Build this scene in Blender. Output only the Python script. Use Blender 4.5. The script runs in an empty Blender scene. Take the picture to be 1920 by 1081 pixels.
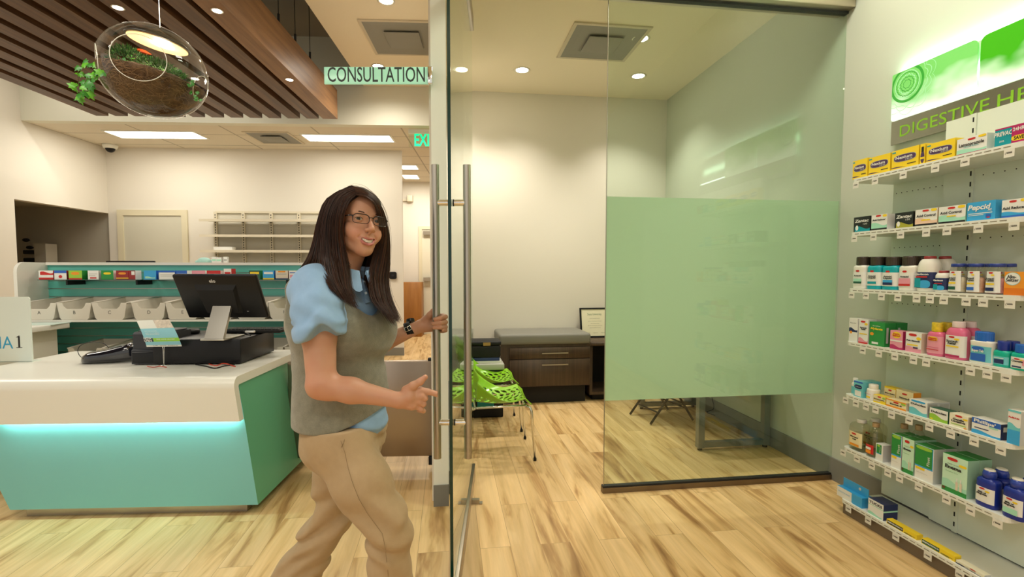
import bpy, bmesh, math, random
import numpy as np
from mathutils import Vector, Matrix, noise

PI = math.pi
scene = bpy.context.scene
COL = scene.collection

# ------------------------------------------------------------------ camera
CAM_H = 1.40
FOC = 916.0                      # focal length in pixels of the 1920 px wide picture
YAW = math.atan2(121, FOC)       # the camera looks this much to the right of the room's depth axis
PITCH = math.atan2(48.0, FOC)    # and slightly down
cam_data = bpy.data.cameras.new('camera')
cam_data.sensor_fit = 'HORIZONTAL'
cam_data.sensor_width = 36.0
cam_data.lens = 36.0 * FOC / 1920.0
PPY = 540.5 + 15.5                # the optical axis meets the picture here (the photo is a crop)
cam_data.shift_y = (PPY - 540.5) / 1920.0
cam_data.clip_start = 0.02
cam_data.clip_end = 100
cam = bpy.data.objects.new('camera', cam_data)
COL.objects.link(cam)
cam.location = (0, 0, CAM_H)
cam.rotation_euler = (PI / 2 - PITCH, 0, -YAW)
scene.camera = cam

# ------------------------------------------------------------------ view, world
vs = scene.view_settings
vs.view_transform = 'Standard'
vs.look = 'None'
vs.gamma = 1.0
vs.use_curve_mapping = False
vs.exposure = 0.0
world = bpy.data.worlds.new('world')
scene.world = world
world.use_nodes = True
world.node_tree.nodes['Background'].inputs[0].default_value = (1.0, 0.95, 0.85, 1)
world.node_tree.nodes['Background'].inputs[1].default_value = 0.80
scene.cycles.max_bounces = 12
scene.cycles.transparent_max_bounces = 24
scene.cycles.sample_clamp_indirect = 4.0
scene.cycles.caustics_reflective = False
scene.cycles.caustics_refractive = False


# ------------------------------------------------------------------ frames: a turned set of axes about the camera's foot
class Frame:
    def __init__(self, ang):
        self.ang = ang
        self.R = Matrix.Rotation(ang, 3, 'Z')
        self.Ri = self.R.inverted()

    def pt(self, px, py, x=None, y=None, z=None):
        """where the line of sight of a picture point meets a plane of this frame"""
        d = Vector(((px - 960.0) / FOC, -(py - PPY) / FOC, -1.0))
        rot = cam.rotation_euler.to_matrix()
        d = self.Ri @ (rot @ d)
        o = Vector((0, 0, CAM_H))
        if z is not None: t = (z - o.z) / d.z
        elif y is not None: t = y / d.y
        else: t = x / d.x
        return o + d * t

    def proj(self, p):
        """picture point of a point of this frame"""
        v = cam.rotation_euler.to_matrix().inverted() @ (self.R @ Vector(p) - Vector((0, 0, CAM_H)))
        return 960.0 - v.x / v.z * FOC, PPY + v.y / v.z * FOC


W = Frame(0.0)                    # consultation room and shelving wall
S = Frame(-math.radians(5.0))     # shop side: counter, pharmacy, hallway
K = Frame(-YAW)                   # square to the viewing direction: the person

LIGHTS = []
def area_light(name, frame, loc, size, power, color=(1, .86, .68), rot=(0, 0, 0), spread=PI):
    l = bpy.data.lights.new(name, 'AREA')
    l.shape = 'RECTANGLE'
    l.size, l.size_y = size
    l.energy = power
    l.color = color
    l.spread = spread
    o = bpy.data.objects.new(name, l)
    COL.objects.link(o)
    o.location = frame.R @ Vector(loc)
    o.rotation_euler = (rot[0], rot[1], rot[2] + frame.ang)
    LIGHTS.append(o)
    return o

def spot_light(name, frame, loc, power, color=(1, .84, .62), size=math.radians(110), blend=.8, rad=.05):
    l = bpy.data.lights.new(name, 'SPOT')
    l.energy = power; l.color = color
    l.spot_size = size; l.spot_blend = blend; l.shadow_soft_size = rad
    o = bpy.data.objects.new(name, l)
    COL.objects.link(o)
    o.location = frame.R @ Vector(loc)
    return o

WARM = (1.0, 0.92, 0.79)
# ceiling troffers of the shop, over and behind the camera (those below the canopy have no fixture)
SHOP_PANELS = [(-2.2, 1.2), (-2.2, -1.6), (.2, -1.6), (1.3, 2.2), (-4.6, 3.4)]
for (lx, ly) in SHOP_PANELS:
    area_light('shop_troffer_light', S, (lx, ly, 3.84 if lx > -.2 else 3.02), (1.2, .6), 30 if lx > 1 else 32, (1, .94, .82))
# the pharmacy's ceiling troffers
for (lx, ly) in [(-4.9, 7.02), (-2.3, 7.02), (-4.9, 8.6), (-2.3, 8.6)][:2]:
    area_light('pharmacy_troffer_light', S, (lx, ly, 3.34), (1.45, .32), 21, (1, .95, .83))


# ------------------------------------------------------------------ materials
MATS = {}
def nodes_of(m):
    return m.node_tree.nodes, m.node_tree.links

def mat(name, color, rough=.5, metal=0.0, spec=.5, coat=0.0, bump=None, noise_amt=0.0, noise_scale=8.0,
        emit=None, estr=0.0, sheen=0.0, sss=0.0, trans=0.0, alpha=None):
    if name in MATS: return MATS[name]
    m = bpy.data.materials.new(name); m.use_nodes = True
    n, l = nodes_of(m)
    b = n['Principled BSDF']
    c = (*color[:3], 1)
    b.inputs['Base Color'].default_value = c
    b.inputs['Roughness'].default_value = rough
    b.inputs['Metallic'].default_value = metal
    b.inputs['Specular IOR Level'].default_value = spec
    b.inputs['Coat Weight'].default_value = coat
    b.inputs['Sheen Weight'].default_value = sheen
    b.inputs['Transmission Weight'].default_value = trans
    if sss:
        b.inputs['Subsurface Weight'].default_value = sss
        b.inputs['Subsurface Radius'].default_value = (.012, .005, .003)
        b.inputs['Subsurface Scale'].default_value = 1.0
    if emit:
        b.inputs['Emission Color'].default_value = (*emit, 1)
        b.inputs['Emission Strength'].default_value = estr
    if noise_amt or bump:
        tc = n.new('ShaderNodeTexCoord')
        nz = n.new('ShaderNodeTexNoise'); nz.inputs['Scale'].default_value = noise_scale
        nz.inputs['Detail'].default_value = 6
        l.new(tc.outputs['Object'], nz.inputs['Vector'])
        if noise_amt:
            mx = n.new('ShaderNodeMix'); mx.data_type = 'RGBA'
            mx.inputs[6].default_value = (*[v * (1 - noise_amt) for v in color[:3]], 1)
            mx.inputs[7].default_value = (*[min(1, v * (1 + noise_amt)) for v in color[:3]], 1)
            l.new(nz.outputs[0], mx.inputs[0]); l.new(mx.outputs[2], b.inputs['Base Color'])
        if bump:
            nz2 = n.new('ShaderNodeTexNoise'); nz2.inputs['Scale'].default_value = bump[0]
            nz2.inputs['Detail'].default_value = 4
            l.new(tc.outputs['Object'], nz2.inputs['Vector'])
            bp = n.new('ShaderNodeBump'); bp.inputs['Strength'].default_value = bump[1]
            bp.inputs['Distance'].default_value = bump[2] if len(bump) > 2 else .002
            l.new(nz2.outputs[0], bp.inputs['Height']); l.new(bp.outputs[0], b.inputs['Normal'])
    MATS[name] = m
    return m

def sheet_glass(name, tint, rough=0.0, ior=1.5, gmax=1.0):
    """thin pane: tinted see-through with a Fresnel mirror"""
    if name in MATS: return MATS[name]
    m = bpy.data.materials.new(name); m.use_nodes = True
    n, l = nodes_of(m)
    n.remove(n['Principled BSDF'])
    out = n['Material Output']
    tr = n.new('ShaderNodeBsdfTransparent'); tr.inputs[0].default_value = (*tint, 1)
    gl = n.new('ShaderNodeBsdfGlossy'); gl.inputs[0].default_value = (gmax, gmax, gmax, 1); gl.inputs['Roughness'].default_value = rough
    fr = n.new('ShaderNodeFresnel')
    ge = n.new('ShaderNodeNewGeometry'); mi = n.new('ShaderNodeMapRange')   # same mirror from both sides of the sheet
    mi.inputs[3].default_value = ior; mi.inputs[4].default_value = 1.0 / ior
    l.new(ge.outputs['Backfacing'], mi.inputs[0]); l.new(mi.outputs[0], fr.inputs[0])
    mx = n.new('ShaderNodeMixShader')
    l.new(fr.outputs[0], mx.inputs[0]); l.new(tr.outputs[0], mx.inputs[1]); l.new(gl.outputs[0], mx.inputs[2])
    l.new(mx.outputs[0], out.inputs[0])
    MATS[name] = m
    return m

def frost_mat(name, color, see=.2):
    if name in MATS: return MATS[name]
    m = bpy.data.materials.new(name); m.use_nodes = True
    n, l = nodes_of(m)
    n.remove(n['Principled BSDF'])
    out = n['Material Output']
    df = n.new('ShaderNodeBsdfDiffuse'); df.inputs[0].default_value = (*color, 1)
    tl = n.new('ShaderNodeBsdfTranslucent'); tl.inputs[0].default_value = (*color, 1)
    m1 = n.new('ShaderNodeMixShader'); m1.inputs[0].default_value = .62
    l.new(df.outputs[0], m1.inputs[1]); l.new(tl.outputs[0], m1.inputs[2])
    tr = n.new('ShaderNodeBsdfTransparent'); tr.inputs[0].default_value = (*color, 1)
    m2 = n.new('ShaderNodeMixShader'); m2.inputs[0].default_value = see
    l.new(m1.outputs[0], m2.inputs[1]); l.new(tr.outputs[0], m2.inputs[2])
    l.new(m2.outputs[0], out.inputs[0])
    MATS[name] = m
    return m

def emis(name, color, strength):
    if name in MATS: return MATS[name]
    m = bpy.data.materials.new(name); m.use_nodes = True
    n, l = nodes_of(m)
    b = n['Principled BSDF']
    b.inputs['Base Color'].default_value = (*color, 1)
    b.inputs['Emission Color'].default_value = (*color, 1)
    b.inputs['Emission Strength'].default_value = strength
    MATS[name] = m
    return m

def wood_mat(name, c1, c2, scale=(1, 1, 1), rough=.45, axis='Y', fine=30.0):
    if name in MATS: return MATS[name]
    m = bpy.data.materials.new(name); m.use_nodes = True
    n, l = nodes_of(m); b = n['Principled BSDF']
    tc = n.new('ShaderNodeTexCoord'); mp = n.new('ShaderNodeMapping')
    s = {'X': (1.2, fine, fine), 'Y': (fine, 1.2, fine), 'Z': (fine, fine, 1.2)}[axis]
    mp.inputs['Scale'].default_value = s
    nz = n.new('ShaderNodeTexNoise'); nz.inputs['Scale'].default_value = 1.0; nz.inputs['Detail'].default_value = 8
    nz.inputs['Roughness'].default_value = .6
    cr = n.new('ShaderNodeValToRGB')
    cr.color_ramp.elements[0].position = .33; cr.color_ramp.elements[0].color = (*c1, 1)
    cr.color_ramp.elements[1].position = .67; cr.color_ramp.elements[1].color = (*c2, 1)
    l.new(tc.outputs['Object'], mp.inputs[0]); l.new(mp.outputs[0], nz.inputs['Vector'])
    l.new(nz.outputs[0], cr.inputs[0]); l.new(cr.outputs[0], b.inputs['Base Color'])
    b.inputs['Roughness'].default_value = rough
    MATS[name] = m
    return m

def brushed_mat(name, color, axis='Z', rough=.32):
    if name in MATS: return MATS[name]
    m = bpy.data.materials.new(name); m.use_nodes = True
    n, l = nodes_of(m); b = n['Principled BSDF']
    b.inputs['Base Color'].default_value = (*color, 1); b.inputs['Metallic'].default_value = 1
    tc = n.new('ShaderNodeTexCoord'); mp = n.new('ShaderNodeMapping')
    s = {'X': (2, 300, 300), 'Y': (300, 2, 300), 'Z': (300, 300, 2)}[axis]
    mp.inputs['Scale'].default_value = s
    nz = n.new('ShaderNodeTexNoise'); nz.inputs['Scale'].default_value = 1.0
    mr = n.new('ShaderNodeMapRange'); mr.inputs[3].default_value = rough * .8; mr.inputs[4].default_value = rough * 1.3
    l.new(tc.outputs['Object'], mp.inputs[0]); l.new(mp.outputs[0], nz.inputs['Vector'])
    l.new(nz.outputs[0], mr.inputs[0]); l.new(mr.outputs[0], b.inputs['Roughness'])
    MATS[name] = m
    return m

def floor_mat():
    m = bpy.data.materials.new('maple_plank_floor'); m.use_nodes = True
    n, l = nodes_of(m); b = n['Principled BSDF']
    tc = n.new('ShaderNodeTexCoord')
    mp = n.new('ShaderNodeMapping'); mp.inputs['Rotation'].default_value = (0, 0, PI / 2)
    l.new(tc.outputs['Object'], mp.inputs[0])
    br = n.new('ShaderNodeTexBrick')
    br.inputs['Color1'].default_value = (0, 0, 0, 1); br.inputs['Color2'].default_value = (1, 1, 1, 1)
    br.inputs['Mortar'].default_value = (.5, .5, .5, 1)
    br.inputs['Scale'].default_value = 1.0; br.inputs['Mortar Size'].default_value = .0012
    br.inputs['Brick Width'].default_value = 1.2; br.inputs['Row Height'].default_value = .155
    br.offset = .37
    l.new(mp.outputs[0], br.inputs['Vector'])
    # every plank shifts its grain by its own amount
    sep = n.new('ShaderNodeSeparateColor'); l.new(br.outputs['Color'], sep.inputs[0])
    mul = n.new('ShaderNodeMath'); mul.operation = 'MULTIPLY'; mul.inputs[1].default_value = 37.0
    l.new(sep.outputs[0], mul.inputs[0])
    def grain(sx, sy, detail, dist=0.0):
        q = n.new('ShaderNodeMapping'); q.inputs['Scale'].default_value = (sx, sy, 1)
        l.new(tc.outputs['Object'], q.inputs[0])
        nz = n.new('ShaderNodeTexNoise'); nz.noise_dimensions = '4D'
        nz.inputs['Scale'].default_value = 1.0; nz.inputs['Detail'].default_value = detail
        nz.inputs['Roughness'].default_value = .55
        nz.inputs['Distortion'].default_value = dist
        l.new(q.outputs[0], nz.inputs['Vector']); l.new(mul.outputs[0], nz.inputs['W'])
        return nz
    g1 = grain(6.5, .8, 4, 1.5); g2 = grain(60, 2.2, 6); g3 = grain(2.2, .5, 2)
    cr = n.new('ShaderNodeValToRGB')
    e = cr.color_ramp.elements
    e[0].position = .30; e[0].color = (.30, .155, .05, 1)
    e[1].position = .62; e[1].color = (.80, .56, .28, 1)
    k = e.new(.40); k.color = (.52, .31, .12, 1)
    k = e.new(.47); k.color = (.70, .47, .21, 1)
    l.new(g1.outputs[0], cr.inputs[0])
    mx = n.new('ShaderNodeMix'); mx.data_type = 'RGBA'; mx.blend_type = 'MULTIPLY'; mx.inputs[0].default_value = .40
    r2 = n.new('ShaderNodeMapRange'); r2.inputs[1].default_value = .3; r2.inputs[2].default_value = .7
    r2.inputs[3].default_value = .72; r2.inputs[4].default_value = 1.12
    l.new(g2.outputs[0], r2.inputs[0])
    cmb = n.new('ShaderNodeCombineColor')
    for i in range(3): l.new(r2.outputs[0], cmb.inputs[i])
    l.new(cr.outputs[0], mx.inputs[6]); l.new(cmb.outputs[0], mx.inputs[7])
    # plank to plank tone
    mx2 = n.new('ShaderNodeMix'); mx2.data_type = 'RGBA'; mx2.blend_type = 'MULTIPLY'; mx2.inputs[0].default_value = 1
    r3 = n.new('ShaderNodeMapRange'); r3.inputs[3].default_value = .88; r3.inputs[4].default_value = 1.07
    l.new(sep.outputs[0], r3.inputs[0])
    c3 = n.new('ShaderNodeCombineColor')
    for i in range(3): l.new(r3.outputs[0], c3.inputs[i])
    l.new(mx.outputs[2], mx2.inputs[6]); l.new(c3.outputs[0], mx2.inputs[7])
    # joints
    mx3 = n.new('ShaderNodeMix'); mx3.data_type = 'RGBA'
    l.new(br.outputs['Fac'], mx3.inputs[0]); l.new(mx2.outputs[2], mx3.inputs[6])
    mx3.inputs[7].default_value = (.40, .25, .11, 1)
    l.new(mx3.outputs[2], b.inputs['Base Color'])
    b.inputs['Roughness'].default_value = .42
    b.inputs['Specular IOR Level'].default_value = .35
    return m

M_WALL = mat('cream_wall_paint', (.76, .72, .635), .75, bump=(220, .08, .001))
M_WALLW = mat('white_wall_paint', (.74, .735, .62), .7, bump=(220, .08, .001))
M_CEIL = mat('tan_ceiling_paint', (.88, .79, .61), .85)
M_CEILD = mat('grey_recess_paint', (.26, .24, .20), .9)
M_WHITE = mat('white_paint', (.86, .87, .80), .5)
M_BASE = mat('grey_vinyl_base', (.22, .215, .19), .6)
M_STEEL = brushed_mat('brushed_steel', (.46, .42, .36), 'Z', .30)
M_STEELX = brushed_mat('brushed_steel_sheet', (.42, .37, .31), 'X', .34)
M_CHROME = mat('polished_chrome', (.8, .8, .78), .12, 1.0)
M_BLACK = mat('black_plastic', (.006, .006, .007), .35, spec=.3)
M_BLACKM = mat('matt_black_plastic', (.010, .010, .011), .6, spec=.3)
M_DARK = mat('dark_gasket', (.01, .011, .01), .5)
M_TEAL = mat('turquoise_laminate', (.19, .50, .50), .42)
M_TEALD = mat('sea_green_laminate', (.12, .42, .25), .42)
M_SOLID = mat('white_solid_surface', (.76, .75, .68), .28)
M_GLASS = sheet_glass('green_tinted_glass', (.905, .965, .925))
M_CLEAR = sheet_glass('clear_glass', (.97, .985, .975), ior=1.45)
M_FROST = frost_mat('frosted_film', (.78, .90, .76), .10)
M_PAPER = mat('white_paper', (.80, .79, .74), .6)
M_INK = mat('black_ink', (.02, .02, .02), .6)


# ------------------------------------------------------------------ mesh builder
class MB:
    def __init__(self):
        self.v = []; self.f = []; self.mi = []; self.mats = []; self.cur = 0; self.sm = []
        self.smooth = False
        self.T = None
    def use(self, m):
        if m not in self.mats: self.mats.append(m)
        self.cur = self.mats.index(m)
        return self
    def add(self, verts, faces, smooth=None):
        b = len(self.v)
        if self.T is not None: verts = [self.T @ Vector(v) for v in verts]
        self.v += [tuple(v) for v in verts]
        self.f += [tuple(i + b for i in f) for f in faces]
        self.mi += [self.cur] * len(faces)
        self.sm += [self.smooth if smooth is None else smooth] * len(faces)
        return self
    def box(self, x0, x1, y0, y1, z0, z1):
        v = [(x0, y0, z0), (x1, y0, z0), (x1, y1, z0), (x0, y1, z0), (x0, y0, z1), (x1, y0, z1), (x1, y1, z1), (x0, y1, z1)]
        return self.add(v, [(0, 3, 2, 1), (4, 5, 6, 7), (0, 1, 5, 4), (1, 2, 6, 5), (2, 3, 7, 6), (3, 0, 4, 7)], False)
    def cbox(self, c, s):
        return self.box(c[0] - s[0] / 2, c[0] + s[0] / 2, c[1] - s[1] / 2, c[1] + s[1] / 2, c[2] - s[2] / 2, c[2] + s[2] / 2)
    def rbox(self, x0, x1, y0, y1, z0, z1, r=.01, seg=3):
        bm = bmesh.new(); bmesh.ops.create_cube(bm, size=1)
        for v in bm.verts:
            v.co = Vector(((x0 + x1) / 2 + v.co.x * (x1 - x0), (y0 + y1) / 2 + v.co.y * (y1 - y0), (z0 + z1) / 2 + v.co.z * (z1 - z0)))
        bmesh.ops.bevel(bm, geom=list(bm.edges), offset=r, segments=seg, affect='EDGES', profile=.5)
        return self.from_bm(bm, True)
    def from_bm(self, bm, smooth=True):
        bm.verts.ensure_lookup_table(); bm.verts.index_update()
        self.add([v.co.copy() for v in bm.verts], [[v.index for v in f.verts] for f in bm.faces], smooth)
        bm.free()
        return self
    def quad(self, a, b, c, d):
        return self.add([a, b, c, d], [(0, 1, 2, 3)])
    def prism(self, poly, a, b, axis='Z', smooth=False):
        """poly: 2D outline; extruded along axis from a to b"""
        def P(u, w, t):
            return {'Z': (u, w, t), 'Y': (u, t, w), 'X': (t, u, w)}[axis]
        n = len(poly)
        v = [P(u, w, a) for u, w in poly] + [P(u, w, b) for u, w in poly]
        f = [tuple(range(n))[::-1], tuple(range(n, 2 * n))]
        self.add(v, f, False)
        base = len(self.v) - 2 * n
        sd = [(i + base, (i + 1) % n + base, (i + 1) % n + n + base, i + n + base) for i in range(n)]
        self.f += sd; self.mi += [self.cur] * n; self.sm += [smooth] * n
        return self
    def cyl(self, c0, c1, r0, r1=None, seg=16, caps=True, smooth=True):
        r1 = r0 if r1 is None else r1
        c0 = Vector(c0); c1 = Vector(c1); d = (c1 - c0).normalized()
        u = d.orthogonal().normalized(); w = d.cross(u)
        v = []
        for c, r in ((c0, r0), (c1, r1)):
            for i in range(seg):
                a = 2 * PI * i / seg
                v.append(c + (u * math.cos(a) + w * math.sin(a)) * r)
        f = [(i, (i + 1) % seg, (i + 1) % seg + seg, i + seg) for i in range(seg)]
        self.add(v, f, smooth)
        if caps:
            self.add(v, [tuple(range(seg))[::-1], tuple(range(seg, 2 * seg))], False)
        return self
    def tube(self, pts, r, seg=8, caps=True, flat=1.0):
        pts = [Vector(p) for p in pts]; n = len(pts)
        rs = r if isinstance(r, (list, tuple)) else [r] * n
        t0 = (pts[1] - pts[0]).normalized(); u = t0.orthogonal().normalized()
        v = []
        for i, p in enumerate(pts):
            t = (pts[min(i + 1, n - 1)] - pts[max(i - 1, 0)])
            if t.length < 1e-9: t = t0.copy()
            t.normalize()
            u = (u - t * u.dot(t))
            u = u.normalized() if u.length > 1e-6 else t.orthogonal().normalized()
            w = t.cross(u)
            for k in range(seg):
                a = 2 * PI * k / seg
                v.append(p + u * math.cos(a) * rs[i] + w * math.sin(a) * rs[i] * flat)
        f = []
        for i in range(n - 1):
            for k in range(seg):
                a = i * seg + k; b = i * seg + (k + 1) % seg
                f.append((a, b, b + seg, a + seg))
        if caps: f += [tuple(range(seg))[::-1], tuple(range((n - 1) * seg, n * seg))]
        return self.add(v, f, True)
    def lathe(self, prof, c=(0, 0, 0), seg=24, sx=1.0, sy=1.0, smooth=True, n_pow=2.0):
        """prof: (radius, z) from the bottom up, about the vertical axis through c; sx, sy squash; n_pow > 2 squares it off"""
        v = []
        for r, z in prof:
            for k in range(seg):
                a = 2 * PI * k / seg
                ca, sa = math.cos(a), math.sin(a)
                if n_pow != 2.0:
                    q = (abs(ca) ** n_pow + abs(sa) ** n_pow) ** (-1 / n_pow)
                    ca *= q; sa *= q
                v.append((c[0] + r * ca * sx, c[1] + r * sa * sy, c[2] + z))
        f = []
        for i in range(len(prof) - 1):
            for k in range(seg):
                a = i * seg + k; b = i * seg + (k + 1) % seg
                f.append((a, b, b + seg, a + seg))
        self.add(v, f, smooth)
        base = len(self.v) - len(v)
        if prof[0][0] > 1e-6: self.f.append(tuple(range(base, base + seg))[::-1]); self.mi.append(self.cur); self.sm.append(False)
        if prof[-1][0] > 1e-6: self.f.append(tuple(range(base + len(v) - seg, base + len(v)))); self.mi.append(self.cur); self.sm.append(False)
        return self
    def sphere(self, c, r, seg=16, rings=10, s=(1, 1, 1)):
        v = [(c[0], c[1], c[2] - r * s[2])]
        for i in range(1, rings):
            a = -PI / 2 + PI * i / rings
            for k in range(seg):
                b = 2 * PI * k / seg
                v.append((c[0] + r * s[0] * math.cos(a) * math.cos(b), c[1] + r * s[1] * math.cos(a) * math.sin(b), c[2] + r * s[2] * math.sin(a)))
        v.append((c[0], c[1], c[2] + r * s[2]))
        f = [(0, 1 + (k + 1) % seg, 1 + k) for k in range(seg)]
        for i in range(rings - 2):
            for k in range(seg):
                a = 1 + i * seg + k; b = 1 + i * seg + (k + 1) % seg
                f.append((a, b, b + seg, a + seg))
        t = len(v) - 1
        f += [(t, 1 + (rings - 2) * seg + k, 1 + (rings - 2) * seg + (k + 1) % seg) for k in range(seg)]
        return self.add(v, f, True)
    def mesh(self, name):
        me = bpy.data.meshes.new(name)
        me.from_pydata(self.v, [], self.f)
        for m in self.mats: me.materials.append(m)
        me.polygons.foreach_set('material_index', self.mi)
        me.polygons.foreach_set('use_smooth', self.sm)
        me.update()
        return me


def tagged(o, label=None, cat=None, group=None, kind=None):
    if label: o['label'] = label
    if cat: o['category'] = cat
    if group: o['group'] = group
    if kind: o['kind'] = kind
    return o

def put(o, frame, loc, rot=(0, 0, 0)):
    o.location = frame.R @ Vector(loc)
    o.rotation_euler = (rot[0], rot[1], rot[2] + frame.ang)

def thing(name, label, cat, frame=W, loc=(0, 0, 0), rotz=0.0, group=None, rot=None):
    o = bpy.data.objects.new(name, None); COL.objects.link(o)
    o.empty_display_size = .05
    put(o, frame, loc, rot or (0, 0, rotz))
    return tagged(o, label, cat, group)

def one(name, mb, label, cat, frame=W, loc=(0, 0, 0), rotz=0.0, group=None, kind=None, rot=None):
    """a thing that is one mesh (and may still get children)"""
    o = bpy.data.objects.new(name, mb if isinstance(mb, bpy.types.Mesh) else mb.mesh(name)); COL.objects.link(o)
    put(o, frame, loc, rot or (0, 0, rotz))
    return tagged(o, label, cat, group, kind)

def part(name, mb, parent, label=None, m=None):
    me = mb if isinstance(mb, bpy.types.Mesh) else mb.mesh(name)
    if m is not None and not me.materials: me.materials.append(m)
    o = bpy.data.objects.new(name, me); COL.objects.link(o)
    o.parent = parent
    if label: o['label'] = label
    return o

def struct(name, mb, frame=W, label=None, cat=None):
    o = bpy.data.objects.new(name, mb.mesh(name)); COL.objects.link(o)
    put(o, frame, (0, 0, 0))
    return tagged(o, label, cat, None, 'structure')

def copy_tree(o, parent=None):
    c = o.copy(); COL.objects.link(c)
    if parent is not None: c.parent = parent
    for ch in list(o.children): copy_tree(ch, c)
    return c

_tcache = {}
def text_mesh(s, size, m, width=None, shear=0.0, bold=0.0, extrude=0.0, align='CENTER', spacing=1.0):
    """flat lettering in its own x-y plane, centred, as a mesh"""
    key = (s, size, m.name, width, shear, bold, extrude, align, spacing)
    if key in _tcache: return _tcache[key]
    cu = bpy.data.curves.new('lettering', 'FONT'); cu.body = s; cu.size = size
    cu.align_x = align; cu.align_y = 'CENTER'; cu.shear = shear; cu.offset = bold; cu.extrude = extrude
    cu.resolution_u = 3; cu.space_character = spacing; cu.space_line = .85
    o = bpy.data.objects.new('lettering_tmp', cu); COL.objects.link(o)
    dg = bpy.context.evaluated_depsgraph_get()
    me = bpy.data.meshes.new_from_object(o.evaluated_get(dg))
    bpy.data.objects.remove(o); bpy.data.curves.remove(cu)
    me.name = 'lettering'
    if width and len(me.vertices):
        xs = [v.co.x for v in me.vertices]; w = max(xs) - min(xs); cx = (max(xs) + min(xs)) / 2
        for v in me.vertices: v.co.x = (v.co.x - (cx if align == 'CENTER' else min(xs))) * width / w
    me.materials.clear(); me.materials.append(m)
    _tcache[key] = me
    return me

def add_text(mb, s, size, m, T, width=None, **kw):
    """add lettering to a builder, placed by the matrix T"""
    me = text_mesh(s, size, m, width, **kw)
    mb.use(m)
    old = mb.T; mb.T = None
    mb.add([T @ v.co for v in me.vertices], [tuple(p.vertices) for p in me.polygons], False)
    mb.T = old
    return mb

def face_T(origin, right, up):
    """matrix that lays x-y lettering on a face"""
    r = Vector(right).normalized(); u = Vector(up).normalized(); nn = r.cross(u)
    T = Matrix.Identity(4)
    for i in range(3):
        T[i][0] = r[i]; T[i][1] = u[i]; T[i][2] = nn[i]; T[i][3] = origin[i]
    return T
# ================================================================== SETTING
WY = 2.93          # the glass wall
RX = 2.565         # the shelving wall
BY = 5.55          # back wall of the consultation room
CZ = 3.40          # its ceiling
MZ = 3.87          # shop ceiling
GZ = 3.05          # top of the glass
SOY = 6.75         # face of the soffit over the pharmacy (shop axes)
PBY = 8.15         # back wall of the pharmacy
HBY = 10.95        # back wall of the hallway
PZ = 3.36          # pharmacy ceiling

m = MB().use(floor_mat()); m.box(-12, 6, -5, 13, -.1, 0); struct('floor', m)

# consultation room
m = MB().use(M_WALL); m.box(-.10, RX + .1, BY, BY + .12, 0, CZ + .02); struct('wall_back', m)
m = MB().use(mat('green_cast_wall_paint', (.54, .58, .475), .7, bump=(220, .08, .001))); m.box(RX, RX + .12, -3.0, BY, 0, MZ); struct('wall_right', m)  # green cast of the sign's light is put into this wall's colour
m = MB().use(M_WALL); m.box(-.10, .0, WY + .02, BY, 0, CZ + .02); struct('wall_left', m)
m = MB().use(M_CEIL); m.box(-.10, RX, WY + .02, BY + .1, CZ, CZ + .08); struct('ceiling_consultation', m)
m = MB().use(M_BASE); m.box(RX - .012, RX, 1.0, BY, 0, .15); struct('baseboard_right', m)
m = MB().use(M_BASE); m.box(0, RX, BY - .012, BY, 0, .15); m.box(0, .012, WY + .1, BY, 0, .15); struct('baseboard_back', m)

# post at the end of the glass wall and the bulkhead over the glass
pl = W.pt(813, 800, y=WY - .05).x
m = MB().use(M_WHITE); m.box(pl, .0, WY - .05, WY + .02, 0, MZ); struct('trim_1', m)
m = MB().use(M_BASE); m.box(pl - .004, .0, WY - .056, WY - .05, 0, .13); struct('baseboard_post', m)
m = MB().use(M_WHITE); m.box(.0, RX, WY - .13, WY + .12, GZ + .10, MZ); struct('trim_2', m)

# shop ceiling: a tan field to the right, a grey recess that holds the wooden canopy
ex = S.pt(690, 173, z=MZ)
m = MB().use(M_CEIL)
m.box(ex.x, 4.2, -4, SOY, MZ, MZ + .06)
struct('ceiling_shop', m, S)
m = MB().use(M_CEILD)
m.box(-9.0, ex.x, -4, SOY, 4.5, 4.56); m.box(ex.x - .02, ex.x, -4, SOY, MZ + .06, 4.5)
struct('ceiling_recess', m, S)
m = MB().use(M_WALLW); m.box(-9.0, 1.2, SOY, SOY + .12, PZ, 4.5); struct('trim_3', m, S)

# pharmacy box and hallway
lx = S.pt(203, 400, y=PBY).x
rx = S.pt(755, 450, y=PBY).x
def ceiling_tiles():
    m = bpy.data.materials.new('ceiling_tile_grid'); m.use_nodes = True
    n, l = nodes_of(m); b = n['Principled BSDF']
    tc = n.new('ShaderNodeTexCoord'); br = n.new('ShaderNodeTexBrick')
    br.inputs['Color1'].default_value = (.70, .64, .52, 1); br.inputs['Color2'].default_value = (.73, .67, .55, 1)
    br.inputs['Mortar'].default_value = (.42, .38, .30, 1); br.inputs['Scale'].default_value = 1
    br.inputs['Mortar Size'].default_value = .012; br.inputs['Brick Width'].default_value = 1.22
    br.inputs['Row Height'].default_value = .61; br.offset = 0
    l.new(tc.outputs['Object'], br.inputs['Vector']); l.new(br.outputs['Color'], b.inputs['Base Color'])
    b.inputs['Roughness'].default_value = .9
    return m
m = MB().use(ceiling_tiles()); m.box(-9, 1.2, SOY + .12, HBY, PZ, PZ + .05); struct('ceiling_pharmacy', m, S)
m = MB().use(M_WALL); m.box(lx, rx, PBY, PBY + .04, 0, PZ); struct('wall_pharmacy', m, S)
m = MB().use(M_BASE); m.box(rx - 1.2, rx + .004, PBY - .012, PBY, 0, .13); struct('baseboard_pharmacy', m, S)
m = MB().use(M_WALL); m.box(rx - 1.8, 1.2, HBY, HBY + .12, 0, PZ); struct('wall_hallway', m, S)
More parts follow.
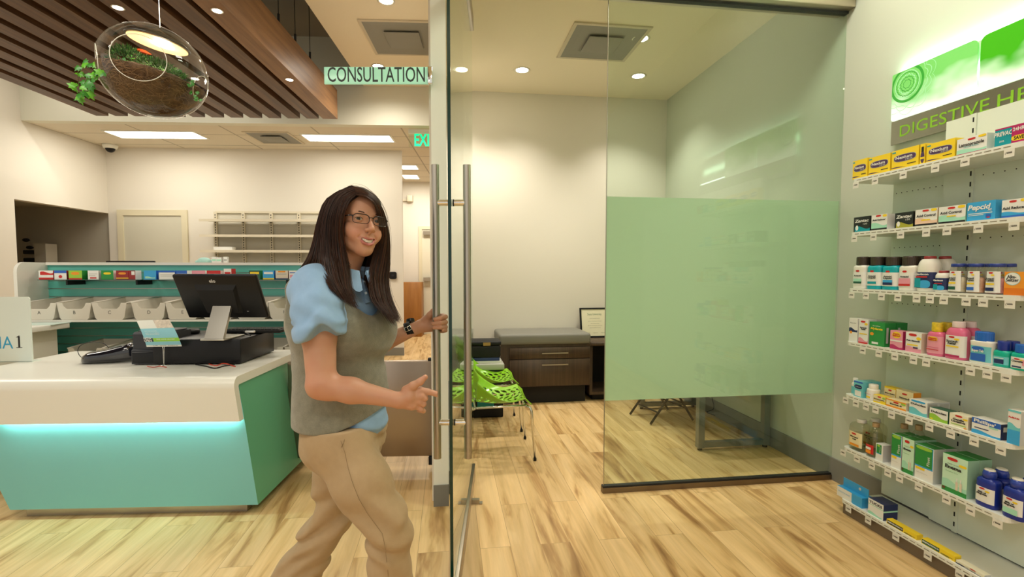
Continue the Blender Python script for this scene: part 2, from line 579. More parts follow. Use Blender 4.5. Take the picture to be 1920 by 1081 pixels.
# left wall with a deep dark opening
ry0 = S.pt(28, 400, x=lx).y
rz = S.pt(203, 398, y=PBY).z
rz0 = S.pt(28, 375, x=lx).z
rzz = (rz + rz0) / 2
m = MB().use(M_WALL)
m.box(lx - .12, lx, 1.5, ry0, 0, 4.5)
m.box(lx - .12, lx, ry0, PBY + .1, rzz, 4.5)
struct('wall_side', m, S)
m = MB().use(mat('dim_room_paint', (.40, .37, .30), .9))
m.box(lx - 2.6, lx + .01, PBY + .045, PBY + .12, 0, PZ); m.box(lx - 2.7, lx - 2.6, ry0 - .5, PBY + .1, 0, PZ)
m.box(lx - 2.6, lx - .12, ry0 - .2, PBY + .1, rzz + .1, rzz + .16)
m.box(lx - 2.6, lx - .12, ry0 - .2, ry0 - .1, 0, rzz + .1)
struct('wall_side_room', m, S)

# closed door in the pharmacy's back wall
def framed_door(num, x0, x1, ztop, y, frame, mf, ml, fw=.07):
    m = MB().use(mf)
    m.box(x0, x0 + fw, y - .03, y, 0, ztop); m.box(x1 - fw, x1, y - .03, y, 0, ztop); m.box(x0 + fw, x1 - fw, y - .03, y, ztop - fw, ztop)
    d = struct('door_%d' % num, m, frame)
    m = MB().use(ml); m.box(x0 + fw, x1 - fw, y - .012, y - .002, 0, ztop - fw)
    part('door_leaf', m, d)
    return d
a = S.pt(221, 393, y=PBY); b = S.pt(352, 393, y=PBY)
framed_door(1, a.x, b.x, a.z, PBY, S, mat('cream_door_frame', (.72, .66, .48), .5), mat('grey_door_leaf', (.62, .60, .49), .5), .09)
a = S.pt(785, 424, y=HBY); b = S.pt(850, 424, y=HBY)
d = framed_door(2, a.x, b.x, a.z, HBY, S, mat('cream_door_frame', (.72, .66, .48), .5), mat('pale_door_leaf', (.74, .70, .56), .5), .07)
bz = S.pt(803, 523, y=HBY).z; bx = S.pt(795, 523, y=HBY).x
m = MB().use(M_STEEL); m.box(bx, bx + .5, HBY - .10, HBY - .03, bz - .04, bz + .04); part('push_bar', m, d)
cz_ = S.pt(800, 436, y=HBY).z
m = MB().use(M_STEEL); m.box(bx, bx + .35, HBY - .09, HBY - .03, cz_ - .05, cz_ + .03); part('door_closer', m, d)

# lamps of the ceilings
M_LAMP = emis('lamp_diffuser', (1, .93, .78), 9.0)
def troffer(frame, x, y, z, sx, sy, label, group, estr=None):
    t = thing('ceiling_light', label, 'ceiling light', frame, (x, y, z), 0, group)
    m = MB().use(M_WHITE)
    w = .025
    m.box(-sx / 2 - w, sx / 2 + w, -sy / 2 - w, -sy / 2, -.012, .0); m.box(-sx / 2 - w, sx / 2 + w, sy / 2, sy / 2 + w, -.012, 0)
    m.box(-sx / 2 - w, -sx / 2, -sy / 2, sy / 2, -.012, 0); m.box(sx / 2, sx / 2 + w, -sy / 2, sy / 2, -.012, 0)
    part('frame', m, t)
    m = MB().use(M_LAMP); m.box(-sx / 2, sx / 2, -sy / 2, sy / 2, -.008, -.002); part('diffuser', m, t)
    return t
for i, (p0, p1, p2, p3, lab) in enumerate([
        ((183, 242), (384, 257), 0, 0, 'long bright ceiling light left of the grey vent in the pharmacy ceiling'),
        ((557, 249), (737, 263), 0, 0, 'long bright ceiling light right of the grey vent in the pharmacy ceiling')]):
    a = S.pt(p0[0], p0[1], z=PZ); b = S.pt(p1[0], p1[1], z=PZ)
    troffer(S, (a.x + b.x) / 2 + .02, (a.y + b.y) / 2 + .06, PZ, (b.x - a.x) * .97, b.y - a.y, lab, 'bright troffers in the pharmacy ceiling')
for i, (px0, px1, py0, py1, lab) in enumerate([(754, 767, 309, 316, 'small nearer ceiling light at the top of the hallway behind the woman'),
                                               (754, 778, 327, 334, 'small farther ceiling light in the hallway above the bracket')]):
    a = S.pt(px0, py0, z=PZ); b = S.pt(px1, py1, z=PZ)
    troffer(S, min(a.x, b.x) + (.1 if i == 0 else .14), (a.y + b.y) / 2, PZ, .3, abs(b.y - a.y), lab, 'hallway ceiling lights')
area_light('hallway_light', S, (-1.2, 9.7, PZ - .05), (1.2, .6), 60, (1, .93, .8))
n_tr = 0
for (lx_, ly_) in SHOP_PANELS:
    if lx_ > -.2:
        troffer(S, lx_, ly_, MZ, 1.2, .6, ['rectangular shop ceiling light behind the camera', 'rectangular shop ceiling light just before the fixed glass panel'][n_tr], 'shop ceiling lights out of view'); n_tr += 1

# vents
def vent(frame, x, y, z, s, label, group, rz=0):
    t = thing('ceiling_vent', label, 'ceiling vent', frame, (x, y, z), rz, group)
    g = mat('grey_vent_metal', (.27, .265, .23), .6)
    m = MB().use(mat('vent_frame_cream', (.62, .55, .42), .6)); w = .03; h = s / 2
    m.box(-h - w, h + w, -h - w, -h, -.012, 0); m.box(-h - w, h + w, h, h + w, -.012, 0)
    m.box(-h - w, -h, -h, h, -.012, 0); m.box(h, h + w, -h, h, -.012, 0)
    part('frame', m, t)
    m = MB().use(g)
    def ring(a, za, b, zb):
        v = [(-a, -a, za), (a, -a, za), (a, a, za), (-a, a, za), (-b, -b, zb), (b, -b, zb), (b, b, zb), (-b, b, zb)]
        m.add(v, [(0, 1, 5, 4), (1, 2, 6, 5), (2, 3, 7, 6), (3, 0, 4, 7)])
    ring(h, -.010, h * .80, -.005); ring(h * .80, -.005, h * .56, -.005); ring(h * .56, -.005, h * .52, -.002)
    m.cbox((0, 0, -.003), (h * 1.1, h * 1.1, .002))
    part('cone', m, t)
    m = MB().use(g); m.rbox(-h * .5, h * .5, -h * .5, h * .5, -.026, -.016, .005, 2)
    m.cyl((0, 0, -.018), (0, 0, -.004), h * .3)
    part('centre_plate', m, t)
    return t
a = S.pt(672, 40, z=MZ); b = S.pt(828, 103, z=MZ); a2 = S.pt(812, 40, z=MZ)
vent(S, S.pt(758, 72, z=MZ).x, S.pt(758, 72, z=MZ).y, MZ, .72, 'square grey ceiling vent above the CONSULTATION sign', None)
c = W.pt(1128, 80, z=CZ); vent(W, c.x, c.y, CZ, .60, 'square ceiling vent in the consultation room ceiling beside the glass edge', None)
c = S.pt(515, 258, z=PZ); vent(S, c.x, c.y, PZ, .58, 'dim square ceiling vent between the two pharmacy lights', None)

# downlights of the consultation room
M_BULB = emis('downlight_bulb', (1, .90, .70), 26.0)
def downlight(frame, x, y, z, r, label, group, power=0):
    t = thing('recessed_downlight', label, 'downlight', frame, (x, y, z), 0, group)
    m = MB().use(mat('downlight_trim_metal', (.75, .70, .6), .3)); m.lathe([(r * 1.25, 0), (r * 1.3, -.004), (r * 1.05, -.006), (r, -.001)], seg=28); part('trim_ring', m, t)
    m = MB().use(M_BULB); m.lathe([(0.0001, -.004), (r * .95, -.004), (r * .95, .0)], seg=28); part('bulb', m, t)
    return t
labs = ['downlight in the consultation ceiling nearest the left, seen through the sliding glass door',
        'downlight in the consultation ceiling seen through the open doorway, left of the vent',
        'rear of the two downlights seen through the fixed glass panel',
        'front of the two downlights seen through the fixed glass panel, beside the vent']
for (px, py), lab in zip([(866, 130), (979, 131), (1197, 142), (1201, 72)], labs):
    c = W.pt(px, py, z=CZ)
    downlight(W, c.x, c.y, CZ, .062, lab, 'consultation room downlights')
    spot_light('downlight_lamp', W, (c.x, c.y, CZ - .03), 76, WARM)
c = S.pt(724, 1, z=MZ)
downlight(S, c.x, c.y, MZ, .062, 'bright downlight in the tan shop ceiling at the top edge, before the square vent', 'shop ceiling downlights')
spot_light('shop_downlight_lamp', S, (c.x, c.y, MZ - .03), 70, WARM, math.radians(150))
for (x_, y_) in [(-7.0, 5.6), (-5.2, 5.9), (-3.6, 5.9)]:  # added lamps, out of sight above the canopy, that brighten the soffit
    spot_light('added_soffit_lamp', S, (x_, y_, 4.44), 50, WARM, math.radians(160)); downlight(S, x_, y_, 4.5, .062, 'added unseen downlight above the canopy to light the soffit, %s of three' % {-7.0: 'left', -5.2: 'middle', -3.6: 'right'}[x_], 'added downlights above the canopy')
spot_light('added_soffit_lamp', S, (-1.35, 6.1, MZ - .03), 60, WARM, math.radians(160)); downlight(S, -1.35, 6.1, MZ, .062, 'added downlight in the tan ceiling to light the soffit, hidden by the sign', 'shop ceiling downlights')  # one more added lamp, placed here to brighten the soffit

# ------------------------------------------------------------------ wooden canopy
M_SLAT = wood_mat('walnut_slats', (.060, .026, .011), (.150, .070, .029), axis='Y', fine=24)
M_SLATE = wood_mat('walnut_beam_face', (.16, .075, .030), (.30, .155, .066), axis='Y', fine=18)
SLZ = 3.33
ends = S.pt(633, 223, z=SLZ)
CY1 = ends.y
cx_r = ends.x
per = (cx_r - S.pt(201, 219, z=SLZ).x) / 12.2
canopy = thing('slatted_wood_canopy', 'long walnut slatted canopy hung under the grey ceiling recess', 'ceiling canopy', S, (cx_r - 6 * per, 2.0, SLZ))
ox, oy = cx_r - 6 * per, 2.0
m = MB().use(M_SLATE)
m.box(cx_r - per * .78 - ox, cx_r - ox, -4 - oy, CY1 - oy, 0, .36)
part('edge_beam', m, canopy, 'deep lighter brown beam along the right edge')
for i in range(1, 13):
    x1 = cx_r - i * per
    m = MB().use(M_SLAT)
    m.box(x1 - per * .64 - ox, x1 - ox, -4 - oy, CY1 - oy, 0, .15)
    part('slat', m, canopy)
m = MB().use(mat('black_backing', (.012, .009, .007), .9))
m.box(cx_r - per * 12.7 - ox, cx_r - .05 - ox, -4 - oy, CY1 - .25 - oy, .155, .19)
part('backing_board', m, canopy)
for (px, py0, py1) in [(592, 50, 118), (535, -60, 50), (562, -300, -60)]:
    c = S.pt(px, py1, x=cx_r + .03)
    m = MB().use(M_DARK); m.cyl((c.x - ox - .06, c.y - oy, .33), (c.x - ox - .06, c.y - oy, 4.5 - SLZ), .004, seg=6)
    m.cyl((c.x - ox - .06, c.y - oy, .34), (c.x - ox - .06, c.y - oy, .46), .012, seg=8)
    m.cyl((c.x - ox - .06, c.y - oy, .95), (c.x - ox - .06, c.y - oy, 1.02), .012, seg=8)
    part('hanging_rod', m, canopy)
for i, (px, py, lab) in enumerate([(231, 14, 'small lit downlight in the wooden canopy above the hanging planter'),
                              (423, 20, 'small lit downlight in the wooden canopy right of the planter wire'),
                              (547, 149, 'small lit downlight in the wooden canopy nearest the CONSULTATION sign'),
                              (364, 147, 'small lit downlight in the wooden canopy seen through the planter glass')]):
    c = S.pt(px, py, z=SLZ)
    # seat it in the middle of the nearest slat
    k = round((cx_r - c.x - per * .35) / per)
    xx = cx_r - k * per - per * .36
    downlight(S, xx, c.y, SLZ, .033, lab, 'small downlights in the wooden canopy')
    spot_light('canopy_lamp', S, (xx, c.y, SLZ - .03), 24, WARM, math.radians(95))

# ------------------------------------------------------------------ glass wall
GL = W.pt(1140, 925, z=.03).x
t = thing('fixed_glass_panel', 'tall fixed green-tinted glass panel with a frosted band, beside the shelving wall', 'glass panel', W, ((GL + RX) / 2, WY, 0))
hx = (RX - GL) / 2
m = MB().use(M_GLASS); m.box(-hx, hx - .004, -.006, .006, .03, GZ); part('pane', m, t)
fz0 = W.pt(1146, 751, y=WY).z; fz1 = W.pt(1153, 368, y=WY).z
m = MB().use(M_FROST); m.box(-hx + .001, hx - .005, .0075, .0085, fz0, fz1); part('frosted_film', m, t, 'frosted green band')
m = MB().use(brushed_mat('bronze_channel', (.22, .17, .12), 'X', .4)); m.box(-hx - .01, hx - .003, -.022, .022, 0, .035); m.use(M_DARK).box(-hx - .01, hx - .003, -.016, .016, .035, .045); part('floor_channel', m, t)
m = MB().use(M_DARK); m.box(-hx - .002, hx - .003, -.018, .018, GZ - .002, GZ + .012); part('top_gasket', m, t)
m = MB().use(M_STEEL); m.cyl((-hx, 0, .045), (-hx, 0, GZ), .003, seg=6); part('polished_edge', m, t)
m = MB().use(brushed_mat('steel_header', (.60, .52, .40), 'X', .33)); m.rbox(.0, RX - .001, WY - .075, WY + .075, GZ + .012, GZ + .10, .008, 2)
m.use(M_BLACK).box(W.pt(1132, 20, y=WY - .06).x, W.pt(1147, 20, y=WY - .06).x, WY - .06, WY - .02, GZ - .028, GZ + .012)
struct('trim_4', m)

# ------------------------------------------------------------------ swinging glass door
near = K.pt(845, 700, y=1.88); far = K.pt(886, 700, y=3.25)
dv = Vector((far.x - near.x, far.y - near.y)); DW = dv.length
dang = math.atan2(dv.x, dv.y)
door = thing('sliding_glass_door', 'open floor-to-ceiling glass door seen edge-on, with long steel pull handles', 'glass door', K, (near.x, near.y, 0), -dang)
# local: y runs from the near edge to the far edge, x to the right
m = MB().use(M_GLASS); m.box(-.006, .006, .004, DW, .10, GZ - .02); part('pane', m, door)
m = MB().use(mat('dark_green_glass_edge', (.0, .035, .025), .15)); m.box(-.0062, .0062, 0, .004, .10, GZ - .02); part('glass_edge', m, door, 'dark green edge of the glass')
m = MB().use(M_STEELX); m.rbox(-.016, .016, .0, DW, .012, .10, .004, 2); part('bottom_rail', m, door)
m = MB().use(M_STEELX); m.rbox(-.016, .016, .0, DW, GZ - .10, GZ - .005, .004, 2); part('top_rail', m, door)
hz0 = K.pt(820, 858, y=1.94).z; hz1 = K.pt(820, 309, y=1.94).z
HD = .06           # how far behind the near edge the pulls stand
sz1 = K.pt(835, 380, y=1.94).z; sz0 = K.pt(835, 791, y=1.94).z
for sgn, lab in ((-1, 'long steel pull bar on the shop side'), (1, 'long steel pull bar on the consultation side')):
    hxo = sgn * .062
    m = MB().use(M_STEEL)
    m.cyl((hxo, HD, hz0), (hxo, HD, hz1), .0155, seg=28)
    ph = part('pull_handle', m, door, lab)
    for z in (sz0, sz1):
        m = MB().use(M_CHROME); m.cyl((hxo, HD, z), (sgn * .007, HD, z), .0125, seg=20); m.use(M_BLACK).cyl((sgn * .012, HD, z), (sgn * .007, HD, z), .0135, seg=20)
        part('standoff', m, ph)
c = W.pt(885, 943, z=.03)
m = MB().use(M_STEELX); m.cbox((0, 0, .016), (.05, .03, .022)); m.cbox((0, 0, .003), (.085, .03, .006))
one('floor_guide', m, 'small steel floor guide under the glass door beside the white post', 'floor guide', K, (K.pt(885, 943, z=.0).x + .02, K.pt(885, 943, z=.0).y, 0))

# CONSULTATION sign on the post
sd = 2.80
a = K.pt(608, 126, y=sd); b = K.pt(804, 158, y=sd)
cx, cz = (a.x + b.x) / 2, (a.z + b.z) / 2; hw, hh = (b.x - a.x) / 2, (a.z - b.z) / 2
t = thing('hanging_sign', 'pale green CONSULTATION sign projecting from the top of the white post', 'sign', K, (cx, sd, cz))
m = MB().use(mat('pale_mint_acrylic', (.42, .80, .60), .25, emit=(.42, .85, .62), estr=.25)); m.rbox(-hw, hw, -.006, .006, -hh, hh, .002, 2); part('sign_board', m, t)
m = MB(); add_text(m, 'CONSULTATION', .115, mat('dark_grey_lettering', (.03, .045, .04), .5), face_T((0, -.0068, .0), (1, 0, 0), (0, 0, 1)), width=hw * 1.86 , bold=.0006)
part('lettering', m, t)
m = MB().use(M_CHROME); m.rbox(hw - .004, hw + .022, -.014, .014, -hh, hh, .003, 2); part('bracket', m, t)

# EXIT sign under the soffit
c = S.pt(788, 262, y=SOY + .2)
t = thing('exit_sign', 'green EXIT sign hanging under the soffit beside the white post', 'exit sign', S, (c.x + .1, SOY + .2, c.z))
m = MB().use(sheet_glass('exit_acrylic', (.92, .97, .93))); m.box(-.26, .26, -.004, .004, -.10, .08); part('acrylic_panel', m, t)
m = MB(); add_text(m, 'EXIT', .24, emis('exit_green', (.0, .75, .30), 1.3), face_T((-.03, -.0055, -.01), (1, 0, 0), (0, 0, 1)), width=.30, bold=.006); part('lettering', m, t)
m = MB().use(M_WHITE); m.box(-.26, .26, -.03, .03, .08, max(.081, PZ - c.z)); part('housing', m, t)
# ================================================================== SHOP SIDE
CT = .81           # counter top
cB = S.pt(485, 946, z=.06)
yf = cB.y
xtop = S.pt(446, 706, y=yf).x
apz = S.pt(457, 783, y=yf).z
yb = S.pt(546, 655, z=CT).y
xl0 = S.pt(18, 951, y=yf).x
slR = (cB.x - xtop) / (CT - .06)
slL = .42
def shearx(verts, xm):
    out = []
    for (x, y, z) in verts:
        if x > xm: out.append((x + slR * (CT - z), y, z))
        else: out.append((x - slL * (z - .06), y, z))
    return out
counter = thing('service_counter', 'turquoise angular service counter with a folded white top and glowing strip', 'counter', S, ((xl0 + cB.x) / 2, (yf + yb) / 2, 0))
ox, oy = (xl0 + cB.x) / 2, (yf + yb) / 2
def lx2(v): return [(x - ox, y - oy, z) for x, y, z in v]
# green body
def body_prism(x0, x1, y0, y1, z0, z1, m_front, m_side):
    mb = MB()
    v = [(x0, y0, z0), (x1, y0, z0), (x1, y1, z0), (x0, y1, z0), (x0, y0, z1), (x1, y0, z1), (x1, y1, z1), (x0, y1, z1)]
    v = lx2(shearx(v, (x0 + x1) / 2))
    mb.use(m_front).add(v, [(0, 3, 2, 1), (4, 5, 6, 7), (0, 1, 5, 4), (2, 3, 7, 6)], False)
    mb.use(m_side).add(v, [(1, 2, 6, 5), (3, 0, 4, 7)], False)
    return mb
part('cabinet_body', body_prism(xl0, xtop - .004, yf + .002, yb - .01, .06, CT - .042, M_TEAL, M_TEALD), counter, 'turquoise body with a darker green end')
# folded white top
R1 = .060; th = .046
prof = [(yb, CT), (yb, CT - th)]
yi = yf - .068
inner = []; outer = []
for k in range(17):
    a = PI / 2 * k / 16
    outer.append((yi + R1 - R1 * math.sin(a), CT - R1 + R1 * math.cos(a)))
    ri = R1 - th
    inner.append((yi + R1 - ri * math.sin(a), CT - R1 + ri * math.cos(a)))
poly = [(yb, CT - th)] + inner + [(yi + th, apz), (yi, apz)] + outer[::-1] + [(yb, CT)]
mb = MB().use(M_SOLID)
n = len(poly)
xl_ = xl0 - .05
v = shearx([(xl_, y, z) for y, z in poly] + [(xtop + .006, y, z) for y, z in poly], (xl0 + xtop) / 2)
v = lx2(v)
mb.add(v, [tuple(range(n)), tuple(range(n, 2 * n))[::-1]], False)
b0 = 0
mb.f += [(i, i + n, (i + 1) % n + n, (i + 1) % n) for i in range(n)]
for i in range(n):
    mb.mi.append(0); mb.sm.append(False)
part('counter_top', mb, counter, 'white folded top with a rounded front edge')
mb = MB().use(emis('led_strip', (.62, 1.0, .93), 7.0)); mb.box(xl0 - .2 - ox, xtop - .01 - ox, yf - .022 - oy, yf - .002 - oy, apz + .012, apz + .018)
part('led_strip', mb, counter, 'cyan-white light strip under the top')
area_light('counter_led', S, ((xl0 + xtop) / 2, yf - .012, apz + .008), (xtop - xl0, .016), 3.3, (.60, 1.0, .95))
mb = MB().use(brushed_mat('toe_kick_steel', (.50, .46, .38), 'X', .35))
a = S.pt(56, 958, y=yf + .07).x; b = S.pt(467, 958, y=yf + .07).x
mb.box(a - ox, b - ox, yf + .05 - oy, yb - .08 - oy, 0, .06); part('toe_kick', mb, counter)

# steel gate between the counter and the post
gy = 3.42
g0 = S.pt(545, 857, y=gy); g1 = S.pt(812, 675, y=gy)
t = thing('swing_gate', 'brushed steel swing gate panel between the counter and the white post', 'gate', S, (g0.x, gy, 0))
w = g1.x - g0.x + .04
mb = MB().use(brushed_mat('gate_steel', (.40, .33, .27), 'X', .30)); mb.rbox(0, w, -.02, .02, g0.z, g1.z, .006, 2); part('panel', mb, t)
mb = MB().use(M_BLACKM); mb.rbox(w - .075, w - .005, -.03, .03, g0.z - .06, g0.z, .004, 2); part('hinge_block', mb, t)
mb = MB().use(M_BLACKM); mb.rbox(w - .075, w - .01, -.02, .02, g1.z, g1.z + .018, .004, 2); part('latch', mb, t)
mb = MB().use(M_STEEL); mb.cyl((w - .04, 0, 0), (w - .04, 0, g0.z - .055), .014); part('foot', mb, t)

# ---------------- things on the counter
Z0 = CT
# cash drawer
A = S.pt(452, 683, z=Z0); B = S.pt(521, 651, z=Z0); Cc = S.pt(300, 684, z=Z0)
ztop_d = S.pt(452, 631, x=A.x, ).z
ztop_d = Z0 + .16
t = thing('cash_drawer', 'low black cash drawer under the black monitor on the counter', 'cash drawer', S, ((Cc.x + A.x) / 2 - .02, A.y + .24, Z0))
hx_, hy_ = (A.x - Cc.x) / 2 + .02, .24
mb = MB().use(M_BLACK); mb.rbox(-hx_, hx_, -hy_, hy_, .008, .162, .006, 2); part('case', mb, t)
mb = MB().use(M_BLACKM); mb.rbox(-hx_ + .02, hx_ - .02, hy_, hy_ + .012, .02, .145, .004, 2); part('drawer_front', mb, t)
for sx in (-1, 1):
    for sy in (-1, 1):
        mb = MB().use(M_BLACKM); mb.cyl((sx * (hx_ - .04), sy * (hy_ - .04), 0), (sx * (hx_ - .04), sy * (hy_ - .04), .01), .015, seg=12); part('foot', mb, t)
DTOP = Z0 + .162
dcx, dcy = (Cc.x + A.x) / 2 - .02, A.y + .24
# monitor
mB0 = K.pt(353, 594, y=3.18); mB1 = K.pt(502, 595, y=3.18)
mT0 = K.pt(326, 514, y=3.03); mT1 = K.pt(484, 513, y=3.03)
mw = ((mB1.x - mB0.x) + (mT1.x - mT0.x)) / 2
mcx = ((mB0.x + mB1.x) / 2 + (mT0.x + mT1.x) / 2) / 2
mcy = 3.105; mcz = (mB0.z + mT0.z) / 2
lean = math.atan2(.15, mT0.z - mB0.z); mh = math.hypot(.15, mT0.z - mB0.z)
t = thing('touch_monitor', 'black touch monitor seen from behind on a silver stand, on the cash drawer', 'monitor', K, (mcx, mcy, DTOP))
mb = MB().use(M_BLACK); mb.T = Matrix.Translation((0, 0, mcz - DTOP)) @ Matrix.Rotation(lean, 4, 'X')
mb.rbox(-mw / 2, mw / 2, -.012, .016, -mh / 2, mh / 2, .010, 3)
scr = part('screen_case', mb, t)
mb = MB().use(M_BLACKM); mb.T = Matrix.Translation((0, 0, mcz - DTOP)) @ Matrix.Rotation(lean, 4, 'X')
v = [(-mw * .27, -.012, mh * .29), (mw * .23, -.012, mh * .29), (mw * .20, -.012, -mh * .38), (-mw * .24, -.012, -mh * .38),
     (-mw * .24, -.034, mh * .20), (mw * .20, -.034, mh * .20), (mw * .17, -.03, -mh * .34), (-mw * .21, -.03, -mh * .34)]
mb.add(v, [(4, 7, 6, 5), (0, 4, 5, 1), (1, 5, 6, 2), (2, 6, 7, 3), (3, 7, 4, 0)], False); part('rear_bulge', mb, scr)
mb = MB(); mb.T = None
Tm = Matrix.Translation((0, 0, mcz - DTOP)) @ Matrix.Rotation(lean, 4, 'X')
add_text(mb, 'elo', .032, mat('silver_print', (.6, .6, .58), .4), Tm @ face_T((-.02, -.0132, mh * .37), (1, 0, 0), (0, 0, 1)), bold=.0008)
add_text(mb, 'elo', .010, mat('silver_print', (.6, .6, .58), .4), Tm @ face_T((mw * .27, -.0132, -mh * .33), (1, 0, 0), (0, 0, 1)))
part('logo', mb, scr)
sa = K.pt(408, 567, y=3.06); sb = K.pt(401, 624, y=3.0)
mb = MB().use(mat('satin_silver', (.52, .50, .44), .35, .9))
xa = sa.x - mcx; xb = sb.x - mcx
wl = .058
v = [(xa - wl, .01, sa.z - DTOP), (xa + wl, .01, sa.z - DTOP), (xb + wl, -.11, .012), (xb - wl, -.11, .012),
     (xa - wl, .03, sa.z - DTOP), (xa + wl, .03, sa.z - DTOP), (xb + wl, -.085, .012), (xb - wl, -.085, .012)]
mb.add(v, [(0, 3, 2, 1), (4, 5, 6, 7), (0, 4, 7, 3), (1, 2, 6, 5), (0, 1, 5, 4), (3, 7, 6, 2)], False)
mb.rbox(xb - wl - .02, xb + wl + .01, -.12, .12, 0, .012, .003, 2)
part('stand', mb, t, 'silver slanted stand')
mb = MB().use(M_BLACKM); mb.rbox(xa - wl, xa + wl, -.01, .05, sa.z - DTOP - .02, sa.z - DTOP + .03, .006, 2); part('hinge', mb, t)

# keyboard, card reader, cables, round puck on the drawer
c = S.pt(480, 618, z=DTOP + .02)
t = thing('keyboard', 'black keyboard lying behind the monitor stand on the cash drawer', 'keyboard', S, (c.x + .0, c.y + .01, DTOP))
mb = MB().use(M_BLACKM); mb.rbox(-.19, .19, -.075, .075, .004, .026, .006, 2); part('keyboard_case', mb, t)
mb = MB().use(M_BLACK)
for r in range(5):
    for k in range(15):
        mb.box(-.18 + k * .0242, -.18 + k * .0242 + .019, -.066 + r * .027, -.066 + r * .027 + .021, .026, .031)
part('keys', mb, t)
c = S.pt(469, 621, z=DTOP + .04)
mb = MB().use(mat('silver_plastic', (.6, .6, .6), .3, .6)); mb.rbox(-.03, .03, -.011, .011, 0, .014, .005, 3)
o_ = one('usb_receiver', mb, 'small silver gadget lying on the black keyboard', 'gadget', S, (c.x, c.y, DTOP + .032))
mb = MB().use(M_BLACK); mb.rbox(-.044, -.031, -.006, .006, .003, .011, .002, 2); part('plug', mb, o_)
c = S.pt(352, 620, z=DTOP + .02)
t = one('round_puck', MB().use(M_BLACK).lathe([(.055, 0), (.062, .006), (.062, .022), (.056, .03), (.0001, .032)], seg=32), 'round black puck on the cash drawer behind the flyer', 'puck', S, (c.x, c.y + .02, DTOP))
def cable(name, pts, r, m, label, frame=S):
    # smooth the path
    P_ = [Vector(p) for p in pts]; out = []
    for i in range(len(P_) - 1):
        p0 = P_[max(i - 1, 0)]; p1 = P_[i]; p2 = P_[i + 1]; p3 = P_[min(i + 2, len(P_) - 1)]
        for k in range(8):
            s = k / 8
            out.append(.5 * ((2 * p1) + (p2 - p0) * s + (2 * p0 - 5 * p1 + 4 * p2 - p3) * s * s + (3 * p1 - p0 - 3 * p2 + p3) * s ** 3))
    out.append(P_[-1])
    o0 = out[0].copy()
    mb = MB().use(m); mb.tube([p - o0 for p in out], r, 6)
    return one(name, mb, label, 'cable', frame, o0)
q = lambda px, py, dz=.0: tuple(S.pt(px, py, z=Z0 + dz) + Vector((0, 0, .0)))
cable('black_cable', [q(367, 683, .003), q(385, 686, .003), q(403, 690, .003), q(420, 686, .003), q(440, 683, .004)], .0045, M_BLACK, 'black cable bunched along the foot of the cash drawer')
cable('red_cable', [q(392, 682, .004), q(405, 685, .003), q(418, 681, .010), q(430, 683, .006), q(441, 687, .003)], .0035, mat('red_cable_plastic', (.55, .05, .02), .4), 'red cable peeking out from under the cash drawer')
cable('red_wire', [q(276, 686, .004), q(288, 688, .004), q(300, 686, .004), q(312, 688, .004)], .0025, mat('red_cable_plastic', (.55, .05, .02), .4), 'thin red wire under the receipt printer')
cable('coiled_cable', [q(425, 627, .165), q(433, 631, .165), q(446, 626, .166), q(455, 622, .172), q(462, 624, .172), q(470, 628, .165)], .003, M_BLACK, 'thin black cable lying beside the monitor stand')

# receipt printer
A_ = S.pt(247, 684, z=Z0); B_ = S.pt(311, 685, z=Z0)
pw = (B_.x - A_.x) / 2
pcx, pcy = (A_.x + B_.x) / 2, A_.y + .12
t = thing('receipt_printer', 'dark grey receipt printer at the left end of the cash drawer', 'printer', S, (pcx, pcy, Z0))
md = mat('charcoal_plastic', (.022, .024, .03), .42)
pr = [(-.12, .006), (.12, .006), (.12, .198), (-.085, .205), (-.102, .192), (-.104, .10), (-.12, .09)]
mb = MB().use(md); mb.prism([(y, z) for y, z in pr], -pw, pw, 'X'); part('case', mb, t)
mb = MB().use(M_BLACK); mb.rbox(-pw + .006, pw - .006, -.128, -.10, .012, .082, .006, 2); part('front_cover', mb, t)
mb = MB().use(md); mb.rbox(-pw + .01, pw - .01, -.07, .10, .200, .212, .005, 2); part('paper_lid', mb, t)
for sx in (-1, 1):
    mb = MB().use(M_BLACKM); mb.cyl((sx * (pw - .02), -.08, 0), (sx * (pw - .02), -.08, .01), .01, seg=10); part('foot', mb, t)
    mb = MB().use(M_BLACKM); mb.cyl((sx * (pw - .02), .08, 0), (sx * (pw - .02), .08, .01), .01, seg=10); part('foot', mb, t)

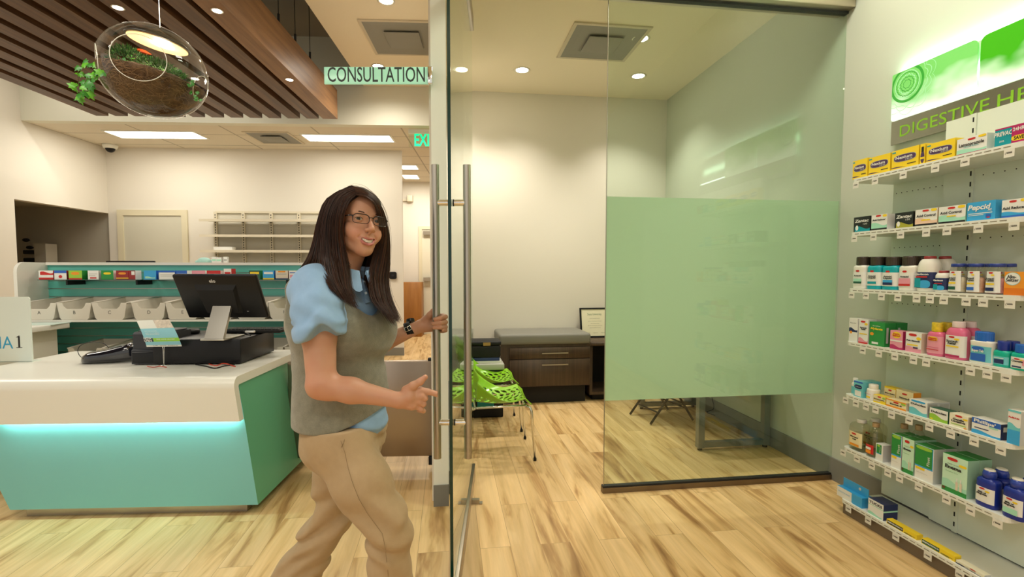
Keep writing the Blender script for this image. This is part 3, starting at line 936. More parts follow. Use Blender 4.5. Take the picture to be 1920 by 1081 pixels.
# flyer in a wire stand
fy = pcy - .16
f0 = S.pt(275, 650, y=fy); f1 = S.pt(341, 649, y=fy); f2 = S.pt(256, 601, y=fy + .02); f3 = S.pt(321, 598, y=fy + .02)
base = S.pt(311, 684, z=Z0)
hold = thing('wire_flyer_stand', 'thin steel wire stand holding the flyer in front of the printer', 'stand', S, (base.x, fy + .01, Z0))
mb = MB().use(M_CHROME)
zc = f0.z - Z0
mb.tube([(0, 0, .003), (.0, 0, zc - .02), (-.004, 0, zc + .02)], .0018, 6); mb.tube([(.003, 0, .003), (.006, 0, zc - .02), (.010, 0, zc + .02)], .0018, 6)
part('wire', mb, hold)
mb = MB().use(M_CHROME); mb.tube([(-.03, 0, .003), (.03, 0, .003)], .0025, 6); mb.tube([(0, -.03, .003), (0, .03, .003)], .0025, 6); part('foot', mb, hold)
def flyer():
    nu, nv = 8, 14
    u_mats = [mat('flyer_sky_blue', (.25, .56, .66), .5), mat('flyer_green', (.28, .60, .06), .5), mat('flyer_white', (.74, .76, .70), .5), mat('flyer_photo', (.62, .55, .46), .5, noise_amt=.5, noise_scale=60), mat('flyer_navy', (.03, .05, .07), .5)]
    G = []
    for j in range(nv + 1):
        s = j / nv
        for i in range(nu + 1):
            r = i / nu
            p = (f0 * (1 - r) + f1 * r) * (1 - s) + (f2 * (1 - r) + f3 * r) * s
            # sheet bulges forward then flops left
            p = p + Vector((.03 * math.sin(PI * s), -.035 * math.sin(PI * s) - .02 * s * r, 0))
            G.append(p)
    mb = MB(); o0 = (f0 + f1) / 2
    for j in range(nv):
        for i in range(nu):
            s = (j + .5) / nv; r = (i + .5) / nu
            if s < .10: k = 2
            elif s < .22 : k = 0
            elif s < .38: k = 1 if r > .25 else (4 if r < .2 else 0)
            elif s < .68: k = 0
            elif r > .45: k = 3
            else: k = 2
            mb.use(u_mats[k])
            a = j * (nu + 1) + i
            q4 = [G[a], G[a + 1], G[a + nu + 2], G[a + nu + 1]]
            mb.add([p - o0 for p in q4], [(0, 1, 2, 3)], True)
            mb.add([p - o0 + Vector((0, .0004, 0)) for p in q4], [(3, 2, 1, 0)], True)
    return mb, o0
mb, o0 = flyer()
fl = one('flyer', mb, 'curled blue, green and white flyer in the wire stand before the printer', 'flyer', S, o0)
mb = MB()
def flyT(r, s, off=.002):
    p = (f0 * (1 - r) + f1 * r) * (1 - s) + (f2 * (1 - r) + f3 * r) * s + Vector((.03 * math.sin(PI * s), -.035 * math.sin(PI * s) - .02 * s * r - off, 0)) - o0
    ri = (f1 - f0).normalized()
    s2 = s + .02
    p2 = (f0 * (1 - r) + f1 * r) * (1 - s2) + (f2 * (1 - r) + f3 * r) * s2 + Vector((.03 * math.sin(PI * s2), -.035 * math.sin(PI * s2) - .02 * s2 * r - off, 0)) - o0
    up = (p2 - p).normalized(); n_ = ri.cross(up).normalized()
    return face_T(p, ri, n_.cross(ri))
add_text(mb, 'NOW\nOPEN', .018, M_PAPER, flyT(.10, .30), bold=.0004)
add_text(mb, 'FREE HOME DELIVERY', .012, M_PAPER, flyT(.62, .30), width=.11)
for s_ in (.62, .55, .50): add_text(mb, 'health care and wellness', .009, M_PAPER, flyT(.30, s_), width=.08)
add_text(mb, 'call  visit  follow', .009, M_INK, flyT(.55, .05), width=.15)
part('print', mb, fl)

# card terminal
c0 = S.pt(162, 684, z=Z0); c1 = S.pt(246, 672, z=Z0)
t = thing('card_terminal', 'glossy black card terminal lying left of the printer on the counter', 'card terminal', S, ((c0.x + c1.x) / 2 + .02, c0.y + .10, Z0), .25)
L_ = .165
secs = []
mb = MB().use(mat('piano_black', (.006, .007, .012), .12, coat=1.0))
n_ = 13; sg = 20
V = []
for i in range(n_ + 1):
    s = i / n_; x = -L_ + 2 * L_ * s
    wd = .058 + .014 * math.sin(PI * s) - .02 * max(0, .12 - s) / .12; wd *= min(1, math.sqrt(max(.02, s * 9))) * min(1, math.sqrt(max(.02, (1 - s) * 9)))
    h0 = .012 + .012 * s; zt = .068 + .070 * s ** 1.5
    zt = h0 + (zt - h0) * min(1, math.sqrt(max(.03, s * 7))) * min(1, math.sqrt(max(.03, (1 - s) * 7)))
    zb = .002 + .02 * max(0, s - .6)
    for k in range(sg):
        a = 2 * PI * k / sg
        ca, sa = math.cos(a), math.sin(a)
        qn = (abs(ca) ** 3 + abs(sa) ** 3) ** (-1 / 3)
        V.append((x, wd * ca * qn, (zt + zb) / 2 + (zt - zb) / 2 * sa * qn))
F_ = []
for i in range(n_):
    for k in range(sg):
        a = i * sg + k; b = i * sg + (k + 1) % sg
        F_.append((a, b, b + sg, a + sg))
F_ += [tuple(range(sg))[::-1], tuple(range(n_ * sg, (n_ + 1) * sg))]
mb.add(V, F_, True); part('case', mb, t)
mb = MB().use(mat('lcd_grey', (.30, .36, .33), .2)); mb.T = Matrix.Translation((.035, 0, .0995)) @ Matrix.Rotation(-.27, 4, 'Y'); mb.rbox(-.032, .032, -.03, .03, 0, .004, .001, 1); part('display', mb, t, 'grey display')
mb = MB().use(M_BLACKM)
for r in range(4):
    for k in range(3):
        mb.T = Matrix.Translation((-.03 - r * .022, -.024 + k * .024, .0795 - r * .0045)) @ Matrix.Rotation(-.18, 4, 'Y')
        mb.rbox(-.007, .007, -.008, .008, 0, .004, .002, 1)
part('keypad', mb, t)
qa = lambda px, py, z: tuple(S.pt(px, py, y=c0.y + .14))
cable('terminal_cable', [S.pt(161, 673, y=c0.y + .08), S.pt(150, 667, y=c0.y + .10), S.pt(146, 656, y=c0.y + .14), S.pt(153, 646, y=c0.y + .16), S.pt(172, 641, y=c0.y + .16), S.pt(193, 643, y=c0.y + .15), S.pt(204, 652, y=c0.y + .14)], .0022, M_BLACK, 'thin black cable looping from the card terminal')

# white acrylic lane sign at the left edge
sy_ = S.pt(60, 678, z=Z0).y
a = S.pt(62, 676, y=sy_); b = S.pt(53, 556, y=sy_)
ww = .42
t = thing('lane_sign', 'white acrylic sign lettered IA 1 at the left end of the counter', 'sign', S, (a.x - ww / 2, sy_, Z0))
hz = b.z - Z0
def rrect(x0, x1, z0, z1, r, seg=5):
    pts = []
    for cx_, cz_, a0 in ((x1 - r, z1 - r, 0), (x0 + r, z1 - r, PI / 2), (x0 + r, z0 + r, PI), (x1 - r, z0 + r, 3 * PI / 2)):
        for k in range(seg + 1):
            an = a0 + PI / 2 * k / seg
            pts.append((cx_ + r * math.cos(an), cz_ + r * math.sin(an)))
    return pts
mb = MB().use(mat('milky_acrylic', (.72, .80, .74), .2)); mb.prism(rrect(-ww / 2, ww / 2, 0, hz, .015), -.004, .004, 'Y'); part('panel', mb, t)
mb = MB().use(mat('milky_acrylic', (.72, .80, .74), .2)); mb.box(-ww / 2, ww / 2, -.004, .06, 0, .006); part('foot', mb, t)
i0 = S.pt(14, 643, y=sy_); i1 = S.pt(37, 643, y=sy_)
mb = MB(); bl = mat('blue_lettering', (.03, .35, .60), .4)
add_text(mb, 'IA', .115, bl, face_T((S.pt(13, 645, y=sy_).x - (a.x - ww / 2), -.0048, S.pt(13, 643, y=sy_).z - Z0), (1, 0, 0), (0, 0, 1)), width=.085); part('lettering', mb, t)
mb = MB(); cxx = S.pt(37, 640, y=sy_)
k1 = mat('dark_ink', (.02, .02, .02), .5)
x_, z_ = cxx.x - (a.x - ww / 2), cxx.z - Z0
mb.use(k1); mb.box(x_ - .006, x_ + .006, -.0052, -.0042, z_ - .038, z_ + .035); mb.box(x_ - .018, x_ + .018, -.0052, -.0042, z_ - .040, z_ - .036)
mb.prism([(x_ - .018, z_ + .028), (x_ - .006, z_ + .028), (x_ + .006, z_ + .040), (x_ + .000, z_ + .040)], -.0052, -.0042, 'Y'); part('numeral', mb, t)

# white desk behind the counter, left
dt = .95
e0 = S.pt(168, 600, z=dt); e1 = S.pt(40, 618, z=dt)
t = thing('pharmacy_desk', 'white desk behind the lane sign, in front of the letter bins', 'desk', S, (e0.x - .35, e0.y - .5, 0))
ox_, oy_ = e0.x - .35, e0.y - .5
mb = MB().use(M_SOLID); mb.rbox(-1.2, .35, -.9, min(.5, 4.425 - oy_), dt - .045, dt, .006, 2); part('desk_top', mb, t)
xs_ = S.pt(134, 640, x=e0.x - .10)
mb = MB().use(M_SOLID); mb.box(-1.1, .25, -.8, min(xs_.y, 4.41) - oy_, 0, dt - .045); part('base_cabinet', mb, t)
a = S.pt(80, 607, z=dt)
mb = MB().use(mat('pale_blue_sheet', (.55, .68, .62), .5)); mb.box(-.15, .15, -.10, .10, 0, .004)
one('paper_sheet', mb, 'pale sheet lying on the white desk behind the lane sign', 'paper', S, (a.x, a.y, dt), .1)

# ------------------------------------------------------------------ slatwall gondola with bins and boxes
GY = S.pt(92, 560, x=-4.62).y if False else 4.88
gx0 = S.pt(92, 560, y=GY).x; gx1 = S.pt(655, 560, y=GY).x
gtz = S.pt(300, 496, y=GY).z
gy0 = S.pt(34, 560, x=gx0).y
gond = thing('slatwall_gondola', 'long white-ended gondola with turquoise slatwall behind the counter', 'display unit', S, ((gx0 + gx1) / 2, GY, 0))
ox_, oy_ = (gx0 + gx1) / 2, GY
mb = MB().use(M_SOLID)
pts = [(gy0 - oy_, 0), (gy0 - oy_, gtz - .07)] + [(gy0 - oy_ + .08 * (1 - math.cos(a)), gtz - .07 + .09 * math.sin(a)) for a in [PI / 2 * k / 6 for k in range(1, 7)]] + [(.30, gtz + .02), (.30, 0)]
mb.prism(pts, gx0 - .03 - ox_, gx0 - ox_, 'X'); part('end_panel', mb, gond, 'white end panel with a rounded corner')
mb.T = None
mb = MB().use(M_SOLID); mb.prism(pts, gx1 - ox_, gx1 + .03 - ox_, 'X'); part('end_panel', mb, gond)
mb = MB().use(M_SOLID); mb.box(gx0 - ox_, gx1 - ox_, -.02, .30, gtz - .005, gtz + .022); part('top_cap', mb, gond)
mb = MB().use(mat('slatwall_teal', (.12, .50, .42), .35))
sp = .0762; z = gtz - .005; zs = []
while z > .1:
    zz0 = z - sp + .007
    mb.box(gx0 - ox_, gx1 - ox_, 0, .018, zz0, z); z -= sp
part('slat_panel', mb, gond, 'turquoise grooved panel')
mb = MB().use(mat('groove_metal', (.42, .42, .38), .35, .8))
mb.box(gx0 - ox_, gx1 - ox_, .010, .30, .02, gtz - .006); part('core', mb, gond)
# bin ledges
lz = S.pt(200, 599, y=GY - .42).z
for k, zz in enumerate((lz, lz - .40)):
    mb = MB().use(M_SOLID); mb.box(gx0 + .01 - ox_, gx1 - .01 - ox_, -.44, 0, zz - .018, zz); part('ledge', mb, gond)

mbin = mat('white_bin_plastic', (.66, .62, .53), .45)
def bin_mesh():
    """open-topped bin with a scooped front; origin at the middle of the front foot"""
    w, wb, d, h = .30, .25, .40, .15
    bm = bmesh.new()
    t_ = .004
    # outline of the front with its scoop
    front = [(-wb / 2 + .02, 0), (wb / 2 - .02, 0), (wb / 2, .02), (w / 2, h), (w / 2 - .05, h), (w / 2 - .062, h - .03), (w / 2 - .085, h - .052), (-w / 2 + .085, h - .052), (-w / 2 + .062, h - .03), (-w / 2 + .05, h), (-w / 2, h), (-wb / 2, .02)]
    mb = MB().use(mbin)
    def wall(poly, y0, y1): mb.prism(poly, y0, y1, 'Y')
    wall(front, 0, t_)
    back = [(-wb / 2 + .02, 0), (wb / 2 - .02, 0), (wb / 2, .02), (w / 2, h + .03), (-w / 2, h + .03), (-wb / 2, .02)]
    wall(back, d - t_, d)
    for s in (-1, 1):
        v = [(s * wb / 2, 0, .02), (s * w / 2, 0, h), (s * w / 2, d, h + .03), (s * wb / 2, d, .02)]
        v2 = [(x - s * t_, y, z) for x, y, z in v]
        mb.add(v + v2, [(0, 1, 2, 3), (7, 6, 5, 4), (0, 4, 5, 1), (1, 5, 6, 2), (2, 6, 7, 3), (3, 7, 4, 0)], False)
        mb.add([(s * (wb / 2 - .02), 0, 0), (s * wb / 2, 0, .02), (s * wb / 2, d, .02), (s * (wb / 2 - .02), d, 0)], [(0, 1, 2, 3)], False)
        mb.tube([(s * w / 2, 0, h), (s * w / 2, d, h + .03)], .006, 6)
    mb.box(-wb / 2 + .02, wb / 2 - .02, 0, d, 0, t_)
    bm.free()
    return mb.mesh('letter_bin')
bmesh_bin = bin_mesh()
letters = {'A': 73, 'B': 139, 'C': 205, 'D': 279, 'E': 342, 'F': 408, 'G': 472, 'H': 534, 'I': 598}
yfb = GY - .435
for ch, px in letters.items():
    c = S.pt(px, 580, y=yfb)
    o = one('letter_bin', bmesh_bin, 'white plastic bin lettered %s on the upper gondola ledge' % ch if ch not in 'FGI' else 'white plastic bin lettered %s behind the monitor or the woman, upper gondola ledge' % ch, 'bin', S, (c.x, yfb, lz), 0, 'letter bins on the upper ledge')
    mb = MB(); add_text(mb, ch, .042, mat('bin_ink', (.05, .05, .045), .6), face_T((0, -.0008, .065), (1, 0, 0), (0, 0, 1))); part('letter', mb, o)
lowlab = ['leftmost bin of the lower gondola ledge, behind the card terminal', 'second bin of the lower gondola ledge, behind the card terminal cable', 'third bin of the lower gondola ledge, behind the printer',
          'fourth bin of the lower gondola ledge, behind the flyer', 'bin of the lower gondola ledge behind the monitor stand', 'bin of the lower gondola ledge beside the woman\'s elbow', 'bin of the lower gondola ledge hidden mostly by the woman']
for px, lab in zip([160, 225, 292, 360, 430, 500, 565], lowlab):
    c = S.pt(px, 660, y=yfb)
    one('letter_bin', bmesh_bin, 'white ' + lab, 'bin', S, (c.x, yfb, lz - .40), 0, 'bins on the lower ledge')

# clear shelves and cartons on the slatwall
shz = S.pt(160, 523.5, y=GY - .15).z
bk = [(70, 262, 'left'), (268, 548, 'right')]
for (pa, pb, nm) in bk:
    a = S.pt(pa, 524, y=GY - .21).x; b = S.pt(pb, 524, y=GY - .21).x
    t = thing('acrylic_shelf', 'dark clear shelf of boxes on the %s half of the gondola\'s slatwall' % nm, 'shelf', S, ((a + b) / 2, GY - .11, shz))
    mb = MB().use(mat('smoked_acrylic', (.03, .10, .08), .15)); mb.box(-(b - a) / 2, (b - a) / 2, -.10, .11, -.006, 0); part('shelf_board', mb, t)
    for x in (-(b - a) / 2 * .45, (b - a) / 2 * .92):
        mb = MB().use(M_BLACKM); mb.box(x - .008, x + .008, -.09, .11, -.05, -.006); part('bracket', mb, t)
def carton(name, w, d, h, mfront, mside, label, group, frame, loc, rotz=0, bands=(), texts=(), cat='medicine box', mtop=None):
    """upright carton; front faces local -y; bands: (x0,x1,z0,z1,mat) as fractions of the front; texts: (string,size,mat,cx,cz,width,kw)"""
    mb = MB()
    x, y = w / 2, d
    mb.use(mfront).add([(-x, 0, 0), (x, 0, 0), (x, 0, h), (-x, 0, h)], [(0, 1, 2, 3)], False)
    mb.use(mside).add([(-x, 0, 0), (x, 0, 0), (x, y, 0), (-x, y, 0), (-x, 0, h), (x, 0, h), (x, y, h), (-x, y, h)],
                      [(0, 3, 2, 1), (1, 2, 6, 5), (2, 3, 7, 6), (3, 0, 4, 7)], False)
    mb.use(mtop or mfront).add([(-x, 0, h), (x, 0, h), (x, y, h), (-x, y, h)], [(0, 1, 2, 3)], False)
    # the seam of the tuck-in lid
    o = one(name, mb, label, cat, frame, loc, rotz, group)
    if bands or texts:
        pm = MB(); dz = .0004
        for k, bd in enumerate(bands):
            x0, x1, z0, z1, bm_ = bd[:5]
            yy = -dz * (1 + .5 * k)
            X0, X1, Z0_, Z1_ = -x + x0 * w, -x + x1 * w, z0 * h, z1 * h
            pm.use(bm_)
            if len(bd) > 5 and bd[5] == 'oval':
                cx_, cz_, rx_, rz_ = (X0 + X1) / 2, (Z0_ + Z1_) / 2, (X1 - X0) / 2, (Z1_ - Z0_) / 2
                pts = []
                for q_ in range(24):
                    a_ = 2 * PI * q_ / 24; pw_ = .5
                    ca_, sa_ = math.cos(a_), math.sin(a_)
                    nn_ = 2.0 if rx_ < 1.6 * rz_ else 3.0
                    f_ = (abs(ca_) ** nn_ + abs(sa_) ** nn_) ** (-1 / nn_)
                    pts.append((cx_ + rx_ * ca_ * f_, yy, cz_ + rz_ * sa_ * f_))
                pm.add(pts, [tuple(range(24))], False)
            elif len(bd) > 5 and bd[5] == 'wave':
                n_ = 14; up = []
                for q_ in range(n_ + 1):
                    s_ = q_ / n_
                    up.append((X0 + (X1 - X0) * s_, yy, Z1_ - (Z1_ - Z0_) * (.28 - .28 * math.sin(s_ * PI * 1.6 + .6))))
                pm.add([(X0, yy, Z0_)] + [(X1, yy, Z0_)] + up[::-1], [tuple(range(n_ + 3))], False)
            elif len(bd) > 5 and bd[5] == 'side':
                # band on the right-hand side of the carton
                pm.add([(x + dz, x0 * d, Z0_), (x + dz, x1 * d, Z0_), (x + dz, x1 * d, Z1_), (x + dz, x0 * d, Z1_)], [(0, 1, 2, 3)], False)
            else:
                pm.add([(X0, yy, Z0_), (X1, yy, Z0_), (X1, yy, Z1_), (X0, yy, Z1_)], [(0, 1, 2, 3)], False)
        yy = -dz * (2 + .5 * len(bands))
        for tx in texts:
            s_, sz_, tm_, cx_, cz_, wd_ = tx[:6]; kw = tx[6] if len(tx) > 6 else {}
            kw = dict(kw); tilt = kw.pop('tilt', 0); vert = kw.pop('vert', False)
            r_ = Vector((math.cos(tilt), 0, math.sin(tilt))); u_ = Vector((-math.sin(tilt), 0, math.cos(tilt)))
            if vert: r_, u_ = Vector((0, 0, 1)), Vector((-1, 0, 0))
            add_text(pm, s_, sz_, tm_, face_T((-x + cx_ * w, yy, cz_ * h), r_, u_), width=(wd_ * (h if vert else w)) if wd_ else None, **kw)
        part('print', pm, o)
    return o

def P_(name, c, rough=.4): return mat('print_' + name, c, rough)
pRed = P_('red', (.55, .02, .02)); pDkRed = P_('dark_red', (.28, .02, .02)); pWh = P_('white', (.78, .78, .74)); pBl = P_('blue', (.02, .12, .50)); pLB = P_('light_blue', (.04, .36, .70))
pGr = P_('green', (.02, .26, .05)); pLG = P_('lime', (.30, .55, .05)); pYe = P_('yellow', (.86, .62, .02)); pOr = P_('orange', (.80, .30, .02)); pNa = P_('navy', (.01, .02, .10))
pDG = P_('dark_green', (.01, .09, .05)); pPk = P_('pink', (.75, .30, .38)); pPu = P_('purple', (.07, .03, .10)); pTe = P_('teal', (.0, .30, .36)); pMi = P_('mint', (.36, .70, .52)); pGy = P_('grey', (.42, .42, .38))
pBk = P_('black', (.01, .01, .012)); pPe = P_('peach', (.80, .55, .40)); pMg = P_('magenta', (.45, .01, .12)); pBe = P_('beige', (.70, .62, .48)); pAq = P_('aqua', (.15, .55, .60)); pSi = P_('silver', (.55, .56, .55))
gb = [ # px0, px1, front, side, label, bands
    (73, 100, pWh, pRed, 'white carton with a red swoosh, leftmost on the slatwall shelf', [(0, 1, 0, .22, pRed), (.1, 1, .5, .9, pRed, 'wave')]),
    (102, 125, pWh, pDkRed, 'white carton with a red disc and dark red side on the slatwall shelf', [(0, 1, .7, 1, pBl), (.35, .65, .15, .5, pRed, 'oval')]),
    (129, 154, pLG, pGr, 'green carton with an orange patch, third on the slatwall shelf', [(0, 1, 0, .15, pRed), (.2, .8, .5, .85, pOr, 'oval')]),
    (156, 168, pGr, pLG, 'narrow green carton behind the white-fronted one on the slatwall shelf', [(.3, .9, .5, .85, pOr, 'oval')]),
    (165, 185, pWh, pGy, 'white carton with grey print between green cartons on the slatwall shelf', [(.1, .9, .6, .65, pGy), (.1, .7, .4, .45, pGy), (.2, .8, .1, .25, pRed)]),
    (190, 213, pGr, pWh, 'plain dark green carton with yellow print on the slatwall shelf', [(.2, .8, .55, .8, pYe, 'oval')]),
    (218, 241, pDkRed, pRed, 'dark red carton with orange print on the slatwall shelf', [(.2, .8, .55, .8, pOr, 'oval'), (0, 1, .1, .2, pYe)]),
    (242, 254, pDkRed, pWh, 'narrow dark red carton at the right end of the left slatwall shelf', [(.4, .9, .5, .9, pWh)]),
    (270, 293, pLB, pBl, 'bright blue carton, leftmost on the right slatwall shelf', [(.1, .9, .1, .35, pMi, 'wave')]),
    (298, 328, pWh, pBl, 'wide white carton with a blue stripe behind the flyer monitor gap', [(0, 1, .78, 1, pBl), (.1, .9, .5, .55, pGy), (.1, .9, .35, .4, pGy)]),
    (331, 351, pBl, pWh, 'blue carton whose top shows over the monitor\'s left corner', [(.1, .9, .2, .5, pWh)]),
    (360, 385, pPk, pWh, 'pink-topped carton showing over the monitor left of its logo', []),
    (388, 414, pRed, pWh, 'red-topped carton showing over the monitor near its logo', []),
    (420, 434, pWh, pRed, 'white carton with red print standing tallest over the monitor', [(.1, .9, .5, .7, pRed)]),
    (467, 488, pDG, pGr, 'dark green carton right of the monitor on the slatwall shelf', [(.1, .9, .6, .85, pYe)]),
    (493, 514, pLB, pBl, 'blue carton with a yellow foot right of the dark green one, slatwall shelf', [(0, 1, 0, .15, pYe), (.1, .9, .6, .85, pWh)]),
    (517, 540, pBe, pGy, 'cream carton with yellow and red print beside the blue one, slatwall shelf', [(.2, .8, .8, .95, pOr), (.1, .9, .55, .65, pGy), (0, 1, 0, .12, pNa)]),
    (542, 558, pWh, pRed, 'white carton with pink print at the woman\'s shoulder on the slatwall shelf', [(.1, .9, .2, .5, pPk), (.1, .9, .7, .8, pBl)]),
]
for (p0, p1, fm, sm_, lab, bands) in gb:
    a = S.pt(p0, 522, y=GY - .19).x; b = S.pt(p1, 522, y=GY - .19).x
    h = .083 if 'tallest' not in lab else .10
    carton('medicine_carton', b - a, .05 if 'behind' in lab else .08, h, fm, sm_, lab, 'cartons on the slatwall shelves', S, ((a + b) / 2, GY - .19 + (.055 if p0 == 156 else 0), shz), 0, bands)

# things standing on the gondola top
TZ = gtz + .022
a = S.pt(145, 487, y=GY + .15); b = S.pt(234, 487, y=GY + .15)
t = thing('flat_monitor', 'thin black top of a monitor standing behind the gondola', 'monitor', S, ((a.x + b.x) / 2, GY + .55, a.z - .30))
mb = MB().use(M_BLACK); mb.rbox(-.25, .25, -.015, .015, 0, .30, .006, 2); part('screen_case', mb, t)
mb = MB().use(M_BLACK); mb.box(-.02, .02, .0, .03, -.15, .02); mb.box(-.12, .12, -.08, .10, -.16, -.15); part('stand', mb, t)
mb = MB().use(M_SOLID); mb.rbox(-.6, .6, -.24, .5, -.04, 0, .004, 1); mb.box(-.58, -.54, -.2, .4, -(a.z - .46) - 0, -.04); mb.box(.54, .58, -.2, .4, -(a.z - .46), -.04)
one('work_table', mb, 'white work table behind the gondola under the black monitor', 'table', S, ((a.x + b.x) / 2, GY + .75 - .0, a.z - .46))
for i, (p0, p1, py, lab) in enumerate([(397, 405, 481, 'small pale tube on the gondola top, leftmost of three'), (405, 415, 482, 'small pale box on the gondola top, middle of three'), (419, 426, 481, 'small white box on the gondola top, rightmost of three')]):
    a = S.pt(p0, 493, y=GY + .18); b = S.pt(p1, py, y=GY + .18)
    hh = max(.05, b.z - TZ)
    carton('small_package', b.x - a.x, .03, hh, pWh, pGy, lab, 'small packages on the gondola top', S, ((a.x + b.x) / 2, GY + .18, TZ), 0, [(.1, .9, .3, .6, pMi if i < 2 else pGy)], cat='package')
a = S.pt(383, 490, y=GY + .2)
mb = MB().use(mat('pale_aqua_cloth', (.40, .66, .60), .8)); mb.sphere((0, 0, .02), .05, 14, 8, (1.3, .8, .7)); mb.sphere((.05, .01, .012), .03, 10, 6, (1.4, .8, .6)); mb.sphere((-.05, .0, .012), .03, 10, 6, (1.4, .8, .6))
one('folded_cloth', mb, 'crumpled pale aqua cloth on the gondola top', 'cloth', S, (a.x, GY + .2, TZ + .0))

# ------------------------------------------------------------------ empty wall shelving on the pharmacy's back wall
uy = PBY - .02
ux = [S.pt(p, 440, y=uy).x for p in (406, 458, 510, 562, 614)]
uz1 = S.pt(458, 397, y=uy).z; uz0 = .9
t = thing('wall_shelving', 'empty cream wall shelving on slotted uprights on the pharmacy wall', 'shelving', S, ((ux[0] + ux[-1]) / 2, PBY, uz0))
ox_ = (ux[0] + ux[-1]) / 2
mcr = mat('cream_metal', (.68, .62, .48), .45); mslot = mat('slot_dark', (.05, .045, .035), .7)
mb = MB().use(mat('grey_back_panel', (.58, .55, .46), .6)); mb.box(ux[0] - ox_, ux[-1] - ox_, -.012, -.004, 0, uz1 - uz0); part('back_panel', mb, t)
for x in ux:
    mb = MB().use(mcr); mb.box(x - ox_ - .025, x - ox_ + .025, -.045, -.012, 0, uz1 - uz0)
    mb.use(mslot)
    z = .03
    while z < uz1 - uz0 - .03:
        mb.box(x - ox_ - .007, x - ox_ + .007, -.047, -.044, z, z + .022); z += .04
    part('upright', mb, t)
mb = MB().use(mcr); mb.box(ux[0] - ox_, ux[-1] - ox_, -.04, -.012, uz1 - uz0 - .02, uz1 - uz0 + .01); part('top_rail', mb, t)
for py in (411, 440, 469, 499):
    z = S.pt(458, py, y=uy - .3).z - uz0
    mb = MB().use(mcr); mb.box(ux[0] - ox_ - .09, ux[-1] - ox_, -.33, -.045, z - .012, z); mb.box(ux[0] - ox_ - .09, ux[-1] - ox_, -.335, -.33, z - .035, z + .005); part('shelf', mb, t)
a = S.pt(397, 468, y=uy - .3); b = S.pt(436, 463, y=uy - .3); 
z = S.pt(458, 469, y=uy - .3).z
mb = MB().use(M_PAPER); mb.box(-.14, .14, -.06, .06, 0, .055)
one('flat_white_box', mb, 'flat white box lying on the left end of the lowest empty wall shelf', 'box', S, ((a.x + b.x) / 2 + .0, uy - .22, z))
a = S.pt(520, 420, y=uy); b = S.pt(558, 438, y=uy)

# security camera, wall controller, hallway bracket, brown board, opening's equipment
c = S.pt(206, 283, y=PBY - .15)
t = thing('security_camera', 'small white dome security camera in the ceiling corner', 'security camera', S, (c.x + .03, PBY - .18, PZ))
mb = MB().use(M_WHITE); mb.lathe([(.085, -.06), (.1, -.02), (.1, 0)], seg=24); part('housing', mb, t)
mb = MB().use(M_BLACK); mb.sphere((0, 0, -.055), .065, 18, 10); part('dome', mb, t)
c = S.pt(737, 516, y=PBY)
t = thing('wall_controller', 'small round-cornered black controller on the pharmacy wall end', 'controller', S, (c.x, PBY, c.z))
mb = MB().use(M_BLACK); mb.prism(rrect(-.06, .06, -.06, .06, .03), -.03, -.001, 'Y'); part('case', mb, t)
mb = MB().use(mat('dark_lens', (.03, .03, .035), .1)); mb.cyl((0, -.034, 0), (0, -.029, 0), .022, seg=20); part('lens', mb, t)
c = S.pt(768, 372, y=HBY)
t = thing('wall_bracket', 'small cream bracket high on the hallway wall', 'bracket', S, (c.x, HBY, c.z))
mb = MB().use(mcr); mb.rbox(-.04, .08, -.12, -.002, -.08, .06, .01, 2); part('box', mb, t)
mb = MB().use(mcr); mb.box(-.18, -.04, -.06, -.03, -.06, -.03); part('arm', mb, t)
a = S.pt(757, 529, y=HBY - .5); b = S.pt(790, 608, y=HBY - .5)
mb = MB().use(wood_mat('amber_wood', (.26, .10, .015), (.36, .15, .03), axis='Z', fine=10)); mb.rbox(-(b.x - a.x) / 2 - .15, (b.x - a.x) / 2, -.2, .2, 0, a.z, .004, 1)
one('wooden_cabinet', mb, 'plain amber wooden cabinet standing in the hallway', 'cabinet', S, ((a.x + b.x) / 2, HBY - .3, 0))
mb = MB().use(mat('cream_box_paint', (.70, .62, .45), .6)); c = S.pt(806, 640, z=0)
c = S.pt(60, 480, y=PBY - .1)
t = thing('wall_terminal', 'pale equipment stand with dark boxes inside the dim side opening', 'equipment', S, (S.pt(82, 480, y=PBY - .2).x, PBY - .2, 0))
zt = S.pt(82, 457, y=PBY - .2).z
mb = MB().use(mat('dim_room_paint', (.40, .37, .30), .9)); mb.box(-.05, .12, -.1, .1, 0, zt); part('stand', mb, t)
for k in range(3):
    mb = MB().use(M_BLACKM); z = zt - .10 - k * .12; mb.rbox(-.24, -.05, -.08, .06, z - .06, z, .01, 2); part('device', mb, t)
for (px, py, lab) in [(54, 450, 'upper small dark lamp head inside the dim side opening'), (61, 464, 'lower small dark lamp head inside the dim side opening')]:
    c = S.pt(px, py, y=PBY + .01)
    mb = MB().use(M_BLACKM); mb.sphere((0, -.05, 0), .035, 12, 8, (1.4, 1, .8)); mb.cyl((0, -.05, 0), (.0, .01, -.0), .012)
    one('lamp_head', mb, lab, 'lamp', S, (c.x, c.y, c.z), 0, 'small dark lamps in the side opening')
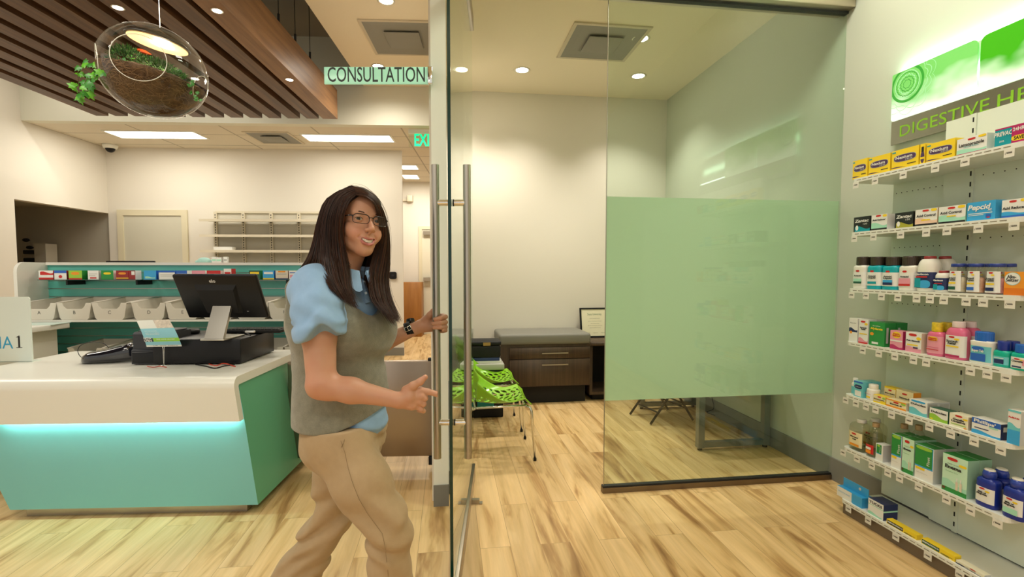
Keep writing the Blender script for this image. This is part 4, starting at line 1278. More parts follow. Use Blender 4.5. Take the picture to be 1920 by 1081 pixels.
# ================================================================== SHELVING WALL
FX = 2.25                         # front of the shelves
Y1, Y0 = 2.50, 1.655              # far and near end of the bay
PX = FX + .012                    # where the products' fronts stand
lev_py = [337, 436, 540, 638, 735, 831, 925]
LEV = []
for px, py in zip([1597, 1594, 1590, 1585, 1580, 1573, 1566], lev_py):
    c = W.pt(px, py, x=FX + .01)
    LEV.append(c.z)
mshelf = mat('shelf_white_enamel', (.76, .77, .70), .35)
mpanel = mat('shelf_back_enamel', (.66, .71, .61), .4)
mslotb = mat('slot_black', (.01, .01, .01), .8)
bay = thing('wall_shelving_unit', 'white metal shelving bay full of medicine on the right wall under the sign', 'shelving', W, (2.52, (Y0 + Y1) / 2, 0))
bx_, by_ = 2.52, (Y0 + Y1) / 2
YS = W.pt(1774, 350, x=2.52).y
mb = MB().use(mpanel); mb.box(0, .02, YS - by_, Y1 - by_, .1, LEV[0]); part('back_panel', mb, bay)
ztp = W.pt(1778, 228, x=2.505).z
mb = MB().use(mpanel); mb.box(-.015, .02, -1.2 - by_ + 1.0, YS - by_, .1, ztp); part('back_panel', mb, bay)
YU = W.pt(1820, 350, x=2.50).y
mb = MB().use(mpanel); mb.box(-.022, -.014, YU - .012 - by_, YU + .012 - by_, .1, ztp)
mb.use(mslotb); z = .13
while z < ztp - .03:
    mb.box(-.0235, -.021, YU - .003 - by_, YU + .003 - by_, z, z + .022); z += .0508
part('slotted_upright', mb, bay)
mb = MB().use(mslotb)
for k, lz_ in enumerate(LEV[:-1]):
    for q_ in range(9):
        y = YS + .02 + q_ * (Y1 - YS - .04) / 8
        mb.cyl((-.0006, y - by_, lz_ - .085 if k else lz_ - .075), (.002, y - by_, lz_ - .085 if k else lz_ - .075), .0028, seg=8)
    for q_ in range(6):
        y = YU - .05 - q_ * .045
        mb.cyl((-.0156, y - by_, lz_ - .06), (-.012, y - by_, lz_ - .06), .003, seg=8)
part('peg_holes', mb, bay)['kind'] = 'stuff'
for k, lz_ in enumerate(LEV):
    mb = MB().use(mshelf)
    r = .03
    pts = [(2.52 - bx_, Y1 - by_), (2.52 - bx_, Y0 - by_)] + \
          [(FX + r - r * math.sin(a) - bx_, Y0 + r - r * math.cos(a) - by_) for a in [PI / 2 * q_ / 5 for q_ in range(6)]] + \
          [(FX + r - r * math.cos(a) - bx_, Y1 - r + r * math.sin(a) - by_) for a in [PI / 2 * q_ / 5 for q_ in range(6)]]
    mb.prism(pts, lz_ - .022, lz_, 'Z')
    sh = part('shelf', mb, bay)
    mb = MB().use(mat('rail_slot', (.20, .17, .11), .6))
    y = Y1 - .04
    while y > Y0 + .05:
        mb.box(FX - .0008 - bx_, FX + .002 - bx_, y - .026 - by_, y - by_, lz_ - .0125, lz_ - .0095); y -= .036
    part('rail_slots', mb, sh)
mb = MB().use(mat('kick_bronze', (.17, .13, .09), .45)); mb.box(FX + .02 - bx_, -.0, Y0 - by_, Y1 - .005 - by_, 0, LEV[-1] - .022); part('kick_panel', mb, bay)

# sign above the shelving: two glowing green glass panels over a steel strip with letters
sx_ = 2.535
L0 = W.pt(1672, 250, x=sx_).y
zs1 = W.pt(1672, 230, x=sx_).z; zs0 = W.pt(1672, 273, x=sx_).z; zp1 = W.pt(1674, 143, x=sx_).z
Lm = W.pt(1838, 120, x=sx_).y
LEN = (L0 - Lm)
t = thing('category_sign', 'backlit green glass sign with steel strip lettered DIGESTIVE HEALTH', 'sign', W, (sx_, L0, zs0))
mb = MB().use(brushed_mat('sign_steel', (.36, .34, .29), 'Y', .30)); mb.box(-.004, .004, -3 * LEN, 0, 0, zs1 - zs0); part('steel_strip', mb, t)
def glass_art(name, c_top, c_bot):
    m_ = bpy.data.materials.new(name); m_.use_nodes = True
    n, l = nodes_of(m_); b = n['Principled BSDF']
    tc = n.new('ShaderNodeTexCoord'); sp_ = n.new('ShaderNodeSeparateXYZ'); l.new(tc.outputs['Generated'], sp_.inputs[0])
    nz = n.new('ShaderNodeTexNoise'); nz.inputs['Scale'].default_value = 2.2; l.new(tc.outputs['Generated'], nz.inputs['Vector'])
    ad = n.new('ShaderNodeMath'); ad.operation = 'MULTIPLY_ADD'; ad.inputs[1].default_value = .9; l.new(nz.outputs[0], ad.inputs[0]); 
    sb = n.new('ShaderNodeMath'); sb.operation = 'SUBTRACT'; sb.inputs[1].default_value = .45; l.new(sp_.outputs['Z'], sb.inputs[0]); l.new(sb.outputs[0], ad.inputs[2])
    cr = n.new('ShaderNodeValToRGB'); e = cr.color_ramp.elements
    e[0].position = .10; e[0].color = (*c_bot, 1); e[1].position = .62; e[1].color = (*c_top, 1)
    l.new(ad.outputs[0], cr.inputs[0]); l.new(cr.outputs[0], b.inputs['Base Color']); l.new(cr.outputs[0], b.inputs['Emission Color'])
    b.inputs['Emission Strength'].default_value = .45; b.inputs['Roughness'].default_value = .15
    return m_
ga = glass_art('printed_glass_pale', (.16, .52, .12), (.85, 1.0, .88)); gb_ = glass_art('printed_glass_green', (.05, .36, .01), (.80, 1.0, .80))
zt_ = zp1 - zs0; zb_ = zs1 - zs0
def panel(y0, y1, r0, m_):
    # outline in (y,z), far edge y0 nearest the glass wall; rounded corners
    r = .03
    pts = []
    for cy_, cz_, a0 in ((y0 - r, zt_ - r, 0), (y1 + r, zt_ - r, PI / 2), (y1 + .004, zb_ + .004, PI), (y0 - r * .6, zb_ + r * .6, 3 * PI / 2)):
        rr = .004 if a0 == PI else (r * .6 if a0 > 4 else (.006 if a0 == 0 and r0 else r))
        cy2, cz2 = cy_, cz_
        if a0 == 0 and r0: cy2, cz2 = y0 - .006, zt_ - .006
        for k in range(6):
            an = a0 + PI / 2 * k / 5
            pts.append((cy2 + rr * math.cos(an), cz2 + rr * math.sin(an)))
    return MB().use(m_).prism(pts, -.009, -.003, 'X')
p1 = part('glass_panel', panel(0, -LEN + .006, True, ga), t, 'pale green printed glass panel with a lacy rosette')
part('glass_panel', panel(-LEN - .006, -2 * LEN, False, gb_), t, 'deeper green printed glass panel')
# the rosette printed on the far panel
mb = MB(); gr1 = mat('rosette_green', (.04, .36, .04), .3, emit=(.05, .5, .06), estr=.12); gr2 = mat('rosette_pale', (.35, .72, .40), .3, emit=(.3, .7, .35), estr=.3)
rc = W.pt(1701, 157, x=sx_ - .009); ry_, rz_ = rc.y - L0, rc.z - zs0
def ring_(r0_, r1_, seg, m_, wob=0, nw=0, off=0.0):
    mb.use(m_)
    v = []
    for q_ in range(seg):
        a_ = 2 * PI * q_ / seg; k_ = 1 + wob * abs(math.sin(nw * a_ / 2))
        for r_ in (r0_, r1_):
            y_ = ry_ + r_ * k_ * math.cos(a_); z_ = rz_ + r_ * k_ * math.sin(a_)
            y_ = min(y_, -.002); z_ = min(z_, zt_ - .002); z_ = max(z_, zb_ + .002)
            v.append((-.0095 - off, y_, z_))
    mb.add(v, [(2 * q_, 2 * q_ + 1, (2 * q_ + 3) % (2 * seg), (2 * q_ + 2) % (2 * seg)) for q_ in range(seg)], False)
R_ = .098
ring_(R_ * .86, R_ * 1.0, 48, gr1); ring_(R_ * .70, R_ * .74, 48, gr2); ring_(R_ * .60, R_ * .64, 48, gr1, .06, 24); ring_(R_ * .46, R_ * .50, 48, gr2, .1, 16)
ring_(R_ * .34, R_ * .38, 48, gr1, .12, 12); ring_(R_ * .18, R_ * .21, 48, gr1, .25, 8); ring_(R_ * 1.10, R_ * 1.13, 72, gr2, .10, 14); ring_(R_ * 1.25, R_ * 1.28, 72, gr2, .14, 12); ring_(R_ * 1.45, R_ * 1.47, 96, gr2, .16, 10)
part('rosette_print', mb, p1)
mb = MB().use(emis('sign_led', (.80, 1.0, .93), 7.0)); mb.box(.002, .006, -3 * LEN + .02, -.02, zb_ + .01, zb_ + .022); part('led_strip', mb, t)
area_light('sign_led_light', W, (sx_ + .012, L0 - 1.5 * LEN, (zs1 + zp1) / 2), (.05, 3 * LEN - .06), 3.5, (.62, 1.0, .78), (0, 0, 0)).rotation_euler = (0, 0, 0)
LIGHTS[-1].rotation_euler = (0, math.radians(-90), 0)
area_light('sign_led_light', W, (sx_ + .006, L0 - 1.5 * LEN, zp1 + .0), (.02, 3 * LEN - .06), 3.5, (.62, 1.0, .78), (0, math.radians(180), 0))
mb = MB(); tm = mat('lime_letter', (.22, .48, .02), .4)
# letters run from the far end towards the camera
lh = (zs1 - zs0)
yA = W.pt(1687, 250, x=sx_ - .005).y - L0; yB = W.pt(1855, 200, x=sx_ - .005).y - L0
add_text(mb, 'DIGESTIVE', lh * .66, tm, face_T((-.0052, (yA + yB) / 2, lh * .47), (0, -1, 0), (0, 0, 1)), width=abs(yB - yA), bold=.0004)
part('lettering', mb, t); mb = MB()
yC = W.pt(1870, 190, x=sx_ - .005).y - L0
add_text(mb, 'HEALTH', lh * .66, tm, face_T((-.0052, yC - .20, lh * .47), (0, -1, 0), (0, 0, 1)), width=.40, bold=.0004)
part('lettering', mb, t)

# ------------------------------------------------------------------ products
ROW = ['top shelf', 'second shelf', 'third shelf', 'fourth shelf', 'fifth shelf', 'sixth shelf', 'bottom shelf']
ROT = -PI / 2
def span(k, p0, p1):
    py = lev_py[k]
    # the shelf's front line in the picture
    return yat(k, p0), yat(k, p1)
def yat(k, px, x=None):
    x = PX if x is None else x; y = W.pt(px, 500, x=x).y
    for q_ in range(3): y = W.pt(px, W.proj((x, y, LEV[k]))[1], x=x).y
    return y
def top_h(k, p0, pyt): return W.pt(p0, pyt, x=PX).z - LEV[k]
SHORT = []   # (shelf, y, short description) for the price tags
def shelf_box(k, p0, p1, pyt, d, fm, sm_, short, bands=(), texts=(), mtop=None, back=0, dx=0.0, turn=0.0):
    a, b = span(k, p0, p1); h = top_h(k, p0, pyt); w = abs(a - b) - .002
    lab = '%s, %s' % (short, ROW[k])
    o = carton('medicine_carton', w, d, h, fm, sm_, lab, 'products on the shelving wall', W, (PX + dx, (a + b) / 2, LEV[k]), ROT + turn, bands, texts, mtop=mtop)
    SHORT.append((k, (a + b) / 2, short))
    for q_ in range(back):
        c = copy_tree(o); c.location = o.location + Vector(((d + .003) * (q_ + 1), 0, 0))
        c['label'] = 'another %s standing behind the front one, %s' % (short, ROW[k])
        c['label'] = ' '.join(c['label'].split()[:16])
    return o
OV = lambda x0, x1, z0, z1, m_: (x0, x1, z0, z1, m_, 'oval')
WV = lambda x0, x1, z0, z1, m_: (x0, x1, z0, z1, m_, 'wave')
def leader(cx, cz, w=.30, h=.12): return OV(cx - w / 2, cx + w / 2, cz - h / 2, cz + h / 2, pRed)
B1 = dict(bold=.0005)
# top shelf
def nex(p0, p1, pyt, short, back=0):
    return shelf_box(0, p0, p1, pyt, .045, pYe, pYe, short,
        [(0, .9, 0, .14, pPu, 'wave'), (0, 1, .0, .08, pYe), OV(.08, .92, .36, .74, pGy), OV(.10, .90, .38, .72, pPu), (.02, .16, .86, .93, pTe), (.6, .92, .18, .22, pBk)],
        [('Nexium', .02, pWh, .47, .58, .62, B1), ('24HR', .012, pSi, .66, .44, .28)], back=back)
nex(1598, 1626, 303, 'small yellow carton with a purple oval')
nex(1628, 1668.5, 297, 'middling yellow carton with a purple oval')
nex(1671, 1722, 285, 'large yellow carton with a purple oval and a bottle beside it')
shelf_box(0, 1724, 1734, 271, .05, pYe, pYe, 'narrow yellow carton side printed with a dark bottle', [OV(.1, .9, .05, .65, pPu), (.25, .75, .6, .85, pBk), (.1, .9, .25, .35, pYe)])
nex(1736, 1790, 272, 'largest yellow carton with a purple oval')
shelf_box(0, 1793, 1850, 263, .055, pWh, pWh, 'white carton with a green wave and magenta foot',
    [(0, 1, 0, .07, pMg), WV(0, 1, .07, .34, pMi), leader(.5, .86, .26, .12), OV(.72, .98, .84, .98, pYe)], [('Lansoprazole', .02, pBk, .5, .58, .84, B1), ('Delayed Release', .01, pTe, .5, .44, .5)], back=0)
shelf_box(0, 1864, 1912, 244, .06, pTe, pTe, 'teal carton with a magenta edge', [(0, 1, .92, 1, pMg), (0, .35, .02, .10, pTe)], [('PREVACID', .024, pWh, .45, .66, .95, dict(bold=.0007, shear=.2)), ('24HR', .012, pWh, .3, .25, .2)])
shelf_box(0, 1897, 1944, 236, .05, pMg, pMg, 'magenta carton with a yellow SAVE burst', [OV(-.0, .62, .12, .42, pYe)], [('SAVE', .02, pBk, .32, .27, .42, B1), ('24HR', .02, pWh, .3, .75, .5, B1)], dx=-.004)
# second shelf
def zan(p0, p1, pyt, m2, short):
    return shelf_box(1, p0, p1, pyt, .05, pBk, pBk, short, [(.08, 1, 0, .38, m2, 'wave'), (.12, .30, .10, .44, pWh, 'oval')], [('Zantac', .022, pWh, .5, .72, .86, dict(bold=.0006, shear=.15)), ('150', .012, pWh, .72, .50, .24)], back=1)
zan(1600, 1631, 408, pTe, 'black carton with a teal foot')
shelf_box(1, 1633, 1663, 404, .045, pWh, pWh, 'small white and mint carton', [(0, 1, 0, .14, pBk), WV(0, 1, .12, .5, pMi), leader(.45, .92, .34, .12), OV(.72, .98, .82, .98, pYe)], [('Acid Reducer', .012, pBk, .5, .66, .84, B1)], back=1)
zan(1677, 1712, 400, P_('olive', (.36, .34, .03)), 'black carton with an olive foot')
shelf_box(1, 1715, 1757, 394, .045, pWh, pPe, 'white and peach carton', [(0, 1, 0, .12, pBk), WV(0, 1, .12, .48, pPe), leader(.48, .90, .30, .12), OV(.72, .98, .82, .98, pYe), (.3, .7, .30, .38, pYe)], [('Acid Control', .016, pBk, .5, .60, .86, B1)], back=1)
shelf_box(1, 1759, 1810, 389, .045, pWh, pMi, 'larger white and mint carton', [(0, 1, 0, .12, pBk), WV(0, 1, .12, .50, pMi), leader(.48, .88, .28, .12), OV(.72, .98, .82, .98, pYe), (.32, .66, .38, .45, pYe)], [('Acid Control', .016, pBk, .46, .62, .80, B1)], back=1)
shelf_box(1, 1812, 1866, 381, .06, pLB, pLB, 'bright blue carton with white lettering', [(.05, .9, .36, .40, pWh), (.05, .6, .28, .31, pWh), (.68, .86, .10, .3, pBl), (.72, .82, .10, .16, pRed)], [('Pepcid', .03, pWh, .44, .70, .82, dict(bold=.001, shear=.2)), ('AC', .012, pWh, .82, .52, .14, B1)])
shelf_box(1, 1877, 1925, 376, .05, pWh, pWh, 'white carton with a blue foot at the right end', [(0, 1, 0, .14, pBl), WV(0, 1, .12, .34, pLB), leader(.45, .88, .30, .12), OV(.75, .98, .82, .98, pYe)], [('Acid Reducer', .015, pBk, .5, .52, .92, B1)], back=1)

# bottles
def superpt(a, rx, ry, n_):
    ca, sa = math.cos(a), math.sin(a)
    q_ = (abs(ca) ** n_ + abs(sa) ** n_) ** (-1 / n_)
    return rx * ca * q_, ry * sa * q_
def shelf_bottle(k, p0, p1, pyt, body, cap, label, short, texts=(), capfrac=.22, capw=.6, n_=3.2, depth=.62, shoulder=.12, neck=.5, label_z=(.15, .7), taper=0.0, capstyle='plain', bands=(), back=0, waist=0.0, lab_w=.80, inner=None, dx=0.0, back_dx=0.0):
    a, b = span(k, p0, p1); H = top_h(k, (p0 + p1) / 2, pyt); w = abs(a - b) - .001
    rx = w / 2; ry = rx * depth
    capH = H * capfrac; hb = H - capH
    lab = '%s, %s' % (short, ROW[k])
    mb = MB().use(body)
    zsht = hb * (1 - shoulder)
    prof = [(rx * .90, 0), (rx * .98, hb * .015), (rx, hb * .05)]
    for q_ in range(1, 8):
        s_ = q_ / 8; r_ = rx * (1 - taper * s_) * (1 - waist * math.sin(PI * s_) )
        prof.append((r_, hb * .05 + (zsht - hb * .05) * s_))
    rt = rx * (1 - taper)
    for q_ in range(0, 6):
        s_ = q_ / 5
        prof.append((rt - (rt - rx * neck) * (1 - math.cos(s_ * PI / 2)) , zsht + (hb * .985 - zsht) * math.sin(s_ * PI / 2)))
    prof.append((rx * neck, hb))
    mb.lathe(prof, (0, 0, 0), 32, 1, depth, True, n_)
    o = one('medicine_bottle', mb, lab, 'bottle', W, (PX + ry + dx, (a + b) / 2, LEV[k]), ROT, 'products on the shelving wall')
    mb = MB().use(cap); rc_ = rx * capw
    if capstyle == 'ribbed':
        v = []; sg_ = 48
        for z_, r_ in ((hb - .002, rc_), (H - capH * .12, rc_), (H, rc_ * .90)):
            for q_ in range(sg_):
                a_ = 2 * PI * q_ / sg_; rr_ = r_ * (1 + (.025 if q_ % 2 else 0))
                v.append((rr_ * math.cos(a_), rr_ * math.sin(a_) * min(1, depth * 1.25), z_))
        f_ = []
        for i_ in range(2):
            for q_ in range(sg_):
                A_ = i_ * sg_ + q_; B_ = i_ * sg_ + (q_ + 1) % sg_
                f_.append((A_, B_, B_ + sg_, A_ + sg_))
        f_.append(tuple(range(2 * sg_, 3 * sg_)))
        mb.add(v, f_, False)
    elif capstyle == 'cone':
        mb.lathe([(rc_, hb - .003), (rc_ * .99, hb + capH * .5), (rc_ * .80, H - capH * .16)], (0, 0, 0), 28, 1, min(1, depth * 1.2))
        mb.use(cWhP); mb.lathe([(rc_ * .80, H - capH * .2), (rc_ * .76, H - capH * .04), (rc_ * .60, H)], (0, 0, 0), 28, 1, min(1, depth * 1.2))
    else:
        mb.lathe([(rc_ * .98, hb - .003), (rc_, hb), (rc_, H - .004), (rc_ * .94, H)], (0, 0, 0), 28, 1, min(1, depth * 1.3))
    cp = part('cap', mb, o)
    if label is not None:
        mb = MB().use(label); z0_, z1_ = hb * label_z[0], hb * label_z[1]
        na, nz_ = 12, 6; v = []
        half = PI / 2 * lab_w
        for j_ in range(nz_ + 1):
            z_ = z0_ + (z1_ - z0_) * j_ / nz_; s_ = min(1, max(0, (z_ - hb * .05) / (zsht - hb * .05)))
            r_ = rx * (1 - taper * s_) * (1 - waist * math.sin(PI * s_))
            for i_ in range(na + 1):
                a_ = -PI / 2 - half + 2 * half * i_ / na
                x_, y_ = superpt(a_, r_ + .0008, r_ * depth + .0008, n_)
                v.append((x_, y_, z_))
        mb.add(v, [(j_ * (na + 1) + i_, j_ * (na + 1) + i_ + 1, (j_ + 1) * (na + 1) + i_ + 1, (j_ + 1) * (na + 1) + i_) for j_ in range(nz_) for i_ in range(na)], True)
        # printed bands lie on the label's flat front
        for q_, bd in enumerate(bands):
            x0, x1, z0b, z1b, bm_ = bd[:5]
            X0, X1 = -rx + 2 * rx * x0, -rx + 2 * rx * x1; Z0b, Z1b = hb * z0b, hb * z1b
            yy = -(rx * depth) * (1.0) - .0016 - .0003 * q_
            if taper or waist:
                sm__ = min(1, max(0, ((Z0b + Z1b) / 2 - hb * .05) / (zsht - hb * .05)))
                yy = -(rx * depth) * (1 - taper * max(0, sm__ - .1)) * (1 - waist * .6 * math.sin(PI * sm__)) - .0016 - .0003 * q_
            mb.use(bm_)
            if len(bd) > 5:
                pts = []
                for c_ in range(20):
                    a_ = 2 * PI * c_ / 20; xx, zz = superpt(a_, (X1 - X0) / 2, (Z1b - Z0b) / 2, 2.6)
                    pts.append(((X0 + X1) / 2 + xx, yy, (Z0b + Z1b) / 2 + zz))
                mb.add(pts, [tuple(range(20))], False)
            else:
                mb.add([(X0, yy, Z0b), (X1, yy, Z0b), (X1, yy, Z1b), (X0, yy, Z1b)], [(0, 1, 2, 3)], False)
        lb = part('label', mb, o)
        if texts:
            mb = MB()
            for tx in texts:
                s_, sz_, tm_, cx_, cz_, wd_ = tx[:6]; kw = dict(tx[6]) if len(tx) > 6 else {}
                sm__ = min(1, max(0, (cz_ * hb - hb * .05) / (zsht - hb * .05)))
                yy = -(rx * depth) * (1 - taper * max(0, sm__ - .1)) * (1 - waist * .6 * math.sin(PI * sm__)) - .0022 - .0003 * len(bands)
                add_text(mb, s_, sz_, tm_, face_T((-rx + 2 * rx * cx_, yy, cz_ * hb), (1, 0, 0), (0, 0, 1)), width=wd_ * 2 * rx if wd_ else None, **kw)
            part('print', mb, lb)
    if inner is not None:
        mb = MB().use(inner); mb.lathe([(rx * .80, .004), (rx * .92, hb * .06), (rx * .92 * (1 - taper * .5), hb * .55), (rx * .6, hb * .6), (.0001, hb * .6)], (0, 0, 0), 24, 1, depth, True, n_); part('contents', mb, o)
    SHORT.append((k, (a + b) / 2, short))
    for q_ in range(back):
        c = copy_tree(o); c.location = o.location + Vector(((2 * ry + .003) * (q_ + 1), back_dx, 0))
        c['label'] = ' '.join(('another %s standing behind the front one, %s' % (short, ROW[k])).split()[:16])
    return o
cBrn = mat('brown_ribbed_cap', (.035, .022, .012), .45); cNav = mat('navy_cap', (.01, .03, .22), .35); cWhP = mat('white_plastic', (.78, .76, .68), .35); cTea = mat('teal_plastic', (.0, .36, .42), .3)
cRedC = mat('maroon_cap', (.30, .03, .03), .4); cPnk = mat('pink_liquid_plastic', (.68, .13, .25), .25); cPWh = mat('pinkish_white_cap', (.72, .58, .56), .4); cYel = mat('yellow_printed_cap', (.72, .50, .02), .4, noise_amt=.5, noise_scale=90)
cBlu = mat('blue_cap', (.01, .12, .50), .35); cSea = mat('sea_green_plastic', (.0, .42, .30), .3); cRoy = mat('royal_blue_plastic', (.008, .025, .26), .3); cBeige = mat('tan_cap', (.45, .30, .14), .45)
TXT = lambda s1, s2=None: [(s1, .011, pBk, .5, .54, .52, B1)] + ([(s2, .011, pBk, .5, .47, .52, B1)] if s2 else [])
LB = [OV(.36, .60, .62, .68, pRed), (.32, .70, .18, .26, pDG)]
shelf_bottle(2, 1595, 1620, 481, cWhP, cBrn, pWh, 'white antacid bottle with a mint label and brown cap', TXT('Antacid'), .25, .72, bands=[OV(.36, .62, .70, .78, pRed), (.2, .8, .30, .42, pMi), (.2, .8, .22, .30, pDG)], capstyle='ribbed', back=1)
shelf_bottle(2, 1621, 1648, 481, cTea, cBrn, pWh, 'left teal liquid bottle with a green-printed label and brown cap', TXT('Antacid', 'Liquid'), .25, .72, bands=[OV(.36, .62, .70, .78, pRed), (.2, .8, .22, .32, pTe)], capstyle='ribbed', back=1)
shelf_bottle(2, 1649, 1679, 481, cTea, cBrn, pWh, 'right teal liquid bottle with a navy-printed label and brown cap', TXT('Antacid', 'Liquid'), .25, .72, bands=[OV(.36, .62, .70, .78, pRed), (.2, .8, .30, .40, pLB), (.2, .8, .20, .30, pNa)], capstyle='ribbed', back=1)
shelf_bottle(2, 1680, 1711, 480, cWhP, cBrn, pWh, 'white antacid bottle with a pink berry label and brown cap', TXT('Antacid'), .25, .78, bands=[OV(.36, .62, .70, .78, pRed), (.15, .85, .26, .48, pPk), (.15, .85, .18, .26, pRed)], capstyle='ribbed', back=1)
gv = [OV(.30, .95, .10, .34, pLB), (.10, .42, .12, .40, pTe), (.16, .78, .42, .46, pRed)]
shelf_bottle(2, 1711, 1746, 480, cWhP, cRedC, pNa, 'tall white bottle with a navy label and flat maroon cap', [('Gaviscon', .013, pWh, .48, .52, .74, B1)], .06, .52, n_=2.4, depth=.85, shoulder=.32, label_z=(.10, .58), bands=gv, back=1)
shelf_bottle(2, 1747, 1772, 507, cWhP, cRedC, pNa, 'short white bottle with a navy label and maroon cap', [('Gaviscon', .010, pWh, .48, .60, .74, B1)], .09, .62, n_=2.4, depth=.85, shoulder=.2, label_z=(.12, .72), bands=gv, dx=.0)
mclr = sheet_glass('clear_jar_plastic', (.94, .93, .88), .05)
tabs1 = mat('pastel_tablets', (.75, .66, .50), .6, noise_amt=.4, noise_scale=70); tabs2 = mat('orange_pink_tablets', (.78, .42, .28), .6, noise_amt=.5, noise_scale=70); tabs3 = mat('pink_tablets', (.72, .32, .36), .6, noise_amt=.5, noise_scale=70)
AT = [('Antacid', .012, pBk, .40, .56, .42, B1), ('Tablets', .012, pBk, .40, .49, .42, B1)]
for (p0, p1, tb, sh_, lc) in ((1772, 1803, tabs1, 'clear jar of pale tablets with a blue lid', pDG), (1806, 1838, tabs2, 'clear jar of orange tablets with a blue lid', pBl), (1840, 1878, tabs3, 'clear jar of pink tablets with a blue lid', pNa)):
    shelf_bottle(2, p0, p1, 494, mclr, cNav, pWh, sh_, AT, .09, .80, n_=2.6, depth=.6, shoulder=.12, neck=.78, label_z=(.06, .82), taper=.14, bands=[OV(.30, .52, .74, .80, pRed), OV(.42, .60, .66, .72, pYe), (.20, .62, .34, .40, pYe), (.20, .62, .12, .24, lc)], back=1, lab_w=.5, inner=tb)
shelf_box(2, 1881, 1924, 509, .07, pOr, pOr, 'orange carton with a white disc', [(0, 1, 0, .3, P_('deep_orange', (.70, .18, .01))), OV(.02, .74, .42, .97, pAq), OV(.04, .72, .44, .95, pWh)], [('Alka-', .018, pBk, .34, .78, .42, B1), ('Seltzer', .018, pBk, .38, .64, .58, B1)])
# fourth shelf
shelf_box(3, 1591, 1607, 595, .05, pWh, pWh, 'narrow white carton with a blue and brown swoosh', [WV(0, 1, .42, .60, pNa), OV(.1, .4, .34, .46, pOr)], [('Equate', .008, pBk, .5, .80, .7)], back=1)
shelf_box(3, 1609, 1627, 597, .05, pWh, pWh, 'narrow white carton with a pink foot', [WV(0, 1, 0, .24, pPk), (0, 1, 0, .06, pRed), leader(.45, .9, .5, .08), OV(.6, .95, .76, .86, pYe), (.1, .9, .38, .42, pYe)], [('Stomach\nRelief', .010, pBk, .5, .62, .72, B1)], back=1)
shelf_box(3, 1629, 1658, 602, .065, pGr, pGr, 'tall dark green carton with yellow lettering', [(.18, .60, .07, .16, pWh), OV(.05, .3, .42, .56, pOr), (.15, .35, .15, .8, pSi, 'side')], [('Benefiber', .008, pWh, .48, .84, .5), ('Mylanta', .015, pYe, .48, .72, .80, dict(shear=.2, bold=.0005))], back=1)
shelf_box(3, 1668, 1692, 618, .06, pPk, P_('raspberry', (.45, .02, .12)), 'pink carton with a yellow burst', [OV(.15, .85, .60, .95, pYe), WV(0, 1, .0, .25, P_('raspberry', (.45, .02, .12))), (.02, .98, .42, .50, pWh)], [('Pepto\nBismol', .011, pRed, .5, .78, .58, B1)])
shelf_box(3, 1697, 1727, 621, .055, pWh, pBe, 'white carton with a pink foot and red oval', [(0, 1, 0, .10, pPk), WV(0, 1, .10, .3, pPk), leader(.45, .88, .5, .13), OV(.68, .98, .64, .80, pYe), (.1, .8, .34, .40, pYe), (.5, .8, .2, .28, pPu)], [('Pink Bismuth', .010, pBk, .5, .58, .86, B1)])
shelf_bottle(3, 1733, 1763, 604, cPnk, cYel, pPk, 'pink bottle with a yellow printed cap', [('Pepto', .010, pRed, .5, .72, .5, B1), ('Bismol', .010, pRed, .5, .65, .5, B1)], .26, .62, n_=3, depth=.6, shoulder=.18, label_z=(.10, .80), bands=[OV(.2, .8, .60, .78, pYe), (.12, .88, .34, .36, cPnk), (.12, .88, .24, .27, pRed)], back=1)
shelf_bottle(3, 1766, 1805, 602, cPnk, cPWh, pWh, 'larger pink bottle with a pinkish white cap', [('Stomach', .014, pBk, .48, .56, .55, B1), ('Relief', .014, pBk, .48, .49, .40, B1)], .15, .55, n_=3, depth=.6, shoulder=.26, label_z=(.08, .74), bands=[OV(.30, .58, .66, .72, pRed), OV(.56, .82, .60, .66, pYe), (.15, .85, .08, .14, P_('raspberry', (.45, .02, .12))), (.2, .8, .38, .42, pYe)], back=1)
shelf_bottle(3, 1812, 1857, 621, cWhP, cBlu, pAq, 'waisted white bottle with a blue ribbed cap and blue label', [('Super Tab', .014, pWh, .46, .56, .50, B1)], .28, .72, n_=3.4, depth=.55, shoulder=.06, neck=.75, label_z=(.10, .76), waist=.08, bands=[(.16, .78, .12, .44, pBl), OV(.2, .72, .56, .74, pBl)], capstyle='ribbed', lab_w=.6)
shelf_bottle(3, 1853, 1886, 639, cSea, cRoy, pAq, 'sea green bottle with a navy cap and blue label', [], .34, .68, n_=3, depth=.62, shoulder=.18, label_z=(.15, .62), bands=[(.2, .75, .2, .45, pNa), (.2, .75, .50, .54, pWh)], lab_w=.6, dx=.01, back=1)
shelf_bottle(3, 1890, 1926, 645, cSea, cBlu, pWh, 'sea green bottle with a white label and red oval at the right end', [('Chewable', .010, pBk, .5, .50, .6, B1)], .30, .72, n_=3, depth=.62, shoulder=.16, label_z=(.12, .72), bands=[OV(.3, .6, .58, .66, pRed), OV(.6, .85, .56, .62, pYe), (.2, .7, .16, .24, pNa), (.75, .9, .3, .6, pPk)], capstyle='ribbed', back=1)
